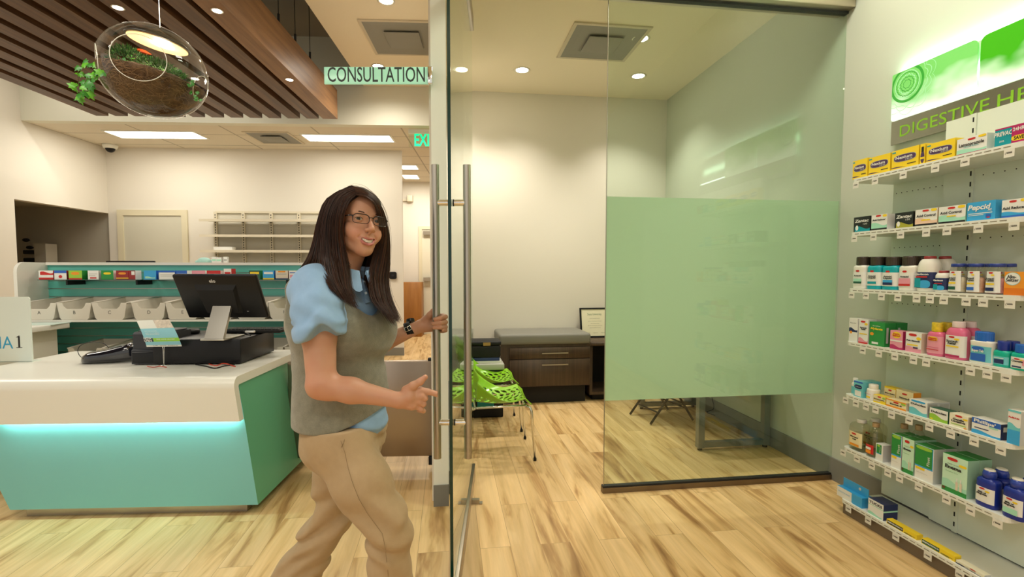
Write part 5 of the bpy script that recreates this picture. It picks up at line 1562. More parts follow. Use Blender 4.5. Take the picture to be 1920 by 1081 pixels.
# fifth shelf
shelf_bottle(4, 1590, 1600, 708, cWhP, cWhP, pAq, 'tiny white bottle with an aqua label, leftmost', [], .26, .7, n_=2, depth=1, shoulder=.14, label_z=(.1, .7), dx=.01)
shelf_box(4, 1600, 1617, 712, .055, pAq, pAq, 'narrow aqua carton with a navy oval', [OV(.08, .92, .52, .78, pNa), (.15, .85, .06, .40, pWh), (0, 1, .90, 1, pBl)], [('Colace', .007, pWh, .5, .65, .6)], back=1)
shelf_bottle(4, 1619, 1637, 720, cWhP, cWhP, pWh, 'small white pill bottle with red print', [('Fiber', .006, pRed, .5, .55, .6)], .26, .74, n_=2, depth=1, shoulder=.12, label_z=(.08, .75), bands=[(.3, .7, .2, .35, pYe)])
shelf_box(4, 1637, 1660, 738, .04, pYe, pYe, 'low yellow carton, left of the pair', [(0, 1, .40, .95, P_('cream', (.80, .70, .42))), leader(.5, .82, .3, .2), OV(.75, .98, .65, .9, pLG), (0, .6, .2, .34, pBe)], [('Senna Laxative', .007, pBk, .5, .5, .9, B1)])
shelf_box(4, 1661, 1699, 745, .045, P_('cream', (.80, .70, .42)), pBe, 'low orange carton, right of the pair', [(0, 1, 0, .22, pOr), (0, 1, .84, 1, pOr), leader(.5, .72, .26, .2), OV(.75, .98, .62, .86, pLG)], [('Senna-S', .009, pBk, .5, .45, .6, B1)])
a_, b_ = span(4, 1648, 1669); 
carton('medicine_carton', abs(a_ - b_), .04, .085, pYe, pYe, 'upright yellow carton behind the low yellow one, fifth shelf', 'products on the shelving wall', W, (PX + .06, (a_ + b_) / 2 + .03, LEV[4]), ROT, [(0, 1, .3, .9, P_('cream', (.80, .70, .42))), leader(.5, .8, .3, .1)], [('Senna Laxative', .008, pBk, .5, .6, .9, B1)])
a_, b_ = span(4, 1670, 1702)
carton('medicine_carton', abs(a_ - b_), .045, .085, P_('cream', (.80, .70, .42)), pOr, 'upright orange-edged carton behind the low orange one, fifth shelf', 'products on the shelving wall', W, (PX + .06, (a_ + b_) / 2 + .03, LEV[4]), ROT, [(0, 1, 0, .2, pOr), leader(.5, .8, .3, .1)], [('Senna-S', .010, pBk, .5, .55, .6, B1)])
shelf_box(4, 1704, 1738, 746, .06, pWh, pSi, 'white and aqua carton with wavy foot', [WV(0, 1, 0, .48, pAq), OV(.1, .9, .86, 1.0, pLB), (.1, .9, .45, .9, pGy, 'side')], [('Dulcolax', .013, pBk, .52, .72, .86, B1)], back=1)
shelf_box(4, 1742, 1777, 762, .055, pWh, pDG, 'white and lime carton', [WV(0, 1, 0, .55, pLG), (0, 1, 0, .12, pLG), OV(.05, .2, .05, .16, pYe)], [('Dulcolax', .013, pBk, .52, .72, .86, B1)], mtop=pDG)
shelf_box(4, 1779, 1815, 772, .055, P_('ivory', (.80, .76, .58)), pBe, 'ivory carton with a red oval', [leader(.5, .88, .38, .15), OV(.72, .98, .66, .80, pYe), (.1, .9, .18, .24, pLG), OV(.78, .95, .02, .12, pOr)], [('Gentle', .012, pBk, .5, .60, .60, B1), ('Laxative', .012, pBk, .5, .44, .74, B1)])
shelf_box(4, 1821, 1876, 780, .06, pWh, pNa, 'white carton with a blue top and wavy blue foot', [(0, 1, .66, 1, pBl), WV(0, 1, 0, .26, pLB), (.10, .60, .36, .42, pNa), OV(.60, .92, .55, .66, pMi), (.2, .8, .5, .8, pWh, 'side')], [("Phillips'", .018, pWh, .46, .82, .76, dict(bold=.0007, tilt=-.03))], back=0)
shelf_box(4, 1887, 1912, 765, .05, pWh, pSi, 'tall white and blue carton at the right end', [(0, 1, 0, .45, pLB), WV(0, 1, .42, .62, pAq), (0, 1, .94, 1, pAq)], [('Pedia-Lax', .009, pRed, .5, .78, .86, B1)])
# sixth shelf
mliq = sheet_glass('clear_bottle_plastic', (.90, .90, .84), .04)
mw_ = mat('clear_liquid_tint', (.55, .54, .46), .2)
liqm = sheet_glass('liquid', (.86, .86, .80), .0, 1.2)
shelf_bottle(5, 1587, 1616, 785, mliq, cWhP, P_('cream', (.80, .70, .42)), 'square clear bottle with a cream label', [('Mineral', .009, pBk, .5, .48, .5, B1), ('Oil', .009, pBk, .5, .40, .24, B1)], .10, .45, n_=4, depth=.8, shoulder=.22, label_z=(.14, .66), bands=[OV(.32, .62, .56, .62, pRed), (.2, .8, .16, .24, pOr)], lab_w=.5, back=1, inner=liqm)
shelf_bottle(5, 1616, 1640, 792, mliq, cBeige, pRed, 'round clear bottle with a red and orange label and tan cap, leftmost', [], .10, .42, n_=2, depth=1, shoulder=.62, neck=.34, label_z=(.10, .40), bands=[(.3, .7, .12, .22, pOr), (.3, .7, .24, .32, pWh)], lab_w=.4, inner=liqm)
a_, b_ = span(5, 1644, 1668)
for q_, (dx_, dy_, lb_) in enumerate([(.09, .02, 'middle of the three'), (.10, -.075, 'rightmost of the three')]):
    pass
shelf_bottle(5, 1646, 1671, 795, mliq, cBeige, pRed, 'round clear bottle with a tan cap behind the small green and white carton', [], .10, .42, n_=2, depth=1, shoulder=.62, neck=.34, label_z=(.10, .40), bands=[(.3, .7, .12, .22, pOr)], lab_w=.4, inner=liqm, dx=.07)
shelf_bottle(5, 1671, 1696, 797, mliq, cBeige, None, 'round clear bottle with a tan cap behind the tall cartons', [], .10, .42, n_=2, depth=1, shoulder=.62, neck=.34, inner=liqm, dx=.075)
shelf_box(5, 1641, 1655, 829, .05, pWh, pSi, 'small white carton with a green patch', [(.1, .8, .45, .97, pGr), (.1, .8, .42, .46, pLB), OV(.2, .6, .84, .96, pLG)], [('Fleet', .009, pWh, .62, .70, .34, dict(vert=True))])
def fleet(p0, p1, pyt, short, d=.05, back=1):
    return shelf_box(5, p0, p1, pyt, d, pWh, pSi, short, [(0, .97, .36, .99, pLB), (0, .93, .40, .98, pGr), (.05, .55, .28, .35, pYe), OV(.05, .9, .88, .98, pLG if back else pMi)], [('Fleet', .02, pWh, .74, .60, .26, dict(vert=True)), ('Saline Enema', .006, pGy, .4, .20, .6)], mtop=pGr, back=back)
fleet(1670, 1689, 810, 'tall narrow white and green carton with vertical lettering')
def enema(p0, p1, pyt, short, sz):
    return shelf_box(5, p0, p1, pyt, .06, P_('pale_mint', (.55, .80, .60)), P_('mint_side', (.34, .58, .42)), short, [(0, 1, 0, .14, pGr), WV(0, 1, .12, .34, pMi), leader(.4, .90, .42, .08), OV(.66, .97, .76, .83, pYe), (.56, .66, .12, .34, pBe), (.59, .63, .34, .44, pWh), (.72, .82, .12, .34, pBe), (.75, .79, .34, .44, pWh), OV(.03, .16, .04, .12, P_('brown', (.12, .05, .02)))], [('Enema', sz, pBk, .45, .68, .66, dict(bold=.0008, tilt=0)), ('Ready to Use', .007, pBk, .45, .77, .45), ('Complete Care', .007, pGr, .40, .56, .5)], mtop=pGr, back=1)
enema(1690, 1712, 817, 'tall narrow mint green carton with white bottles printed on it', .012)
fleet(1714, 1749, 829, 'big white and green carton with vertical lettering', .06)
enema(1765, 1812, 846, 'biggest mint green carton with white bottles printed on it', .022)
MM = [OV(.30, .58, .60, .66, pRed), OV(.58, .82, .54, .60, pYe)]
for (p0, p1, pyt, sh_, ex) in ((1823, 1862, 878, 'left royal blue jug with a domed white cap and white label', [(.2, .7, .20, .24, pWh)]), (1873, 1915, 895, 'right royal blue jug with a domed white cap and mint label', [(.16, .82, .16, .34, pMi)])):
    shelf_bottle(5, p0, p1, pyt, cRoy, mat('cap_navy_clear', (.02, .05, .34), .25), pWh, sh_, [('Milk of', .010, pBk, .46, .50, .4, B1), ('Magnesia', .010, pBk, .46, .44, .5, B1)], .24, .62, n_=3, depth=.7, shoulder=.16, neck=.66, label_z=(.16, .68), bands=MM + ex, lab_w=.6, back=1, capstyle='cone')
# bottom shelf
shelf_box(6, 1569, 1616, 908, .07, pLB, pLB, 'blue carton with a raised blue header and white panel', [(0, .60, .04, .98, pWh), (.0, .64, .0, .06, pWh)], [('RECTICARE', .010, pLB, .3, .55, .46)], mtop=pLB)
a_, b_ = span(6, 1572, 1618)
mb = MB().use(pLB); mb.box(-abs(a_ - b_) / 2, abs(a_ - b_) / 2, 0, .003, 0, .05); mb.use(pSi); mb.cyl((.03, -.0006, .03), (.03, 0, .03), .008, seg=20)
c_ = one('hang_tab_card', mb, 'blue header card standing up behind the white-panelled carton, bottom shelf', 'card', W, (PX + .03, (a_ + b_) / 2, LEV[6] + top_h(6, 1569, 908)), ROT)
shelf_box(6, 1627, 1656, 931, .085, pWh, pNa, 'white-fronted carton with a dark navy side', [(0, 1, .62, .66, pMi), WV(0, .9, .0, .2, pMi), (0, 1, .5, .6, pMi, 'side')], [('TUCKS', .018, pBk, .5, .80, .84, B1)], mtop=pNa)
def preph(p0, p1, pyt, m2, short):
    return shelf_box(6, p0, p1, pyt, .035, pYe, pYe, short, [(.02, .56, .12, .88, m2), (.60, .95, .25, .32, pBk), (.60, .85, .12, .2, m2)], [('PREPARATION H', .009, pWh, .29, .55, .50, B1)], mtop=pYe)
preph(1662, 1719, 971, pBk, 'long yellow carton with a black panel')
preph(1727, 1790, 1007, pDG, 'long yellow carton with a green panel')
shelf_box(6, 1792, 1846, 1048, .035, P_('ivory', (.80, .76, .58)), pSi, 'long ivory carton with a red oval at the right end', [leader(.6, .7, .2, .3), (0, .3, 0, .3, pBk), (0, 1, 0, .12, pNa)], [('Hemorrhoidal Ointment', .007, pBk, .42, .4, .6)])

# price tags clipped to the shelf edges
def tag_mesh():
    mb = MB().use(mat('tag_card', (.74, .72, .64), .55)); mb.box(-.019, .019, -.001, 0, -.034, 0)
    mb.use(mat('tag_print', (.12, .11, .09), .7))
    mb.box(-.009, .011, -.0014, -.001, -.019, -.0145)
    for k_ in range(7): mb.box(-.011 + k_ * .0032, -.009 + k_ * .0032 - .0008, -.0014, -.001, -.0145, -.0115)
    mb.box(-.014, -.0125, -.0014, -.001, -.022, -.014)
    return mb.mesh('price_tag')
tgm = tag_mesh()
tags = {0: [1605, 1641, 1694, 1754, 1810, 1893], 1: [1602, 1638, 1689, 1737, 1776, 1835, 1902], 2: [1597, 1624, 1653, 1684, 1719, 1744, 1770, 1812, 1844, 1894],
        3: [1618, 1648, 1678, 1713, 1737, 1820, 1852, 1887], 4: [1586, 1605, 1624, 1642, 1672, 1705, 1743, 1783, 1827, 1877], 5: [1581, 1607, 1635, 1665, 1687, 1723, 1775, 1820, 1871], 6: [1591, 1628, 1680, 1740, 1800]}
used_l = {}
for k, pxs in tags.items():
    ys_ = [yat(k, p_, FX - .002) for p_ in pxs]
    for i_, y in enumerate(ys_):
        near_ = sorted([(abs(s_[1] - y), s_[2]) for s_ in SHORT if s_[0] == k])[0][1]
        lab = 'white price tag below the %s, %s' % (near_, ROW[k])
        if lab in used_l: lab = 'second ' + lab
        used_l[lab] = 1
        lab = ' '.join(lab.split()[:16])
        if k == 3 and i_ == 0: pass
        one('price_tag', tgm, lab, 'price tag', W, (FX - .0012, y, LEV[k] - .020), ROT, 'price tags on the shelf edges')

# ================================================================== CONSULTATION ROOM FURNITURE
mwal = wood_mat('dark_walnut_laminate', (.045, .026, .014), (.085, .052, .030), axis='Z', fine=60)
cY = BY - .02
a = W.pt(939, 733, y=BY - .55); b = W.pt(1107, 725, y=BY - .55); zt = W.pt(1050, 645, y=BY - .55).z
cw = (b.x - a.x)
z0c = W.pt(1000, 725, y=BY - .55).z
z0c = max(z0c, .08)
t = thing('storage_bench', 'dark walnut two-drawer bench cabinet under a grey cushion', 'cabinet', W, (a.x + cw / 2, BY - .285, 0))
mb = MB().use(mwal); mb.box(-cw / 2, cw / 2, -.255, .27, z0c, zt); part('body', mb, t)
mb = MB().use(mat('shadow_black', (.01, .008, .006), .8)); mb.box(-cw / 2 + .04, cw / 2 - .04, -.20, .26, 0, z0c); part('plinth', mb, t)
zd = z0c + (zt - z0c) * .66
for z0_, z1_ in ((zd + .004, zt - .03), (z0c + .01, zd - .004)):
    mb = MB().use(mwal); mb.rbox(-cw / 2 + .09, cw / 2 - .01, -.273, -.255, z0_, z1_, .002, 1); dr = part('drawer', mb, t)
    zz = z1_ - .06 if z1_ - z0_ < .2 else z1_ - .05
    zz = (z0_ + z1_) / 2 + .0 if z1_ - z0_ < .2 else z1_ - .055
    mb = MB().use(M_STEEL); mb.box(-.05, .23, -.298, -.290, zz - .006, zz + .006); mb.box(-.045, -.035, -.292, -.272, zz - .004, zz + .004); mb.box(.215, .225, -.292, -.272, zz - .004, zz + .004); part('handle', mb, dr)
mb = MB().use(mat('grey_cushion_vinyl', (.20, .195, .17), .55, bump=(60, .1, .003))); mb.rbox(-cw / 2 - .02, cw / 2 + .0, -.275, .27, 0, .115, .03, 4)
one('bench_cushion', mb, 'grey seat cushion on top of the walnut bench cabinet', 'cushion', W, (a.x + cw / 2, BY - .29, zt))
# open credenza to its right
b2 = W.pt(1250, 725, y=BY - .5).x
x0c = b.x + .006
zt2 = W.pt(1120, 640, y=BY - .45).z
t = thing('open_credenza', 'dark walnut open-fronted credenza right of the bench cabinet', 'cabinet', W, (x0c + .45, BY - .26, 0))
mb = MB().use(mwal); mb.rbox(-.45, .75, -.26, .25, zt2 - .035, zt2, .003, 1); part('top', mb, t)
mb = MB().use(mwal); mb.box(-.45, -.42, -.24, .25, .07, zt2 - .035); part('side_panel', mb, t)
mb = MB().use(mwal); mb.box(.72, .75, -.24, .25, .07, zt2 - .035); part('side_panel', mb, t)
mb = MB().use(mwal); mb.box(-.42, .72, -.24, .25, .07, .10); part('bottom_shelf', mb, t)
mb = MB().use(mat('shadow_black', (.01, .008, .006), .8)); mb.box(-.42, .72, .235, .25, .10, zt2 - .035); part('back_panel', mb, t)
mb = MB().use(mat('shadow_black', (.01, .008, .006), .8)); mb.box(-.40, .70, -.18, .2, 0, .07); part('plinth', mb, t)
# framed certificate leaning on the wall
c0 = W.pt(1090, 626, y=BY - .15); c1 = W.pt(1142, 578, y=BY - .08)
t = thing('framed_certificate', 'black framed cream certificate leaning on the wall on the credenza', 'picture frame', W, ((c0.x + c1.x) / 2, BY - .13, zt2), rot=(math.radians(-12), 0, 0))
fw, fh = c1.x - c0.x, .345
mb = MB().use(M_BLACK)
for (x0, x1, z0, z1) in ((-fw / 2, fw / 2, 0, .018), (-fw / 2, fw / 2, fh - .018, fh), (-fw / 2, -fw / 2 + .018, .018, fh - .018), (fw / 2 - .018, fw / 2, .018, fh - .018)):
    mb.box(x0, x1, -.01, .01, z0, z1)
part('frame', mb, t)
mb = MB().use(mat('certificate_cream', (.74, .70, .50), .5)); mb.box(-fw / 2 + .016, fw / 2 - .016, -.004, .004, .016, fh - .016); ce = part('certificate', mb, t)
mb = MB(); ci = mat('certificate_ink', (.16, .16, .10), .6)
add_text(mb, 'State University', .035, mat('certificate_green', (.10, .20, .10), .6), face_T((0, -.0048, fh * .78), (1, 0, 0), (0, 0, 1)), width=.17)
for z_, w_ in ((.64, .12), (.55, .16), (.47, .10), (.40, .17), (.33, .13)): add_text(mb, 'upon the recommendation of the faculty', .010, ci, face_T((0, -.0048, fh * z_), (1, 0, 0), (0, 0, 1)), width=w_)
for x_ in (-.09, 0, .09): add_text(mb, 'signed', .012, ci, face_T((x_, -.0048, fh * .16), (1, 0, 0), (0, 0, 1)), width=.05)
part('print', mb, ce)
# black cases stacked behind the chairs
c = W.pt(908, 640, y=4.75)
bx = c.x + .0
t = thing('equipment_case', 'black case with a tan tag, topmost of the stack behind the chairs', 'case', W, (bx, 4.75, .57))
mb = MB().use(M_BLACKM); mb.rbox(-.15, .15, -.12, .12, 0, .12, .02, 3); part('case', mb, t)
mb = MB().use(M_BLACKM); mb.rbox(-.155, .155, -.125, .125, .12, .16, .015, 3); part('lid', mb, t)
mb = MB().use(mat('tan_tag', (.35, .20, .06), .6)); mb.box(-.02, .05, -.13, -.126, .12, .15); part('tag', mb, t)
mb = MB().use(mat('navy_folder', (.02, .04, .16), .5)); mb.rbox(-.13, .14, -.11, .11, 0, .03, .004, 2); one('folder', mb, 'navy folder under the black case behind the chairs', 'folder', W, (bx, 4.75, .54))
mb = MB().use(M_PAPER); mb.box(-.13, .15, -.12, .11, 0, .02); one('paper_stack', mb, 'white paper stack under the navy folder behind the chairs', 'papers', W, (bx, 4.75, .52))
t = thing('storage_box', 'black box with a teal panel at the foot of the stack behind the chairs', 'box', W, (bx, 4.75, 0))
mb = MB().use(M_BLACKM); mb.rbox(-.17, .17, -.15, .15, 0, .46, .01, 2); part('body', mb, t)
mb = MB().use(mat('grey_lid', (.45, .44, .40), .5)); mb.rbox(-.18, .18, -.16, .16, .46, .52, .01, 2); part('lid', mb, t)
mb = MB().use(mat('teal_panel', (.0, .20, .18), .5)); mb.box(-.08, .08, -.153, -.15, .1, .3); part('panel', mb, t)

# ---------------- green chairs
mgr = mat('lime_chair_plastic', (.26, .56, .02), .22, coat=.3)
def chair(label, x, y, src=None):
    if src:
        c = copy_tree(src); c.location = (x, y, 0); c['label'] = label; return c
    t = thing('perforated_chair', label, 'chair', W, (x, y, 0), 0, 'lime green perforated chairs')
    # the chair faces +x; seat shell surface s along depth (0 front .. 1 top of back), u across
    def surf(s, u):
        # s 0..0.55 seat, 0.55..1 back
        half = .235
        if s < .55:
            q_ = s / .55
            x_ = .24 - .40 * q_
            z_ = .455 - .035 * math.sin(q_ * PI * .9) - .03 * q_
            if q_ < .12: z_ -= .06 * (.12 - q_) / .12
            wd = half * (1 - .08 * q_)
            arm = abs(u) ** 4 * (.015 + .155 * max(0, (q_ - .30) / .70) ** 1.6)
            return Vector((x_, u * wd, z_ + arm + .012 * u * u))
        q_ = (s - .55) / .45
        ang_ = q_ * math.radians(78)
        x_ = -.16 - .10 * math.sin(min(ang_, PI / 2)) - .05 * q_
        z_ = .425 + .07 * (1 - math.cos(ang_)) + .33 * q_ ** 1.1
        wd = half * (.92 - .06 * q_ ** 2)
        fwd = .30 * abs(u) ** 3 * q_ * (1 - q_)
        lift = abs(u) ** 4 * (.17 * (1 - q_) ** 1.0)
        return Vector((x_ + fwd, u * wd, z_ + lift))
    rnd = random.Random(5)
    NU, NS = 26, 44
    def solid(s, u):
        if abs(u) > .80 or s < .05 or s > .95: return True
        # vein pattern: wavy bands with lens-shaped holes
        k_ = 9.5 * u + .9 * math.sin(s * 11)
        row = math.floor(s * 15 + .7 * math.sin(u * 4))
        ph = (row % 2) * .5
        fu = (u * 3.1 + ph + .3 * math.sin(row * 1.7)) % 1.0
        fs = (s * 15 + .7 * math.sin(u * 4)) % 1.0
        return not (abs(fs - .5) < .40 * math.sin(PI * fu) - .04)
    NU, NS = 64, 150
    V = []; idx = {}
    F_ = []
    for j in range(NS + 1):
        for i in range(NU + 1):
            V.append(surf(j / NS, -1 + 2 * i / NU))
    for j in range(NS):
        for i in range(NU):
            if solid((j + .5) / NS, -1 + 2 * (i + .5) / NU):
                a_ = j * (NU + 1) + i
                F_.append((a_, a_ + 1, a_ + NU + 2, a_ + NU + 1))
    used = sorted({i for f in F_ for i in f}); rm = {o_: n_ for n_, o_ in enumerate(used)}
    top_ = []; low_ = []
    for i in used:
        j_, i_ = divmod(i, NU + 1); s_, u_ = j_ / NS, -1 + 2 * i_ / NU
        n_ = (surf(min(1, s_ + .004), u_) - surf(max(0, s_ - .004), u_)).cross(surf(s_, min(1, u_ + .01)) - surf(s_, max(-1, u_ - .01)))
        n_.normalize(); top_.append(V[i] + n_ * .0035); low_.append(V[i] - n_ * .0035)
    nt = len(used); fs = [tuple(rm[i] for i in f) for f in F_]
    cnt = {}
    for f in fs:
        for k in range(4):
            e = (f[k], f[(k + 1) % 4]); cnt[e] = 1
    rim_ = [(b_, a_, a_ + nt, b_ + nt) for (a_, b_) in cnt if (b_, a_) not in cnt]
    mb = MB().use(mgr); mb.add(top_ + low_, fs + [tuple(i + nt for i in f[::-1]) for f in fs] + rim_, True)
    part('seat_shell', mb, t, 'lime green shell of leafy openings')
    mb = MB().use(M_CHROME)
    fl_ = [(.215, s_ * .20, .42) for s_ in (1, -1)]
    mb.tube([(.20, -.20, .405), (0, -.19, .40), (-.17, -.17, .39), (-.17, .17, .39), (0, .19, .40), (.20, .20, .405), (.20, -.20, .405)], .009, 8)
    part('seat_frame', mb, t, 'chrome frame under the seat')
    for (sx, sy) in ((1, 1), (1, -1), (-1, 1), (-1, -1)):
        mb = MB().use(M_CHROME)
        top = (.20 if sx > 0 else -.17, sy * (.20 if sx > 0 else .17), .405 if sx > 0 else .39)
        ft = (.265 if sx > 0 else -.27, sy * .235, .012)
        mid = (top[0] + sx * .03, top[1] + sy * .015, top[2] - .01)
        mb.tube([top, mid, (mid[0] + sx * .012, mid[1] + sy * .003, mid[2] - .03), ft], .0095, 10)
        lg = part('leg', mb, t)
        mb = MB().use(M_BLACK); mb.cyl((ft[0], ft[1], 0), (ft[0], ft[1], .02), .012, seg=12); part('rubber_foot', mb, lg)
    return t
# front leg of the nearer chair touches the floor at (1003, 863)
g1_ = W.pt(1003, 863, z=0)
ch1 = chair('nearer lime green perforated chair on chrome legs beside the glass door', g1_.x - .265, g1_.y + .235)
g2_ = W.pt(975, 800, z=0)
chair('farther lime green perforated chair on chrome legs against the left wall', g1_.x - .265 + .0, g1_.y + .235 + .66, ch1)

# ---------------- desk and folding chair behind the frosted band
d0 = W.pt(1309, 845, z=0); d1 = W.pt(1442, 838, z=0)
mgf = mat('grey_desk_metal', (.22, .24, .23), .35, .6)
x0_, x1_ = d0.x, d1.x; y_ = (d0.y + d1.y) / 2
t = thing('desk', 'grey framed desk behind the frosted glass against the right wall', 'desk', W, ((x0_ + x1_) / 2, y_ + .6, 0))
hx_ = (x1_ - x0_) / 2
mb = MB().use(mat('pale_desk_top', (.50, .44, .33), .4)); mb.rbox(-hx_ - .03, hx_ + .03, -.63, .63, .70, .73, .004, 2); part('desk_top', mb, t)
for sy in (-1, 1):
    mb = MB().use(mgf); yy = sy * .58; w_ = .025
    mb.box(-hx_, -hx_ + 2 * w_, yy - w_, yy + w_, .02, .70); mb.box(hx_ - 2 * w_, hx_, yy - w_, yy + w_, .02, .70); mb.box(-hx_ + 2 * w_, hx_ - 2 * w_, yy - w_, yy + w_, .025, .065)
    lg = part('leg_frame', mb, t)
    mb = MB().use(M_BLACK); mb.cyl((-hx_ + w_, yy, 0), (-hx_ + w_, yy, .021), .018, seg=12); mb.cyl((hx_ - w_, yy, 0), (hx_ - w_, yy, .021), .018, seg=12); part('foot', mb, lg)
fc = W.pt(1247, 790, z=0)
t = thing('folding_chair', 'black folding chair whose splayed legs show below the frosted glass', 'chair', W, (fc.x, fc.y + .12, 0), math.radians(12))
mb = MB().use(M_BLACKM); mb.rbox(-.20, .20, -.18, .22, .43, .45, .008, 2); part('seat', mb, t)
mb = MB().use(M_BLACKM); mb.rbox(-.21, -.19, -.16, .16, .66, .84, .008, 2); part('backrest', mb, t)
for sy in (-1, 1):
    for (xa, xb, zb) in ((-.20, .22, .43), (.16, -.26, .43)):
        mb = MB().use(M_BLACKM)
        if xa < 0: mb.tube([(-.20, sy * .185, .84), (-.17, sy * .185, .60), (.235, sy * .185, .01)], .011, 8)
        else: mb.tube([(.14, sy * .165, .44), (-.22, sy * .165, .01)], .011, 8)
        part('leg', mb, t)
mb = MB().use(M_BLACKM); mb.tube([(-.14, -.165, .11), (-.14, .165, .11)], .008, 8); mb.tube([(.15, -.185, .13), (.15, .185, .13)], .008, 8); mb.tube([(.12, -.185, .18), (.12, .185, .18)], .008, 8); part('stretcher', mb, t)
# cable and box under the desk
cable('desk_cable', [W.pt(1335, 745, x=RX - .05), W.pt(1338, 765, x=RX - .05), W.pt(1325, 772, x=RX - .08), W.pt(1340, 778, x=RX - .06)], .004, M_BLACK, 'black cable hanging under the desk by the right wall', W)

# ================================================================== HANGING GLASS PLANTER
pD = 2.25
pc = K.pt(289, 135, y=pD)
R0 = 86.0 / FOC * pD
tilt = math.radians(10)
ZS = .93
pl_ = thing('hanging_planter', 'tilted clear glass bubble planter with a lit lamp, moss and trailing ivy', 'planter', K, tuple(pc))
TT = Matrix.Rotation(tilt, 4, 'Y')
# shell: squashed sphere with a big round opening front-left and a small one right
def planter_shell():
    bm = bmesh.new(); bmesh.ops.create_icosphere(bm, subdivisions=6, radius=1)
    TI = TT.to_3x3().inverted()
    tc_ = (Vector((0, 0, CAM_H)) - pc).normalized(); rt_ = Vector((0, 0, 1)).cross(tc_).normalized(); up_ = tc_.cross(rt_)
    HV_ = lambda a_, b_, c_: (TI @ (rt_ * a_ + tc_ * b_ + up_ * c_)).normalized()
    HO = [(HV_(-.27, .93, .24), math.radians(28)), (HV_(-.97, .10, -.02), math.radians(21)), (HV_(.80, .50, -.16), math.radians(16))]
    for v in bm.verts:
        # pull rim vertices onto the hole circles
        for hc, ha in HO:
            d_ = v.co.normalized(); an = d_.angle(hc)
            if abs(an - ha) < .022:
                ax = hc.cross(d_).normalized()
                v.co = Matrix.Rotation(ha, 3, ax) @ hc
    dele = [v for v in bm.verts if any(v.co.normalized().angle(hc) < ha - .008 for hc, ha in HO)]
    bmesh.ops.delete(bm, geom=dele, context='VERTS')
    for v in bm.verts:
        v.co = Vector((v.co.x * R0 * 1.0, v.co.y * R0 * 1.0, v.co.z * R0 * ZS))
    rims = []
    for hc, ha in HO:
        u_ = hc.orthogonal().normalized(); w_ = hc.cross(u_)
        pts = []
        for k in range(65):
            a_ = 2 * PI * k / 64
            q_ = hc * math.cos(ha) + (u_ * math.cos(a_) + w_ * math.sin(a_)) * math.sin(ha)
            pts.append(Vector((q_.x * R0 * 1.0, q_.y * R0, q_.z * R0 * ZS)))
        rims.append(pts)
    mb = MB().use(M_CLEAR); mb.T = TT; mb.from_bm(bm, True)
    return mb, rims
mb, rims = planter_shell()
gsh = part('glass_bubble', mb, pl_)
for pts in rims:
    mb = MB().use(mat('glass_rim', (.75, .75, .68), .1, spec=.8)); mb.T = TT; mb.tube(pts, .0016, 8, False); part('rim', mb, gsh)
# lamp disc near the top
lampc = Vector((.0, .0, R0 * .64))
mb = MB().use(emis('planter_lamp_glow', (1.0, .60, .25), 1.6)); mb.T = TT
n_ = 48
mb.add([(0, 0, R0 * .59)] + [(R0 * .54 * math.cos(2 * PI * k / n_), R0 * .54 * math.sin(2 * PI * k / n_), R0 * .59) for k in range(n_)], [(0, 1 + (k + 1) % n_, 1 + k) for k in range(n_)], False)
part('lamp_diffuser', mb, pl_)
mb = MB().use(emis('planter_lamp_core', (1.0, .86, .60), 9.0)); mb.T = TT
mb.add([(.02, 0, R0 * .587)] + [(.02 + R0 * .22 * math.cos(2 * PI * k / n_), R0 * .22 * math.sin(2 * PI * k / n_), R0 * .587) for k in range(n_)], [(0, 1 + (k + 1) % n_, 1 + k) for k in range(n_)], False)
part('lamp_core', mb, pl_)
mb = MB().use(mat('dark_lamp_housing', (.03, .025, .02), .3)); mb.T = TT; mb.lathe([(R0 * .58, R0 * .60), (R0 * .585, R0 * .63), (R0 * .50, R0 * .70), (.02, R0 * .80), (.012, R0 * .84)], seg=48)
mb.v = mb.v; part('lamp_housing', mb, pl_)
wire_top = 4.5 - pc.z
tp = TT @ Vector((0, 0, R0 * ZS))
mb = MB().use(M_CHROME); mb.cyl(tuple(tp), (tp.x * 0 + (K.pt(289, 0, y=pD).x - pc.x) + .0, 0, wire_top), .0022, seg=6); part('hanging_wire', mb, pl_)
l_ = bpy.data.lights.new('planter_lamp', 'POINT'); l_.energy = 2.2; l_.color = (1, .82, .58); l_.shadow_soft_size = .03
lo = bpy.data.objects.new('planter_lamp', l_); COL.objects.link(lo); lo.location = K.R @ (Vector(pc) + TT @ Vector((.02, 0, R0 * .54)))
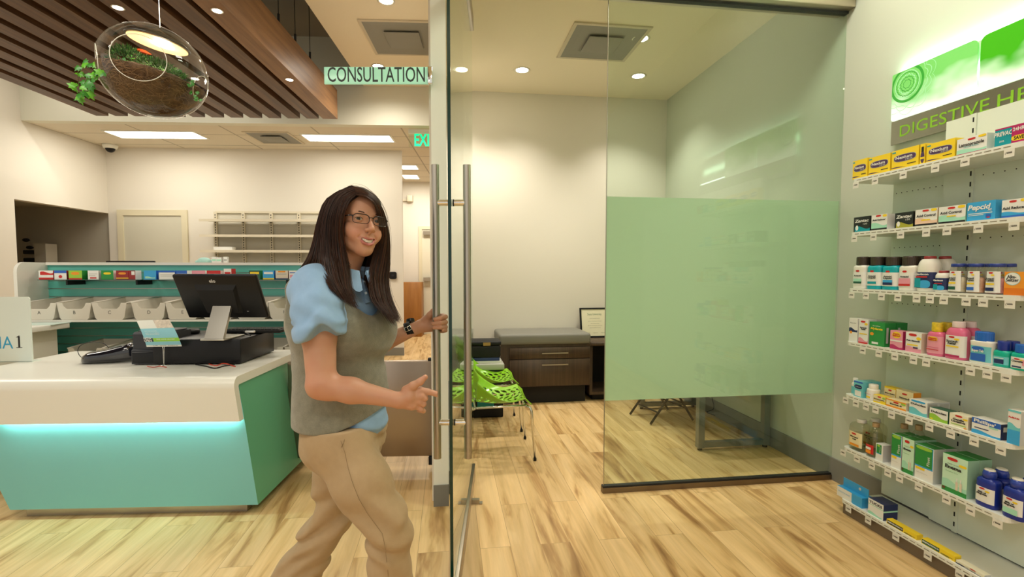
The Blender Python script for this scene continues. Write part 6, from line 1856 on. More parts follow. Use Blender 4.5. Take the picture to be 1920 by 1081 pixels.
# soil
def soil():
    mb = MB().use(mat('brown_moss_soil', (.105, .058, .026), .95, noise_amt=.85, noise_scale=42, bump=(90, 1.0, .008)))
    V = []; F_ = []
    nr, ns = 26, 64
    rr = .955
    zc_ = -.10
    # the fill is level with the tilted bubble's own equator, humped
    for j in range(nr + 1):
        s_ = j / nr
        for k in range(ns):
            a_ = 2 * PI * k / ns
            if s_ < .5:      # underside along the glass
                ph = s_ * 2
                el = -PI / 2 + ph * (PI / 2 - .16)
                p_ = Vector((math.cos(el) * math.cos(a_) * rr, math.cos(el) * math.sin(a_) * rr, math.sin(el) * rr))
            else:
                q_ = 1 - (s_ - .5) * 2
                el = -.16
                p_ = Vector((math.cos(el) * math.cos(a_) * rr * q_, math.cos(el) * math.sin(a_) * rr * q_, math.sin(el) * rr + .16 * (1 - q_ * q_)))
                p_.z += .05 * noise.noise(Vector((p_.x * 4, p_.y * 4, 1.0)))
            V.append((p_.x * R0 * 1.0, p_.y * R0, p_.z * R0 * ZS))
    for j in range(nr):
        for k in range(ns):
            a_ = j * ns + k; b_ = j * ns + (k + 1) % ns
            F_.append((a_, b_, b_ + ns, a_ + ns))
    mb.T = TT; mb.add(V, F_, True)
    # wiry root strands over its face
    rnd = random.Random(3)
    mb.use(mat('root_fibre', (.22, .125, .055), .9))
    for i in range(420):
        el = rnd.uniform(-1.25, -.18); az = rnd.uniform(-PI, 0)
        pts = []
        da = rnd.uniform(-.35, .35); de = rnd.uniform(-.15, .15)
        for k in range(4):
            e_ = min(-.15, el + de * k / 3 + rnd.uniform(-.02, .02)); a_ = az + da * k / 3
            pts.append((math.cos(e_) * math.cos(a_) * .968 * R0 * 1.0, math.cos(e_) * math.sin(a_) * .968 * R0, math.sin(e_) * .968 * R0 * ZS))
        mb.tube(pts, .0011, 3, False)
    return mb
part('soil', soil(), pl_)
def moss():
    rnd = random.Random(11)
    mb = MB(); gm = [mat('moss_dark', (.015, .07, .012), .8), mat('moss_mid', (.035, .13, .02), .8), mat('moss_bright', (.06, .20, .03), .7), mat('moss_grey', (.12, .17, .08), .8)]
    mb.T = TT
    clumps = [(-.52, -.2, .20, .30, 0), (-.30, -.35, .24, .30, 0), (-.05, -.1, .20, .22, 1), (.30, -.35, .12, .26, 3), (.55, -.45, .04, .26, 3), (.75, -.3, -.02, .20, 2), (-.78, -.1, .08, .20, 3), (.1, .2, .16, .3, 1), (-.4, .3, .2, .35, 0)]
    for (cx_, cy_, cz_, cr_, kind_) in clumps:
        for i in range(230):
            th_ = rnd.uniform(0, 2 * PI); ph = rnd.uniform(.0, PI / 2)
            d_ = Vector((math.cos(th_) * math.cos(ph), math.sin(th_) * math.cos(ph), math.sin(ph)))
            c_ = Vector((cx_, cy_, cz_ - .12)) + Vector((d_.x * cr_, d_.y * cr_, d_.z * cr_ * .7)) * rnd.uniform(.7, 1)
            if c_.length > .90: continue
            p0 = Vector((c_.x * R0, c_.y * R0, c_.z * R0 * ZS))
            L_ = rnd.uniform(.008, .022)
            mb.use(gm[kind_ if rnd.random() < .6 else rnd.choice([0, 1, 2])])
            t_ = (d_ + Vector((rnd.uniform(-.5, .5), rnd.uniform(-.5, .5), rnd.uniform(-.2, .6)))).normalized()
            s_ = t_.orthogonal().normalized() * rnd.uniform(.0014, .003)
            mb.add([p0 - s_, p0 + s_, p0 + t_ * L_], [(0, 1, 2)], False)
    return mb
o_ = part('moss', moss(), pl_); o_['kind'] = 'stuff'
def leaf(mb, p, d, up, sz, rnd):
    """five-lobed ivy leaf"""
    d = Vector(d).normalized(); sd = d.cross(Vector(up)).normalized(); n_ = sd.cross(d)
    outl = [(0, 0), (.35, -.12), (.62, .12), (.42, .30), (.50, .62), (.22, .60), (0, 1.0), (-.22, .60), (-.50, .62), (-.42, .30), (-.62, .12), (-.35, -.12)]
    V = [Vector(p) + (d * .35) * sz + n_ * .06 * sz]
    for x_, y_ in outl: V.append(Vector(p) + sd * x_ * sz * .9 + d * y_ * sz - n_ * (abs(x_) * .25 + (.1 if y_ > .8 else 0)) * sz)
    mb.add(V, [(0, 1 + k, 1 + (k + 1) % 12) for k in range(12)], True)
def ivy():
    rnd = random.Random(4)
    mb = MB(); g1 = mat('ivy_bright', (.12, .42, .02), .4); g2 = mat('ivy_deep', (.035, .20, .015), .4); st = mat('ivy_stem', (.10, .10, .03), .7)
    px_ = [(205, 122), (190, 122), (172, 123), (160, 120), (150, 124), (145, 140), (148, 160), (152, 178)]
    stems = [px_, [(205, 128), (190, 133), (176, 140), (164, 145), (158, 158), (150, 170), (148, 184)], [(208, 135), (195, 138), (184, 138), (176, 150), (168, 160), (170, 172)]]
    for si, st_ in enumerate(stems):
        pts = [K.pt(x_, y_, y=pD - .12 - .03 * si + .02 * k) - pc for k, (x_, y_) in enumerate(st_)]
        mb.use(st); mb.tube(pts, .0016, 5)
        for k, p in enumerate(pts):
            if k == 0: continue
            for q_ in range(2):
                mb.use(g1 if rnd.random() < .65 else g2)
                d_ = Vector((rnd.uniform(-.8, .6), rnd.uniform(-.5, .1), rnd.uniform(-1, .3)))
                leaf(mb, p + Vector((rnd.uniform(-.01, .01), rnd.uniform(-.015, .01), rnd.uniform(-.012, .012))), d_, (rnd.uniform(-.3, .3), -1, .35), rnd.uniform(.026, .038), rnd)
    # curl of bare stem at the tip
    pts = [K.pt(x_, y_, y=pD - .12) - pc for x_, y_ in ((152, 178), (158, 188), (167, 193), (174, 190), (175, 182))]
    mb.use(st); mb.tube(pts, .001, 5)
    return mb
part('ivy', ivy(), pl_, 'bright green ivy trailing out of the opening')
def inner_ivy():
    rnd = random.Random(9); mb = MB(); g2 = mat('ivy_deep', (.035, .20, .015), .4)
    mb.use(g2)
    for (x_, y_) in [(362, 150), (366, 160), (370, 170), (368, 180), (360, 172), (373, 186), (356, 160), (240, 118), (232, 112), (248, 110)]:
        for q_ in range(2):
            p = K.pt(x_ + rnd.uniform(-4, 4), y_ + rnd.uniform(-4, 4), y=pD - .06) - pc
            leaf(mb, p, (rnd.uniform(-1, 1), rnd.uniform(-.6, 0), rnd.uniform(-1, .5)), (0, -1, .3), .016, rnd)
    return mb
part('small_leaves', inner_ivy(), pl_)
mb = MB().use(mat('dusky_pink_leaf', (.30, .12, .10), .6)); rnd = random.Random(2)
c = K.pt(290, 150, y=pD - .10) - pc
for k in range(9):
    a_ = PI * k / 8; d_ = Vector((math.cos(a_), -.3 + .1 * (k % 3), abs(math.sin(a_)) * .8 + .1)).normalized(); s_ = d_.orthogonal().normalized() * .0035
    mb.add([c, c + d_ * .02 - s_, c + d_ * (.04 + .01 * (k % 2)), c + d_ * .02 + s_], [(0, 1, 2, 3)], False)
part('air_plant', mb, pl_, 'dusky pink spiky air plant')
mb = MB().use(mat('red_orange_leaf', (.75, .07, .01), .4)); a = K.pt(252, 92, y=pD - .02) - pc; b = K.pt(284, 102, y=pD - .02) - pc
n_ = 8; V = []
for k in range(n_ + 1):
    s_ = k / n_; p = a.lerp(b, s_); w_ = .010 * math.sin(PI * min(1, s_ * 1.02)) + .0006
    V += [p + Vector((0, 0, w_)), p - Vector((0, 0, w_)), p + Vector((0, .006, 0))]
mb.add(V, [f for k in range(n_) for f in ((3 * k, 3 * k + 3, 3 * k + 5, 3 * k + 2), (3 * k + 2, 3 * k + 5, 3 * k + 4, 3 * k + 1), (3 * k + 1, 3 * k + 4, 3 * k + 3, 3 * k))], True)
part('red_leaf', mb, pl_, 'red-orange pointed leaf')
mb = MB().use(mat('ivy_stem', (.10, .10, .03), .7)); mb.tube([b * .8 + a * .2, (a + b) / 2 + Vector((.0, 0, -.03)), Vector((c.x - .02, c.y, c.z))], .0012, 5); part('stem', mb, pl_)
# ================================================================== PERSON
# everything in frame K: x to the right of the picture, y away from the camera, z up
def kp(px, py, d): return np.array(K.pt(px, py, y=d))

class Field:
    """signed distance sampled on a grid of uneven spacing, polygonised with surface nets"""
    def __init__(s, xs, ys, zs):
        s.ax = [np.asarray(a, dtype=np.float32) for a in (xs, ys, zs)]
        s.D = np.full([len(a) for a in s.ax], 1.0, dtype=np.float32)
    def block(s, lo, hi):
        sl = []
        for a, l, h in zip(s.ax, lo, hi):
            i0 = max(0, int(np.searchsorted(a, l)) - 1); i1 = min(len(a), int(np.searchsorted(a, h)) + 1)
            if i1 <= i0: return None, None
            sl.append(slice(i0, i1))
        P = np.meshgrid(*[a[q] for a, q in zip(s.ax, sl)], indexing='ij', sparse=False)
        return tuple(sl), P
    def apply(s, fn, lo, hi, k=.01, mode='add', margin=.0):
        m = 2.5 * k + margin + .01
        sl, P = s.block([v - m for v in lo], [v + m for v in hi])
        if sl is None: return
        d = fn(*P).astype(np.float32); D = s.D[sl]
        if mode == 'add': s.D[sl] = smin(D, d, k)
        elif mode == 'sub': s.D[sl] = -smin(-D, d, k)
        elif mode == 'int': s.D[sl] = -smin(-D, -d, k)
    def cone(s, a, b, ra, rb, k=.01, mode='add'):
        a = np.asarray(a, float); b = np.asarray(b, float)
        lo = np.minimum(a - ra, b - rb); hi = np.maximum(a + ra, b + rb)
        ab = b - a; L2 = float(ab @ ab) + 1e-12
        def fn(X, Y, Z):
            t = np.clip(((X - a[0]) * ab[0] + (Y - a[1]) * ab[1] + (Z - a[2]) * ab[2]) / L2, 0, 1)
            r = ra + (rb - ra) * t
            return np.sqrt((X - a[0] - ab[0] * t) ** 2 + (Y - a[1] - ab[1] * t) ** 2 + (Z - a[2] - ab[2] * t) ** 2) - r
        s.apply(fn, lo, hi, k, mode)
    def ell(s, c, r, k=.01, mode='add', R=None):
        c = np.asarray(c, float); r = np.asarray(r, float); rm = float(max(r))
        def fn(X, Y, Z):
            x, y, z = X - c[0], Y - c[1], Z - c[2]
            if R is not None:
                x, y, z = (R[0][0] * x + R[1][0] * y + R[2][0] * z, R[0][1] * x + R[1][1] * y + R[2][1] * z, R[0][2] * x + R[1][2] * y + R[2][2] * z)
            k0 = np.sqrt((x / r[0]) ** 2 + (y / r[1]) ** 2 + (z / r[2]) ** 2) + 1e-9
            k1 = np.sqrt((x / r[0] ** 2) ** 2 + (y / r[1] ** 2) ** 2 + (z / r[2] ** 2) ** 2) + 1e-9
            return k0 * (k0 - 1) / k1
        s.apply(fn, c - rm, c + rm, k, mode)
    def mesh(s, relax=1):
        D = s.D; nx, ny, nz = D.shape
        I = D < 0
        c = np.zeros((nx - 1, ny - 1, nz - 1), dtype=np.uint8)
        for dx in (0, 1):
            for dy in (0, 1):
                for dz in (0, 1):
                    c += I[dx:nx - 1 + dx, dy:ny - 1 + dy, dz:nz - 1 + dz]
        act = np.argwhere((c > 0) & (c < 8))
        idx = np.full((nx - 1, ny - 1, nz - 1), -1, dtype=np.int32)
        idx[act[:, 0], act[:, 1], act[:, 2]] = np.arange(len(act))
        pos = np.zeros((len(act), 3)); cnt = np.zeros(len(act))
        i, j, k = act.T
        for ax in range(3):
            o1, o2 = [q for q in range(3) if q != ax]
            for u in (0, 1):
                for v in (0, 1):
                    A = [i.copy(), j.copy(), k.copy()]; A[o1] = A[o1] + u; A[o2] = A[o2] + v
                    B = [q.copy() for q in A]; B[ax] = B[ax] + 1
                    da = D[A[0], A[1], A[2]]; db = D[B[0], B[1], B[2]]
                    m = (da < 0) != (db < 0)
                    t = np.where(m, da / np.where(m, da - db, 1), 0)
                    p = np.stack([s.ax[q][A[q]] + (t * (s.ax[q][B[q]] - s.ax[q][A[q]]) if q == ax else 0) for q in range(3)], 1)
                    pos[m] += p[m]; cnt[m] += 1
        pos /= cnt[:, None]
        faces = []
        for ax in range(3):
            o1, o2 = (ax + 1) % 3, (ax + 2) % 3
            sa = [slice(None)] * 3; sb = [slice(None)] * 3
            sa[ax] = slice(0, -1); sb[ax] = slice(1, None)
            for q in (o1, o2): sa[q] = slice(1, -1); sb[q] = slice(1, -1)
            a = I[tuple(sa)]; b = I[tuple(sb)]
            e = np.argwhere(a != b)
            if not len(e): continue
            fl = a[e[:, 0], e[:, 1], e[:, 2]]
            e = e.copy(); e[:, o1] += 1; e[:, o2] += 1
            def cell(u, v):
                q = e.copy(); q[:, o1] -= u; q[:, o2] -= v
                return idx[q[:, 0], q[:, 1], q[:, 2]]
            F = np.stack([cell(0, 0), cell(1, 0), cell(1, 1), cell(0, 1)], 1)
            F[~fl] = F[~fl][:, ::-1]
            faces.append(F)
        F = np.concatenate(faces)
        for _ in range(relax):
            acc = np.zeros_like(pos); n = np.zeros(len(pos))
            for q in range(4):
                a, b = F[:, q], F[:, (q + 1) % 4]
                np.add.at(acc, a, pos[b]); np.add.at(n, a, 1); np.add.at(acc, b, pos[a]); np.add.at(n, b, 1)
            pos = pos * .45 + .55 * acc / n[:, None]
        return pos, F

def smin(a, b, k):
    if k <= 1e-6: return np.minimum(a, b)
    h = np.clip(.5 + .5 * (b - a) / k, 0, 1)
    return (b + (a - b) * h - k * h * (1 - h)).astype(np.float32)

_rs = np.random.RandomState(7); _lat = _rs.rand(32, 32, 32).astype(np.float32)
def vnoise(X, Y, Z):
    """smooth value noise, -1..1"""
    xi, yi, zi = [np.floor(q).astype(np.int32) for q in (X, Y, Z)]
    fx, fy, fz = X - xi, Y - yi, Z - zi
    fx, fy, fz = [q * q * (3 - 2 * q) for q in (fx, fy, fz)]
    def L(a, b, c): return _lat[(xi + a) & 31, (yi + b) & 31, (zi + c) & 31]
    r = 0
    for a in (0, 1):
        for b in (0, 1):
            for c in (0, 1):
                r = r + L(a, b, c) * (fx if a else 1 - fx) * (fy if b else 1 - fy) * (fz if c else 1 - fz)
    return r * 2 - 1

def np_mesh(name, pos, F, m, origin, colors=None):
    me = bpy.data.meshes.new(name)
    pos = pos - np.asarray(origin)[None, :]
    me.vertices.add(len(pos)); me.vertices.foreach_set('co', pos.astype(np.float32).ravel())
    me.loops.add(len(F) * 4); me.loops.foreach_set('vertex_index', F.astype(np.int32).ravel())
    me.polygons.add(len(F)); me.polygons.foreach_set('loop_start', np.arange(0, len(F) * 4, 4, dtype=np.int32))
    me.polygons.foreach_set('use_smooth', np.ones(len(F), dtype=bool))
    me.update(calc_edges=True); me.validate()
    me.materials.append(m)
    if colors is not None:
        at = me.color_attributes.new('tone', 'FLOAT_COLOR', 'POINT')
        at.data.foreach_set('color', np.concatenate([colors, np.ones((len(colors), 1))], 1).astype(np.float32).ravel())
    return me

# ---------------- materials
def skin_mat():
    m = bpy.data.materials.new('skin'); m.use_nodes = True
    n, l = nodes_of(m); b = n['Principled BSDF']
    at = n.new('ShaderNodeAttribute'); at.attribute_name = 'tone'
    tc = n.new('ShaderNodeTexCoord'); nz = n.new('ShaderNodeTexNoise'); nz.inputs['Scale'].default_value = 26; nz.inputs['Detail'].default_value = 5
    l.new(tc.outputs['Object'], nz.inputs['Vector'])
    mr = n.new('ShaderNodeMapRange'); mr.inputs[3].default_value = .88; mr.inputs[4].default_value = 1.10
    l.new(nz.outputs[0], mr.inputs[0])
    cmb = n.new('ShaderNodeCombineColor'); cmb.inputs[0].default_value = 1
    l.new(mr.outputs[0], cmb.inputs[1]); l.new(mr.outputs[0], cmb.inputs[2])
    mx = n.new('ShaderNodeMix'); mx.data_type = 'RGBA'; mx.blend_type = 'MULTIPLY'; mx.inputs[0].default_value = 1
    l.new(at.outputs['Color'], mx.inputs[6]); l.new(cmb.outputs[0], mx.inputs[7])
    l.new(mx.outputs[2], b.inputs['Base Color'])
    b.inputs['Roughness'].default_value = .5
    b.inputs['Subsurface Weight'].default_value = .10; b.inputs['Subsurface Radius'].default_value = (.010, .004, .002); b.inputs['Subsurface Scale'].default_value = 1.0
    return m
def cloth_mat(name, c1, c2, scale=420, rough=.85, bump=.25, sheen=.2, broad=.06):
    m = bpy.data.materials.new(name); m.use_nodes = True
    n, l = nodes_of(m); b = n['Principled BSDF']
    tc = n.new('ShaderNodeTexCoord'); nz = n.new('ShaderNodeTexNoise'); nz.inputs['Scale'].default_value = scale; nz.inputs['Detail'].default_value = 3
    nb = n.new('ShaderNodeTexNoise'); nb.inputs['Scale'].default_value = 45
    l.new(tc.outputs['Object'], nz.inputs['Vector']); l.new(tc.outputs['Object'], nb.inputs['Vector'])
    ad = n.new('ShaderNodeMath'); ad.operation = 'MULTIPLY_ADD'; ad.inputs[1].default_value = .6; l.new(nb.outputs[0], ad.inputs[0])
    sc = n.new('ShaderNodeMath'); sc.operation = 'MULTIPLY'; sc.inputs[1].default_value = .4; l.new(nz.outputs[0], sc.inputs[0]); l.new(sc.outputs[0], ad.inputs[2])
    mx = n.new('ShaderNodeMix'); mx.data_type = 'RGBA'; mx.inputs[6].default_value = (*c1, 1); mx.inputs[7].default_value = (*c2, 1)
    l.new(ad.outputs[0], mx.inputs[0]); l.new(mx.outputs[2], b.inputs['Base Color'])
    bp = n.new('ShaderNodeBump'); bp.inputs['Strength'].default_value = bump; bp.inputs['Distance'].default_value = .0015
    l.new(nz.outputs[0], bp.inputs['Height']); l.new(bp.outputs[0], b.inputs['Normal'])
    b.inputs['Roughness'].default_value = rough; b.inputs['Sheen Weight'].default_value = sheen
    return m
M_SKIN = skin_mat()
M_VEST = cloth_mat('grey_green_knit', (.115, .115, .085), (.30, .295, .225), 300, .95, .8, .3)
M_SHIRT = cloth_mat('light_blue_cotton', (.20, .36, .58), (.29, .47, .70), 500, .7, .15, .1)
M_KHAKI = cloth_mat('khaki_twill', (.36, .25, .13), (.45, .325, .18), 600, .8, .2, .1)

# ---------------- skeleton
SK = .010
hd_c = kp(671, 417, 1.665)                    # between the ears at eye level
hyaw, hroll, hpitch = math.radians(41), math.radians(5), math.radians(-2)
HR = Matrix.Rotation(hyaw, 3, 'Z') @ Matrix.Rotation(hroll, 3, 'Y') @ Matrix.Rotation(hpitch, 3, 'X')
HRn = np.array(HR)
def hl(x, y, z):
    """head space (x to the picture's right, y backwards, z up) to K"""
    return hd_c + HRn @ np.array((x, y, z))
tor = kp(636, 600, 1.70)
tyaw = math.radians(66)
TF = np.array((math.sin(tyaw), -math.cos(tyaw), 0)); TRt = np.array((-math.cos(tyaw), -math.sin(tyaw), 0)); UP = np.array((0, 0, 1.0))
def tl(f, r, z): return np.array((tor[0], tor[1], 0)) + TF * f + TRt * r + UP * z
shR = kp(594, 534, 1.545); shL = tl(.0, -.165, 1.335)
elR = kp(603, 722, 1.475); wrR = kp(748, 750, 1.50)
elL = np.array((kp(668, 680, 1.95)[0], 1.95, 1.06)); wrL = kp(788, 611, 1.975)

xs = np.arange(-.745, -.232, .0024); ys = np.arange(1.375, 2.03, .0026)
zs = np.concatenate([np.arange(.93, 1.10, .0023), np.arange(1.10, 1.24, .0026), np.arange(1.24, 1.43, .0045), np.arange(1.43, 1.70, .0021)])
B = Field(xs, ys, zs)
# neck and core
B.cone(hl(.0, .022, -.06), tl(-.01, .0, 1.36), .052, .060, .02)
B.cone(tl(0, .0, 1.345), shR + (.02, .02, -.02), .055, .042, .03)
B.cone(tl(0, .0, 1.345), shL, .055, .040, .03)
B.cone(tl(0, .0, 1.34), tl(.0, 0, 1.22), .08, .09, .03)
# arms
B.cone(shR, shR * .5 + elR * .5, .050, .0505, .02); B.cone(shR * .5 + elR * .5, elR + (0, 0, .01), .0505, .043, .02)
fm = elR * .62 + wrR * .38 + np.array((0, 0, .002))
B.cone(elR, fm, .041, .037, .02); B.cone(fm, wrR, .037, .0235, .02)
B.cone(elR + (-.012, 0, -.006), elR + (.02, 0, -.012), .030, .032, .015)
B.cone(shL, elL, .044, .038, .02)
fm = elL * .6 + wrL * .4
B.cone(elL, fm, .038, .035, .02); B.cone(fm, wrL, .035, .0245, .02)

# ---- head
H = Field.__dict__
def he(c, r, k=.01, mode='add', R=None):
    Rm = HRn if R is None else HRn @ np.array(R)
    B.ell(hl(*c), r, k, mode, Rm)
def hc(a, b, ra, rb, k=.008, mode='add'): B.cone(hl(*a), hl(*b), ra, rb, k, mode)
he((0, .012, .030), (.070, .088, .086), .02)
he((0, -.020, -.030), (.0575, .066, .074), .02)
for s in (-1, 1):
    hc((s * .047, .012, -.046), (s * .017, -.052, -.095), .017, .015, .025)
    he((s * .037, -.052, -.033), (.024, .022, .022), .022)
    he((s * .031, -.062, -.050), (.020, .018, .018), .016)       # cheeks raised by the smile
    hc((s * .010, -.085, .0165), (s * .044, -.070, .0175), .0065, .007, .014)   # brow ridge
he((0, -.064, -.100), (.020, .020, .017), .018)
he((0, -.050, .045), (.052, .038, .040), .03)                     # forehead
he((0, -.066, -.068), (.030, .024, .026), .02)                    # muzzle
for s in (-1, 1):
    he((s * .0315, -.0985, .000), (.0185, .014, .0115), .010, 'sub')   # sockets
# eyelids round the eyeballs, opened by a slit
EY = [(-.0315, -.0735, -.001), (.0315, -.0735, -.001)]
for e in EY:
    he(e, (.0140, .0136, .0128), .004)
for e in EY:
    he((e[0], e[1] - .0135, e[2] - .0002), (.0125, .012, .0036), .002, 'sub')
# nose
hc((0, -.084, .010), (0, -.1095, -.030), .0065, .0088, .010)
he((0, -.1105, -.0335), (.0092, .0092, .0080), .006)
for s in (-1, 1):
    he((s * .0115, -.098, -.0365), (.0072, .0095, .0068), .006)
hc((0, -.104, -.042), (0, -.094, -.046), .0045, .0045, .005)
for s in (-1, 1):
    he((s * .0058, -.1055, -.0435), (.0030, .0048, .0026), .002, 'sub')
    hc((s * .0165, -.096, -.040), (s * .0300, -.080, -.060), .0010, .0016, .006, 'sub')   # smile lines
# mouth: an open smile
up_l = [(-.0270, -.0765, -.0580), (-.0150, -.0895, -.0630), (-.0050, -.0945, -.0632), (0, -.0945, -.0642), (.0050, -.0945, -.0632), (.0150, -.0895, -.0630), (.0270, -.0765, -.0580)]
lo_l = [(-.0265, -.0770, -.0600), (-.0160, -.0880, -.0775), (0, -.0925, -.0832), (.0160, -.0880, -.0775), (.0265, -.0770, -.0600)]
B_lips = []
mo = [(-.0235, -.0800, -.0608), (-.012, -.0930, -.0690), (0, -.0965, -.0722), (.012, -.0930, -.0690), (.0235, -.0800, -.0608)]
for a, b in zip(up_l[:-1], up_l[1:]): hc(a, b, .0020 + .0008 * (abs(a[0]) < .02), .0020 + .0008 * (abs(b[0]) < .02), .003); B_lips.append((a, b, .0028))
for a, b in zip(lo_l[:-1], lo_l[1:]): hc(a, b, .0020 + .0016 * (abs(a[0]) < .02), .0020 + .0016 * (abs(b[0]) < .02), .003); B_lips.append((a, b, .0037))
for a, b in zip(mo[:-1], mo[1:]): hc(a, b, .0022 + .0032 * (abs(a[0]) < .02), .0022 + .0032 * (abs(b[0]) < .02), .001, 'sub')
hc((-.012, -.086, -.0895), (.012, -.086, -.0895), .0016, .0016, .007, 'sub')
# ears
for s in (-1, 1):
    he((s * .0700, .010, -.010), (.007, .018, .030), .006)

# ---- right hand: back of the hand to the camera, index pointing, thumb up
def chain(pts, rs, k=.004):
    for a, b, ra, rb in zip(pts[:-1], pts[1:], rs[:-1], rs[1:]): B.cone(a, b, ra, rb, k)
d = 1.50
B.cone(wrR, kp(768, 742, d + .005), .0215, .024, .010)
B.cone(wrR + (0, .004, -.006), kp(772, 757, d + .012), .018, .020, .010)
idx_k = kp(788, 731.5, d + .012); mid_k = kp(790, 742, d + .008); rng_k = kp(787, 752, d + .010); pky_k = kp(782, 761, d + .016)
for kk, rr in ((idx_k, .0125), (mid_k, .0125), (rng_k, .0118), (pky_k, .0108)):
    B.cone(kp(762, 746, d + .010) * .8 + kk * .2, kk, .017, rr, .006)
chain([idx_k, kp(803, 734, d + .018), kp(816, 737.5, d + .024), kp(824.5, 741.5, d + .030)], [.0112, .0098, .0086, .0068], .003)
chain([mid_k, kp(797, 746, d + .012), kp(795, 748.5, d + .036), kp(785, 749, d + .042)], [.0115, .0100, .0092, .0078], .002)
chain([rng_k, kp(794, 757, d + .014), kp(791, 758.5, d + .038), kp(782, 758, d + .042)], [.0110, .0096, .0088, .0074], .002)
chain([pky_k, kp(790, 767, d + .018), kp(794, 770, d + .030), kp(785, 769, d + .040)], [.0098, .0084, .0076, .0066], .002)
chain([kp(762, 732, d + .008), kp(775, 722.5, d - .002), kp(788, 715, d - .006), kp(797.5, 706.5, d - .008)], [.0170, .0125, .0105, .0082], .007)
# ---- left hand: closed round the door's pull
bar = kp(820, 605, 1.94)
d = 1.975
B.cone(wrL, kp(800, 604, d + .004), .0235, .0235, .010)
B.cone(kp(798, 612, d), kp(812, 612, d + .006), .0225, .0205, .010)
B.cone(kp(800, 600, d + .002), kp(812, 597, d + .010), .0205, .017, .010)
for (ya, yb, yt, xt, rr) in ((592, 593.5, 598, 815.5, .0094), (601.5, 603.5, 606.5, 811.5, .0096), (611.5, 612.5, 614, 813.5, .0092), (620, 619, 618.5, 829, .0080)):
    kb = kp(818, ya, d + .012); k1 = kp(831, ya, d - .004); k2 = kp(835.5, yb, d - .040) ; k3 = kp(826, (yb + yt) / 2, 1.913); tp = kp(xt, yt, 1.914)
    if xt > 820: k3 = kp(835, yb, 1.935); tp = kp(831, yt, 1.922)
    chain([kb, k1, k2, k3, tp], [rr * 1.15, rr * 1.08, rr, rr * .96, rr * .82], .002)
chain([kp(800, 599, d - .004), kp(806, 590, d - .018), kp(812, 583, d - .022), kp(818, 579, d - .018)], [.0165, .0125, .0105, .0085], .006)
# keep the palm off the bar itself
B.cone(bar + (0, 0, -.1), bar + (0, 0, .1), .0155, .0155, .001, 'sub')

pos, F = B.mesh(1)
# skin tones
base = np.array((.54, .285, .18)); col = np.tile(base, (len(pos), 1))
loc = (pos - hd_c) @ HRn
def segd(P, a, b):
    a = np.array(a); b = np.array(b); ab = b - a; t = np.clip(((P - a) @ ab) / (ab @ ab), 0, 1)
    return np.linalg.norm(P - a - t[:, None] * ab, axis=1)
hm = (loc[:, 2] > -.14) & (np.abs(loc[:, 0]) < .09)
li = np.where(hm)[0]; Lh = loc[li]
dl = np.full(len(li), 1.0)
for a, b, r in B_lips: dl = np.minimum(dl, segd(Lh, a, b) - r)
w = np.clip(1 - dl / .0016, 0, 1)[:, None] * (Lh[:, 1] < -.06)[:, None]
col[li] = col[li] * (1 - w) + np.array((.46, .15, .13)) * w
for s in (-1, 1):
    w = (np.exp(-((Lh[:, 0] - s * .038) ** 2 + (Lh[:, 2] + .038) ** 2) / .0005) * (Lh[:, 1] < -.02) * .35)[:, None]
    col[li] = col[li] * (1 - w) + np.array((.62, .26, .18)) * w
for (c_, r_, s_) in ((elR, .05, .30),):
    w = (np.exp(-np.sum((pos - c_) ** 2, 1) / r_ ** 2) * s_)[:, None]
    col = col * (1 - w) + np.array((.58, .22, .15)) * w
# inside of the mouth
w = np.zeros(len(li))
for a, b in zip(mo[:-1], mo[1:]):
    w = np.maximum(w, (segd(Lh, (a[0], a[1] + .006, a[2]), (b[0], b[1] + .006, b[2])) < .0052).astype(float))
w = (w * (dl > .0006))[:, None]
col[li] = col[li] * (1 - w) + np.array((.10, .03, .025)) * w
org = np.array((tor[0], tor[1], 0.0))
# drop the hidden crumbs of the mesh that no clothing leaves in view stays: it is one surface
body_me = np_mesh('person', pos, F, M_SKIN, org, col)
person = bpy.data.objects.new('person', body_me); COL.objects.link(person)
put(person, K, tuple(org))
tagged(person, 'long-haired person in glasses, blue shirt, grey knit vest and khakis, holding the door pull', 'person')

def KL(v): return Vector(np.asarray(v, float) - org)
# eyes
for e, nm in zip(EY, ('r', 'l')):
    c = hl(*e); gaze = (np.array((0, 0, CAM_H)) - c); gaze[1] = -c[1]; gaze = gaze / np.linalg.norm(gaze)
    gaze = gaze + np.array((.10, 0, .03)); gz = Vector(gaze).normalized()
    mb = MB(); ew = mat('eye_white', (.62, .58, .54), .2); ei = mat('iris_brown', (.05, .028, .012), .15); ep = mat('pupil', (.003, .003, .003), .1)
    R_ = .0122; sg, rg = 28, 22; q0 = gz.to_track_quat('Z', 'Y')
    V = [Vector((0, 0, R_))]
    for i in range(1, rg):
        a = PI * i / rg * .999
        for k in range(sg): V.append(Vector((R_ * math.sin(a) * math.cos(2 * PI * k / sg), R_ * math.sin(a) * math.sin(2 * PI * k / sg), R_ * math.cos(a))))
    V = [KL(c) + q0 @ v for v in V]
    mb.use(ep).add(V, [(0, 1 + k, 1 + (k + 1) % sg) for k in range(sg)], True); b0 = 0
    for i in range(rg - 2):
        mb.use(ep if i < 1 else ei if i < 3 else ew)
        fs = [(1 + i * sg + k, 1 + (i + 1) * sg + k, 1 + (i + 1) * sg + (k + 1) % sg, 1 + i * sg + (k + 1) % sg) for k in range(sg)]
        mb.f += fs; mb.mi += [mb.cur] * sg; mb.sm += [True] * sg
    part('eye', mb, person)
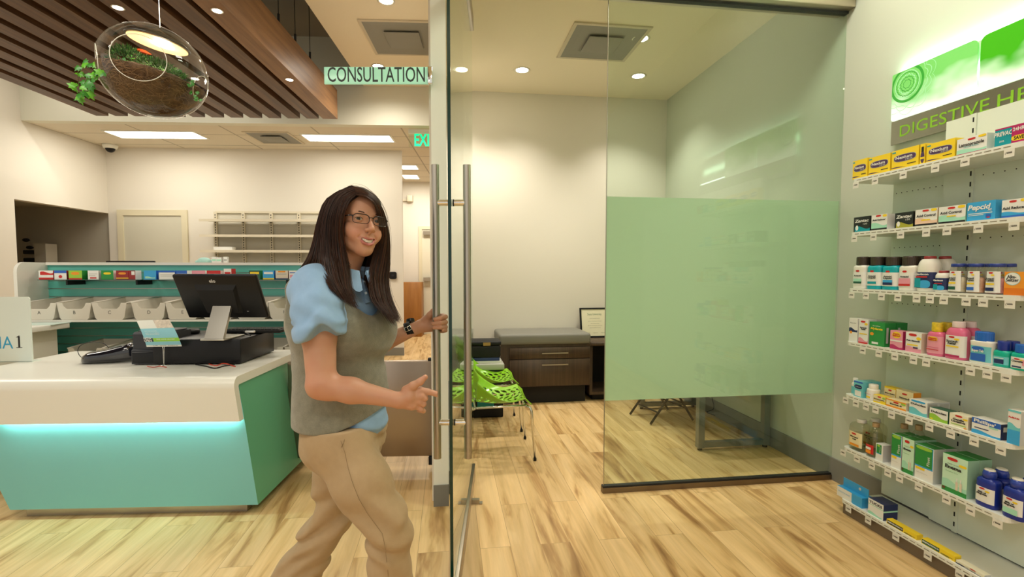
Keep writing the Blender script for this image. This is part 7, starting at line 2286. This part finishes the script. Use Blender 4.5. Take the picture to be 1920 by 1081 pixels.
# lashes and brows
for s in (-1, 1):
    mb = MB().use(mat('brow_hair', (.035, .016, .009), .7))
    pts = [hl(s * x, y, z) for x, y, z in ((.012, -.0905, .0165), (.022, -.0900, .0205), (.034, -.0850, .0225), (.045, -.0745, .0185))]
    mb.tube([KL(p) for p in pts], [.0020, .0027, .0023, .0010], 8, True, .6); part('eyebrow', mb, person)
    mb = MB().use(mat('lash', (.01, .006, .005), .7))
    pts = [hl(s * (.0315 + .0128 * math.cos(a)), -.0865 + .006 * abs(math.cos(a)) ** 2, -.001 + .0048 * math.sin(a)) for a in [PI * q / 8 for q in range(9)]]
    mb.tube([KL(p) for p in pts], .0007, 6); part('eyelashes', mb, person)
# teeth
mb = MB().use(mat('teeth', (.74, .68, .56), .25))
n_ = 16; V = []
for i in range(n_ + 1):
    x = -.0215 + .043 * i / n_; y = -.0918 + 26 * x * x; zt = -.0640 + 9.0 * x * x; zb_ = -.0752 + 17 * x * x
    V += [KL(hl(x, y, zt)), KL(hl(x, y, zb_))]
mb.add(V, [(2 * i, 2 * i + 1, 2 * i + 3, 2 * i + 2) for i in range(n_)], True)
mb.use(mat('tooth_gap', (.30, .22, .16), .5))
for i in range(-4, 5):
    x = i * .0042 + .0; y = -.0918 + 26 * x * x - .0003
    mb.add([KL(hl(x - .0002, y, -.0650)), KL(hl(x + .0002, y, -.0650)), KL(hl(x + .0002, y, -.0730 + 10 * x * x)), KL(hl(x - .0002, y, -.0730 + 10 * x * x))], [(0, 1, 2, 3)])
part('teeth', mb, person)
# glasses
gl = bpy.data.objects.new('eyeglasses', None); COL.objects.link(gl); gl.parent = person; gl['label'] = 'narrow dark-framed rectangular eyeglasses'
mfr = mat('dark_brown_frame', (.012, .007, .007), .25)
def lens_outline(s, g=0.0):
    pts = []
    for k in range(40):
        a = 2 * PI * k / 40; x, z = superpt(a, .0255 + g, .0150 + g, 3.4)
        # outer end swept back
        X = s * .0325 + x
        pts.append((X, -.1035 + 5.0 * max(0, abs(X) - .012) ** 2, z - .0035 - .0012 * (abs(X) > .05)))
    return pts
for s in (-1, 1):
    o = lens_outline(s)
    mb = MB().use(mfr); mb.tube([KL(hl(*p)) for p in o + [o[0]]], [.0017 if p[2] > 0 else .0010 for p in o + [o[0]]], 8, False); part('rim', mb, gl)
    mb = MB().use(M_CLEAR); mb.add([KL(hl(*p)) for p in o], [tuple(range(40))]); part('lens', mb, gl)
    mb = MB().use(mfr); mb.tube([KL(hl(s * .058, -.0935, .004)), KL(hl(s * .0665, -.084, .005)), KL(hl(s * .072, -.05, .004)), KL(hl(s * .0745, .01, .002)), KL(hl(s * .072, .035, -.012))], [.0026, .0030, .0022, .0018, .0014], 8, True, .55); part('temple', mb, gl)
mb = MB().use(mfr); mb.tube([KL(hl(-.0085, -.104, .002)), KL(hl(0, -.1065, .0035)), KL(hl(.0085, -.104, .002))], .0014, 8); part('bridge', mb, gl)

# ---------------- vest
def tbox(): return None
V_ = Field(np.arange(-.86, -.36, .0042), np.arange(1.42, 2.0, .0045), np.arange(.79, 1.43, .0045))
TR = np.stack([TRt * -1, TF * -1, UP], 1)        # torso axes as columns: x = her left, y = backwards, z = up
def te(fld, f, r, z, rad, k=.03, mode='add'): fld.ell(tl(f, r, z), rad, k, mode, TR)
def torso(fld, g):
    te(fld, .0, 0, 1.215, (.175 + g, .140 + g, .17), .04)
    te(fld, -.010, 0, 1.275, (.172 + g, .115 + g, .105 + g * .5), .04)
    te(fld, .002, 0, 1.06, (.155 + g, .132 + g, .19), .05)
    te(fld, .006, 0, .93, (.162 + g, .136 + g, .17), .05)
    te(fld, .008, .0, .84, (.165 + g, .132 + g, .12), .05)
    for s in (-1, 1): te(fld, .098, s * .070, 1.195, (.072 + g, .066 + g, .075 + g), .035)
    te(fld, .082, 0, 1.175, (.12 + g, .075 + g, .07 + g), .03)
torso(V_, .010)
V_.cone(tl(-.01, .155, 1.335), tl(-.01, -.155, 1.335), .050, .050, .03)
V_.cone(tl(-.01, .10, 1.355), tl(-.01, -.10, 1.355), .046, .046, .03)
# knit folds
def folds(X, Y, Z):
    return .0045 * vnoise(X * 9 + 3, Y * 9, Z * 16 + X * 14) + .0022 * vnoise(X * 22, Y * 22, Z * 38) 
Pm = np.meshgrid(*V_.ax, indexing='ij')
V_.D += folds(*Pm).astype(np.float32)
# hem: a slightly tilted cut
hemz = .877
V_.D = np.maximum(V_.D, (hemz + .060 * np.clip((Pm[0] - (-.60)) / .17, 0, 1) ** 1.5 - Pm[2]).astype(np.float32))
# neckline and armholes
nk = kp(676, 520, 1.60)
V_.ell(tl(.085, .0, 1.345), (.088, .13, .105), .004, 'sub', TR)
V_.cone(tl(-.02, 0, 1.34), tl(-.02, 0, 1.50), .072, .075, .004, 'sub')
for s in (1, -1):
    V_.ell(tl(.005, s * .235, 1.275), (.072, .105, .125), .004, 'sub', TR)
pos, F = V_.mesh(2)
def cpart(name, pos, F, m, label=None):
    return part(name, np_mesh(name, pos, F, m, org), person, label)
cpart('knit_vest', pos, F, M_VEST, 'grey-green sleeveless knit vest')
# rib edges of the vest: neckline tube omitted; hem seam
# ---------------- shirt
S_ = Field(np.arange(-.87, -.38, .0038), np.arange(1.38, 2.02, .0042), np.arange(.80, 1.47, .0042))
torso(S_, -.009)
te(S_, .012, 0, .87, (.166, .134, .09), .03)
S_.cone(tl(-.01, .150, 1.333), tl(-.01, -.150, 1.333), .045, .045, .03)
S_.cone(tl(-.005, 0, 1.33), tl(-.005, 0, 1.385), .072, .066, .03)
cf = kp(598, 622, 1.475)
S_.cone(shR + (-.004, .03, -.012), shR * .45 + cf * .55, .077, .075, .035)
S_.cone(shR * .45 + cf * .55, cf, .073, .069, .02)
S_.cone(shR + (-.018, .022, -.004), shR + (.0, .0, -.02), .069, .068, .02)
S_.cone(shL, shL * .35 + elL * .65, .070, .068, .03)
Pm = np.meshgrid(*S_.ax, indexing='ij')
X, Y, Z = Pm
arm = np.clip((shR[1] + .10 - Y) / .08, 0, 1)
fold = .010 * np.sin((X * .55 + Z * 1.0) * 95 + 5 * vnoise(X * 9, Y * 9, Z * 9)) * np.clip((1.40 - Z) / .25, 0, 1) * np.clip(.5 + vnoise(X * 13 + 9, Y * 13, Z * 13), 0, 1) \
     + .0035 * vnoise(X * 26, Y * 20, Z * 14) + .0040 * vnoise(X * 13 + Z * 5, Y * 10, Z * 7)
S_.D += (fold * (.35 + .65 * arm)).astype(np.float32)
# the sleeve's lower edge, raised in a notch at the front
dpl = (X - tor[0]) * TRt[0] + (Y - tor[1]) * TRt[1]
cut = (cf[2] - .022) + .048 * np.exp(-((X - kp(596, 600, 1.40)[0]) / .030) ** 2) * np.clip((1.50 - Y) / .06, 0, 1) + .012 * np.clip((X - kp(600, 600, 1.47)[0]) / .07, -1, 1)
hh_ = Z - cut
inb = (dpl > .085) & (np.sqrt((X - cf[0]) ** 2 + (Y - cf[1]) ** 2) < .125)
S_.D = np.where(inb & (hh_ < .050), S_.D - .0085 * np.clip((.050 - hh_) / .005, 0, 1), S_.D).astype(np.float32)
inarm = inb & (Z < cf[2] + .10)
# inside the arm column the shirt ends at the cuff; the torso part is kept apart by the armhole plane
S_.D = np.where(inarm, np.maximum(S_.D, (cut - Z).astype(np.float32)), S_.D)
# far sleeve ends above the elbow
S_.D = np.where(dpl < -.17, np.maximum(S_.D, (1.15 - Z).astype(np.float32)), S_.D)
# waist: tails below the vest at the front and a little at the back
tail = hemz - .010 - .034 * np.clip((X + .62) / .10, 0, 1) + .006 * np.sin(X * 60)
S_.D = np.maximum(S_.D, (tail - Z).astype(np.float32))
# neck opening
S_.cone(hl(0, .018, -.13), hl(0, -.01, -.02), .062, .075, .003, 'sub')
S_.ell(tl(.11, 0, 1.43), (.035, .07, .085), .003, 'sub', TR)
for _ in range(3):
    for ax in range(3): S_.D = (S_.D * 2 + np.roll(S_.D, 1, ax) + np.roll(S_.D, -1, ax)) / 4
pos, F = S_.mesh(2)
shirt_pos = pos
cpart('blue_shirt', pos, F, M_SHIRT, 'light blue short-sleeved collared shirt')
sh_o = bpy.data.objects['blue_shirt']
# collar leaves
def leafc(pts_in, thick=.0035):
    """pts: outline in K; a thin folded leaf"""
    P = [KL(p) for p in pts_in]; n = len(P)
    c = sum(P, Vector()) / n
    nrm = Vector()
    for i in range(n): nrm += (P[i] - c).cross(P[(i + 1) % n] - c)
    nrm.normalize()
    if nrm.y > 0: nrm = -nrm
    V = [c + nrm * (thick * 1.3)] + [p + nrm * thick * .5 for p in P] + [p - nrm * thick * .5 for p in P]
    F = [(0, 1 + i, 1 + (i + 1) % n) for i in range(n)] + [(1 + i, 1 + n + i, 1 + n + (i + 1) % n, 1 + (i + 1) % n) for i in range(n)] + [tuple(range(1 + n, 1 + 2 * n))]
    return MB().use(M_SHIRT).add(V, F, False)
cyaw = math.radians(50); CF = np.array((math.sin(cyaw), -math.cos(cyaw), 0)); CR = np.array((-math.cos(cyaw), -math.sin(cyaw), 0))
nb_ = kp(664, 503, 1.655); nb_[2] = 0
mb = MB().use(M_SHIRT); nt = 48; V = []
for k in range(nt + 1):
    t = math.radians(14) + (2 * PI - math.radians(28)) * k / nt
    dr = CF * math.cos(t) + CR * math.sin(t); fr = max(0, math.cos(t)) ** 2
    zu = 1.418 - .026 * fr + .006 * math.cos(2 * t); pt = max(0, 1 - abs(min(t, 2 * PI - t) - math.radians(24)) / math.radians(30))
    zl = 1.372 - .030 * pt - .014 * fr
    rows = [(.046, zu - .012), (.049, zu), (.053, zu + .003), (.058, zu - .004), (.066 + .003 * fr, (zu + zl) / 2 - .002), (.077 + .007 * pt, zl), (.073 + .007 * pt, zl + .001), (.061, (zu + zl) / 2 - .004), (.052, zu - .010)]
    for r_, z_ in rows: V.append(KL(nb_ + dr * r_ + UP * z_))
nr_ = 9
mb.add(V, [(k * nr_ + j, k * nr_ + j + 1, (k + 1) * nr_ + j + 1, (k + 1) * nr_ + j) for k in range(nt) for j in range(nr_ - 1)] + [tuple(range(nr_))[::-1], tuple(range(nt * nr_, nt * nr_ + nr_))], False)
part('collar', mb, sh_o)
def snap(p, P, off=.0012, rad=.007):
    """where the line from the camera through p meets the cloth"""
    dirv = np.asarray(p) - np.array((0, 0, CAM_H)); dirv /= np.linalg.norm(dirv)
    rel = P - np.array((0, 0, CAM_H)); t = rel @ dirv
    m = np.linalg.norm(rel - t[:, None] * dirv, axis=1) < rad
    if not m.any(): return np.asarray(p)
    return np.array((0, 0, CAM_H)) + dirv * (t[m].min() - off)
pl_a = [snap(kp(x, y, 1.54), shirt_pos, .003) for x, y in ((677, 522), (679, 534), (681, 546), (683, 558), (685, 568))]
pl_b = [snap(kp(x, y, 1.54), shirt_pos, .003) for x, y in ((686, 520), (688, 532), (690, 544), (692, 556), (694, 566))]
mb = MB().use(M_SHIRT); n = len(pl_a); V = [KL(p) for q_ in zip(pl_a, pl_b) for p in q_]
V += [v + Vector((0, .003, 0)) for v in V]
mb.add(V, [(2 * i, 2 * i + 2, 2 * i + 3, 2 * i + 1) for i in range(n - 1)] + [(2 * i, 2 * n + 2 * i, 2 * n + 2 * i + 2, 2 * i + 2) for i in range(n - 1)] + [(2 * i + 1, 2 * i + 3, 2 * n + 2 * i + 3, 2 * n + 2 * i + 1) for i in range(n - 1)], False)
part('button_placket', mb, sh_o)
for (px_, py_) in ((683, 528), (686, 549)):
    c = snap(kp(px_, py_, 1.54), shirt_pos, .0045); mb = MB().use(mat('button_pearl', (.45, .55, .62), .3)); mb.cyl(KL(c), KL(c + (.0006, -.002, 0)), .0042, seg=18); part('button', mb, sh_o)

# ---------------- trousers
T_ = Field(np.arange(-1.02, -.30, .006), np.arange(1.36, 2.05, .006), np.arange(.03, .93, .006))
hipR = kp(632, 822, 1.60); hipL = kp(640, 822, 1.80)
knR = kp(728, 985, 1.545); anR = np.array((knR[0] + .015, 1.56, .10))
knL = kp(628, 968, 1.80); 
anL = knL + (kp(553, 1081, 1.80) - knL) * 1.62
te(T_, .012, 0, .86, (.160, .128, .11), .05)
te(T_, .004, 0, .79, (.155, .126, .09), .05)
T_.cone(hipR, (hipR + knR) / 2, .094, .090, .045); T_.cone((hipR + knR) / 2, knR, .090, .073, .03)
T_.cone(knR, (knR + anR) / 2 + (-.004, .01, 0), .071, .073, .02); T_.cone((knR + anR) / 2 + (-.004, .01, 0), anR, .073, .080, .02)
T_.cone(hipL, (hipL + knL) / 2, .098, .088, .045); T_.cone((hipL + knL) / 2, knL, .088, .074, .03)
T_.cone(knL, (knL + anL) / 2, .073, .078, .02); T_.cone((knL + anL) / 2, anL, .078, .080, .02)
X, Y, Z = np.meshgrid(*T_.ax, indexing='ij')
def kfold(c, amp, fr, fx=.4):
    w = np.exp(-((Z - c[2]) ** 2) / .012 - ((X - c[0]) ** 2 + (Y - c[1]) ** 2) / .02)
    return amp * np.sin((Z + fx * (X - c[0])) * fr + 2.5 * vnoise(X * 9, Y * 9, Z * 9)) * w
T_.D += (.007 * vnoise(X * 8 + Z * 4, Y * 8, Z * 6) + .0028 * vnoise(X * 20 - Z * 9, Y * 20, Z * 16) + kfold(knR, .012, 75, .5) + kfold(knL, .016, 70, -.6) + kfold(knL + np.array((-.08, 0, -.12)), .009, 90, -.8) + kfold((hipR + hipL) / 2 + np.array((.1, 0, -.05)), .006, 95, 1.2)).astype(np.float32)
T_.D = np.maximum(T_.D, (Z - .885).astype(np.float32)); T_.D = np.maximum(T_.D, (.085 - Z).astype(np.float32))
pos, F = T_.mesh(1)
tro = cpart('khaki_trousers', pos, F, M_KHAKI, 'khaki straight trousers')
# outer seam with stitches and the slanted pocket, laid on the surface
tpos = pos
seam = [snap(kp(x, y, 1.52), tpos) for x, y in ((639, 826), (647, 850), (652, 875), (661, 905), (673, 935), (689, 962), (706, 985), (717, 1000), (722, 1025), (725, 1050), (728, 1080))]
mb = MB().use(mat('seam_shadow', (.24, .165, .085), .9)); mb.tube([KL(p) for p in seam], .0006, 6); part('side_seam', mb, tro)
pk = [snap(kp(x, y, 1.52), tpos) for x, y in ((646, 823), (644, 831), (640, 838))]
mb = MB().use(mat('seam_shadow', (.24, .165, .085), .9)); mb.tube([KL(p) for p in pk], .0010, 6); part('pocket', mb, tro)

# shoes (below the picture's lower edge)
for an, ht in ((anR, 0.0), (anL, .02)):
    fx = an[0]; fy = an[1]
    mb = MB().use(mat('brown_shoe_leather', (.06, .03, .015), .4))
    prof_ = []
    n = 14; sg = 20; V = []
    for i in range(n + 1):
        s_ = i / n; x = -.09 + .27 * s_
        wd = .040 * (math.sin(PI * min(1, s_ * 1.02 + .06)) ** .45 if 0 < s_ < 1 else .25); h = .085 * (1 - s_ ** 1.6) + .028
        wd = max(wd, .010); 
        if i in (0, n): h *= .55
        for k in range(sg):
            a = 2 * PI * k / sg; ca, sa = math.cos(a), math.sin(a); q = (abs(ca) ** 2.6 + abs(sa) ** 2.6) ** (-1 / 2.6)
            V.append((x, wd * ca * q, h / 2 + h / 2 * sa * q))
    F2 = [(i * sg + k, i * sg + (k + 1) % sg, (i + 1) * sg + (k + 1) % sg, (i + 1) * sg + k) for i in range(n) for k in range(sg)] + [tuple(range(sg))[::-1], tuple(range(n * sg, (n + 1) * sg))]
    tiltm = Matrix.Translation(KL((fx, fy, .0))) @ Matrix.Rotation(math.radians(18 if ht else 0), 4, 'Y') @ Matrix.Translation((0, 0, .03 if ht else 0))
    mb.T = tiltm; mb.add(V, F2, True); part('shoe', mb, person)

# ---------------- watch on the left wrist
wc = kp(768, 617, 1.972); wd_ = (wrL - elL) / np.linalg.norm(wrL - elL)
mb = MB().use(M_BLACKM)
u = Vector(wd_).orthogonal().normalized(); w = Vector(wd_).cross(u)
def ringband(mb, c, r, h, t=.003, n=40):
    V = []
    for (q, rr) in ((-h / 2, r), (h / 2, r), (h / 2, r + t), (-h / 2, r + t)):
        for k in range(n):
            a = 2 * PI * k / n
            V.append(KL(c) + Vector(wd_) * q + (u * math.cos(a) + w * math.sin(a)) * rr)
    mb.add(V, [(j * n + k, j * n + (k + 1) % n, ((j + 1) % 4) * n + (k + 1) % n, ((j + 1) % 4) * n + k) for j in range(4) for k in range(n)], True)
ringband(mb, wc, .0285, .026)
wt = bpy.data.objects.new('wristwatch', None); COL.objects.link(wt); wt.parent = person; wt['label'] = 'black wristwatch with a silver buckle'
part('strap', mb, wt)
bc = wc + np.array((-.004, -.030, .010))
mb = MB().use(M_CHROME); ringband(mb, wc + wd_ * .002, .0318, .004, .001)
mb = MB().use(M_CHROME)
qd = Vector(wd_); upv = Vector((0, 0, 1)); upv = (upv - qd * upv.dot(qd)).normalized()
cc = KL(wc) + Vector((0, -.0325, .006))
for (a, b) in (((-.013, -.010), (.013, -.010)), ((.013, -.010), (.013, .010)), ((.013, .010), (-.013, .010)), ((-.013, .010), (-.013, -.010)), ((0, -.010), (0, .010))):
    mb.tube([cc + qd * a[0] + upv * a[1] * .8, cc + qd * b[0] + upv * b[1] * .8], .0013, 6)
part('buckle', mb, wt)
mb = MB().use(M_BLACK); mb.T = None
cb = KL(wc) + Vector((0, .02, .028)); mb.cyl(cb, cb + Vector((-.002, .004, .010)), .017, seg=24); part('watch_case', mb, wt)

# ---------------- hair
def hair_mat():
    m = bpy.data.materials.new('dark_brown_hair'); m.use_nodes = True
    n, l = nodes_of(m); b = n['Principled BSDF']
    at = n.new('ShaderNodeAttribute'); at.attribute_name = 'tone'
    l.new(at.outputs['Color'], b.inputs['Base Color'])
    b.inputs['Roughness'].default_value = .42; b.inputs['Specular IOR Level'].default_value = .35
    return m
M_HAIR = hair_mat()
def spl(P, n):
    P = [np.asarray(p, float) for p in P]; out = []
    m = len(P) - 1
    for i in range(n):
        t = i / (n - 1) * m; k = min(int(t), m - 1); s = t - k
        p0 = P[max(k - 1, 0)]; p1 = P[k]; p2 = P[k + 1]; p3 = P[min(k + 2, m)]
        out.append(.5 * ((2 * p1) + (p2 - p0) * s + (2 * p0 - 5 * p1 + 4 * p2 - p3) * s * s + (3 * p1 - p0 - 3 * p2 + p3) * s ** 3))
    return np.array(out)
NP = 26
def G(*pts): return spl([kp(*p) for p in pts], NP)
sheets = []
near = [
    G((667, 366, 1.572), (655, 378, 1.560), (646, 398, 1.562), (641, 428, 1.572), (644, 462, 1.585), (652, 500, 1.585), (655, 535, 1.555), (663, 560, 1.535), (674, 583, 1.520)),
    G((666, 358, 1.585), (646, 370, 1.568), (636, 398, 1.560), (633, 430, 1.566), (636, 468, 1.572), (641, 505, 1.555), (646, 540, 1.530), (655, 563, 1.522), (666, 577, 1.518)),
    G((664, 352, 1.610), (636, 366, 1.590), (620, 398, 1.575), (616, 438, 1.575), (618, 478, 1.565), (622, 505, 1.535), (630, 530, 1.510), (640, 552, 1.505), (650, 568, 1.508)),
    G((662, 349, 1.640), (626, 366, 1.625), (609, 400, 1.615), (602, 445, 1.615), (600, 480, 1.600), (600, 500, 1.560), (608, 518, 1.515), (622, 540, 1.490), (633, 553, 1.490)),
    G((660, 348, 1.660), (618, 370, 1.655), (601, 408, 1.650), (593, 450, 1.655), (585, 480, 1.645), (574, 502, 1.620), (560, 528, 1.610), (548, 560, 1.630), (540, 592, 1.660)),
    G((658, 348, 1.690), (612, 374, 1.700), (596, 415, 1.705), (588, 455, 1.710), (577, 485, 1.710), (562, 508, 1.710), (548, 538, 1.715), (540, 575, 1.72), (537, 610, 1.725)),
    G((655, 349, 1.720), (614, 378, 1.750), (600, 420, 1.770), (592, 460, 1.780), (583, 495, 1.80), (570, 525, 1.81), (560, 560, 1.815), (552, 590, 1.815), (548, 612, 1.815)),
]
back = [near[-1],
    G((655, 352, 1.750), (635, 378, 1.800), (628, 420, 1.820), (622, 460, 1.83), (615, 500, 1.85), (610, 540, 1.86), (608, 570, 1.86), (606, 590, 1.86), (605, 600, 1.86)),
    G((660, 354, 1.760), (660, 380, 1.815), (662, 420, 1.830), (662, 460, 1.84), (660, 500, 1.86), (658, 540, 1.88), (656, 570, 1.88), (655, 590, 1.88), (655, 600, 1.88)),
]
far = [
    G((668, 366, 1.572), (686, 369, 1.570), (702, 382, 1.588), (710, 405, 1.612), (713, 435, 1.645), (704, 470, 1.665), (694, 515, 1.640), (699, 558, 1.585), (718, 582, 1.565), (738, 612, 1.565)),
    G((667, 358, 1.585), (690, 362, 1.588), (709, 381, 1.608), (718, 408, 1.636), (721, 445, 1.665), (714, 485, 1.675), (706, 525, 1.655), (712, 562, 1.600), (728, 590, 1.580), (742, 611, 1.578)),
    G((664, 352, 1.610), (688, 358, 1.622), (709, 380, 1.650), (721, 410, 1.680), (725, 448, 1.700), (724, 490, 1.715), (720, 530, 1.700), (726, 566, 1.640), (738, 592, 1.610), (746, 607, 1.60)),
    G((661, 349, 1.650), (687, 358, 1.675), (709, 382, 1.705), (722, 412, 1.730), (728, 450, 1.745), (728, 495, 1.755), (727, 532, 1.745), (734, 566, 1.70), (745, 590, 1.66), (751, 603, 1.64)),
    G((660, 350, 1.700), (684, 362, 1.740), (703, 388, 1.775), (714, 418, 1.79), (719, 455, 1.80), (719, 500, 1.80), (719, 540, 1.79), (726, 568, 1.76), (736, 590, 1.72), (742, 600, 1.70)),
    back[-1]]
inner = [
    G((700, 400, 1.68), (703, 430, 1.70), (699, 455, 1.71), (692, 480, 1.715), (686, 505, 1.70), (688, 530, 1.665), (697, 556, 1.605)),
    G((706, 400, 1.69), (711, 430, 1.70), (710, 460, 1.70), (703, 490, 1.70), (698, 520, 1.68), (702, 550, 1.62), (712, 575, 1.59)),
]
neari = [
    G((652, 400, 1.64), (652, 430, 1.66), (655, 460, 1.665), (659, 480, 1.665), (655, 495, 1.65), (652, 505, 1.62)),
    G((640, 400, 1.62), (638, 440, 1.63), (640, 470, 1.63), (640, 495, 1.61), (640, 510, 1.57)),
]
rnd = np.random.RandomState(21)
HV = []; HF = []; HC = []; hv0 = 0
def add_strand(P, r, c):
    """three-sided tapered strand"""
    global hv0
    n = len(P)
    T = np.gradient(P, axis=0); T /= np.linalg.norm(T, axis=1)[:, None] + 1e-9
    view = P - np.array((0, 0, CAM_H)); view /= np.linalg.norm(view, axis=1)[:, None]
    U = np.cross(T, view); U /= np.linalg.norm(U, axis=1)[:, None] + 1e-9
    Wv = np.cross(T, U)
    s = np.linspace(0, 1, n); rr = (r * np.minimum(1, .5 + s * 4) * np.clip((1 - s) * 5, .12, 1))[:, None]
    ring = [P + U * rr, P + (-.5 * U + .85 * Wv) * rr, P + (-.5 * U - .85 * Wv) * rr]
    V = np.stack(ring, 1).reshape(-1, 3)
    i = np.arange(n - 1)[:, None] * 3; k = np.arange(3)[None, :]
    F = np.stack([i + k, i + (k + 1) % 3, i + 3 + (k + 1) % 3, i + 3 + k], 2).reshape(-1, 4) + hv0
    HV.append(V); HF.append(F); HC.append(np.repeat(c[None, :], len(V), 0)); hv0 += len(V)
def add_sheet(gs, off, c):
    global hv0
    A = np.stack(gs, 0)        # guides x points
    m = 8; rows = []
    for i in range(len(gs) - 1):
        for q in range(m): rows.append(A[i] * (1 - q / m) + A[i + 1] * (q / m))
    rows.append(A[-1]); R = np.stack(rows, 0)
    ctr = np.array((hd_c[0], hd_c[1], 0)); v = R - ctr; v[..., 2] = 0; v /= np.linalg.norm(v, axis=2)[..., None] + 1e-9
    s = np.linspace(0, 1, R.shape[1])
    R = R - v * off
    keep = int(R.shape[1] * .90)
    R = R[:, :keep]
    a, b = R.shape[:2]; V = R.reshape(-1, 3)
    I, J = np.meshgrid(np.arange(a - 1), np.arange(b - 1), indexing='ij'); f0_ = (I * b + J).ravel()
    F = np.stack([f0_, f0_ + 1, f0_ + b + 1, f0_ + b], 1) + hv0
    HV.append(V); HF.append(F); HC.append(np.repeat(np.array(c)[None, :], len(V), 0)); hv0 += len(V)
dark = np.array((.014, .006, .0035)); warm = np.array((.050, .019, .009)); red = np.array((.095, .030, .012))
for gs, n in ((near, 1700), (back, 300), (far, 1250), (inner, 90), (neari, 90)):
    A = np.stack(gs, 0); m = len(gs) - 1
    add_sheet(gs, .004, dark * .7)
    for i in range(n):
        t = (i + rnd.rand()) / n * m; k = min(int(t), m - 1); f = t - k
        P = A[k] * (1 - f) + A[k + 1] * f
        s = np.linspace(0, 1, NP)[:, None]
        L = rnd.uniform(.80, 1.0) if rnd.rand() < .6 else rnd.uniform(.92, 1.03)
        nn = max(8, int(NP * min(1, L))); P = P[:nn]; s = s[:nn]
        j = rnd.normal(0, 1, 3) * np.array((.004, .004, .002)); ph = rnd.rand() * 6; am = rnd.uniform(.0005, .0028)
        P = P + j * (.25 + s) + am * np.sin(s * rnd.uniform(5, 11) + ph) * rnd.normal(0, 1, 3) * s
        q = rnd.rand(); c = dark * (1 - q) + warm * q
        if rnd.rand() < .12: c = red * rnd.uniform(.7, 1.1)
        add_strand(P, rnd.uniform(.0005, .0011), c)
# loose flyaways
for i in range(26):
    gs = far if i % 2 else near; A = gs[min(len(gs) - 3, 1 + i % 4)]
    P = A + rnd.normal(0, .006, 3) + np.linspace(0, 1, NP)[:, None] ** 2 * rnd.normal(0, .012, 3)
    add_strand(P, .0005, warm)
hv = np.concatenate(HV); hf = np.concatenate(HF); hcx = np.concatenate(HC)
me = np_mesh('hair', hv, hf, M_HAIR, org, hcx)
part('long_hair', me, person, 'long straight dark brown hair parted near the centre')
# close-fitting cap of hair over the skull
Cp = Field(np.arange(-.66, -.42, .0035), np.arange(1.53, 1.82, .0035), np.arange(1.44, 1.715, .0035))
Cp.ell(hl(0, .014, .030), (.0775, .0950, .0930), .005, 'add', HRn)
Cp.ell(hl(0, -.040, .050), (.0600, .0500, .0520), .01, 'add', HRn)
Xh, Yh, Zh = np.meshgrid(*Cp.ax, indexing='ij')
Lx = np.stack([Xh - hd_c[0], Yh - hd_c[1], Zh - hd_c[2]], -1) @ HRn
lx, ly, lz = Lx[..., 0], Lx[..., 1], Lx[..., 2]
# the face stays free: hairline arches above the brow and down in front of the ears
line = .079 - 9.5 * np.clip(np.abs(lx + .004) - .010, 0, 1) ** 2 * 2.2
face = (ly - (-.050 + .0 * lx)) * 1.0
free = np.maximum(ly + .030 - np.clip(np.abs(lx) - .05, 0, .02) * 1.2, lz - line)
Cp.D = np.maximum(Cp.D, -free).astype(np.float32)
Cp.D = np.maximum(Cp.D, (-lz - .055)).astype(np.float32)
pos, F = Cp.mesh(1)
part('hair_cap', np_mesh('hair_cap', pos, F, M_HAIR, org, np.repeat((dark * 1.2)[None, :], len(pos), 0)), person)
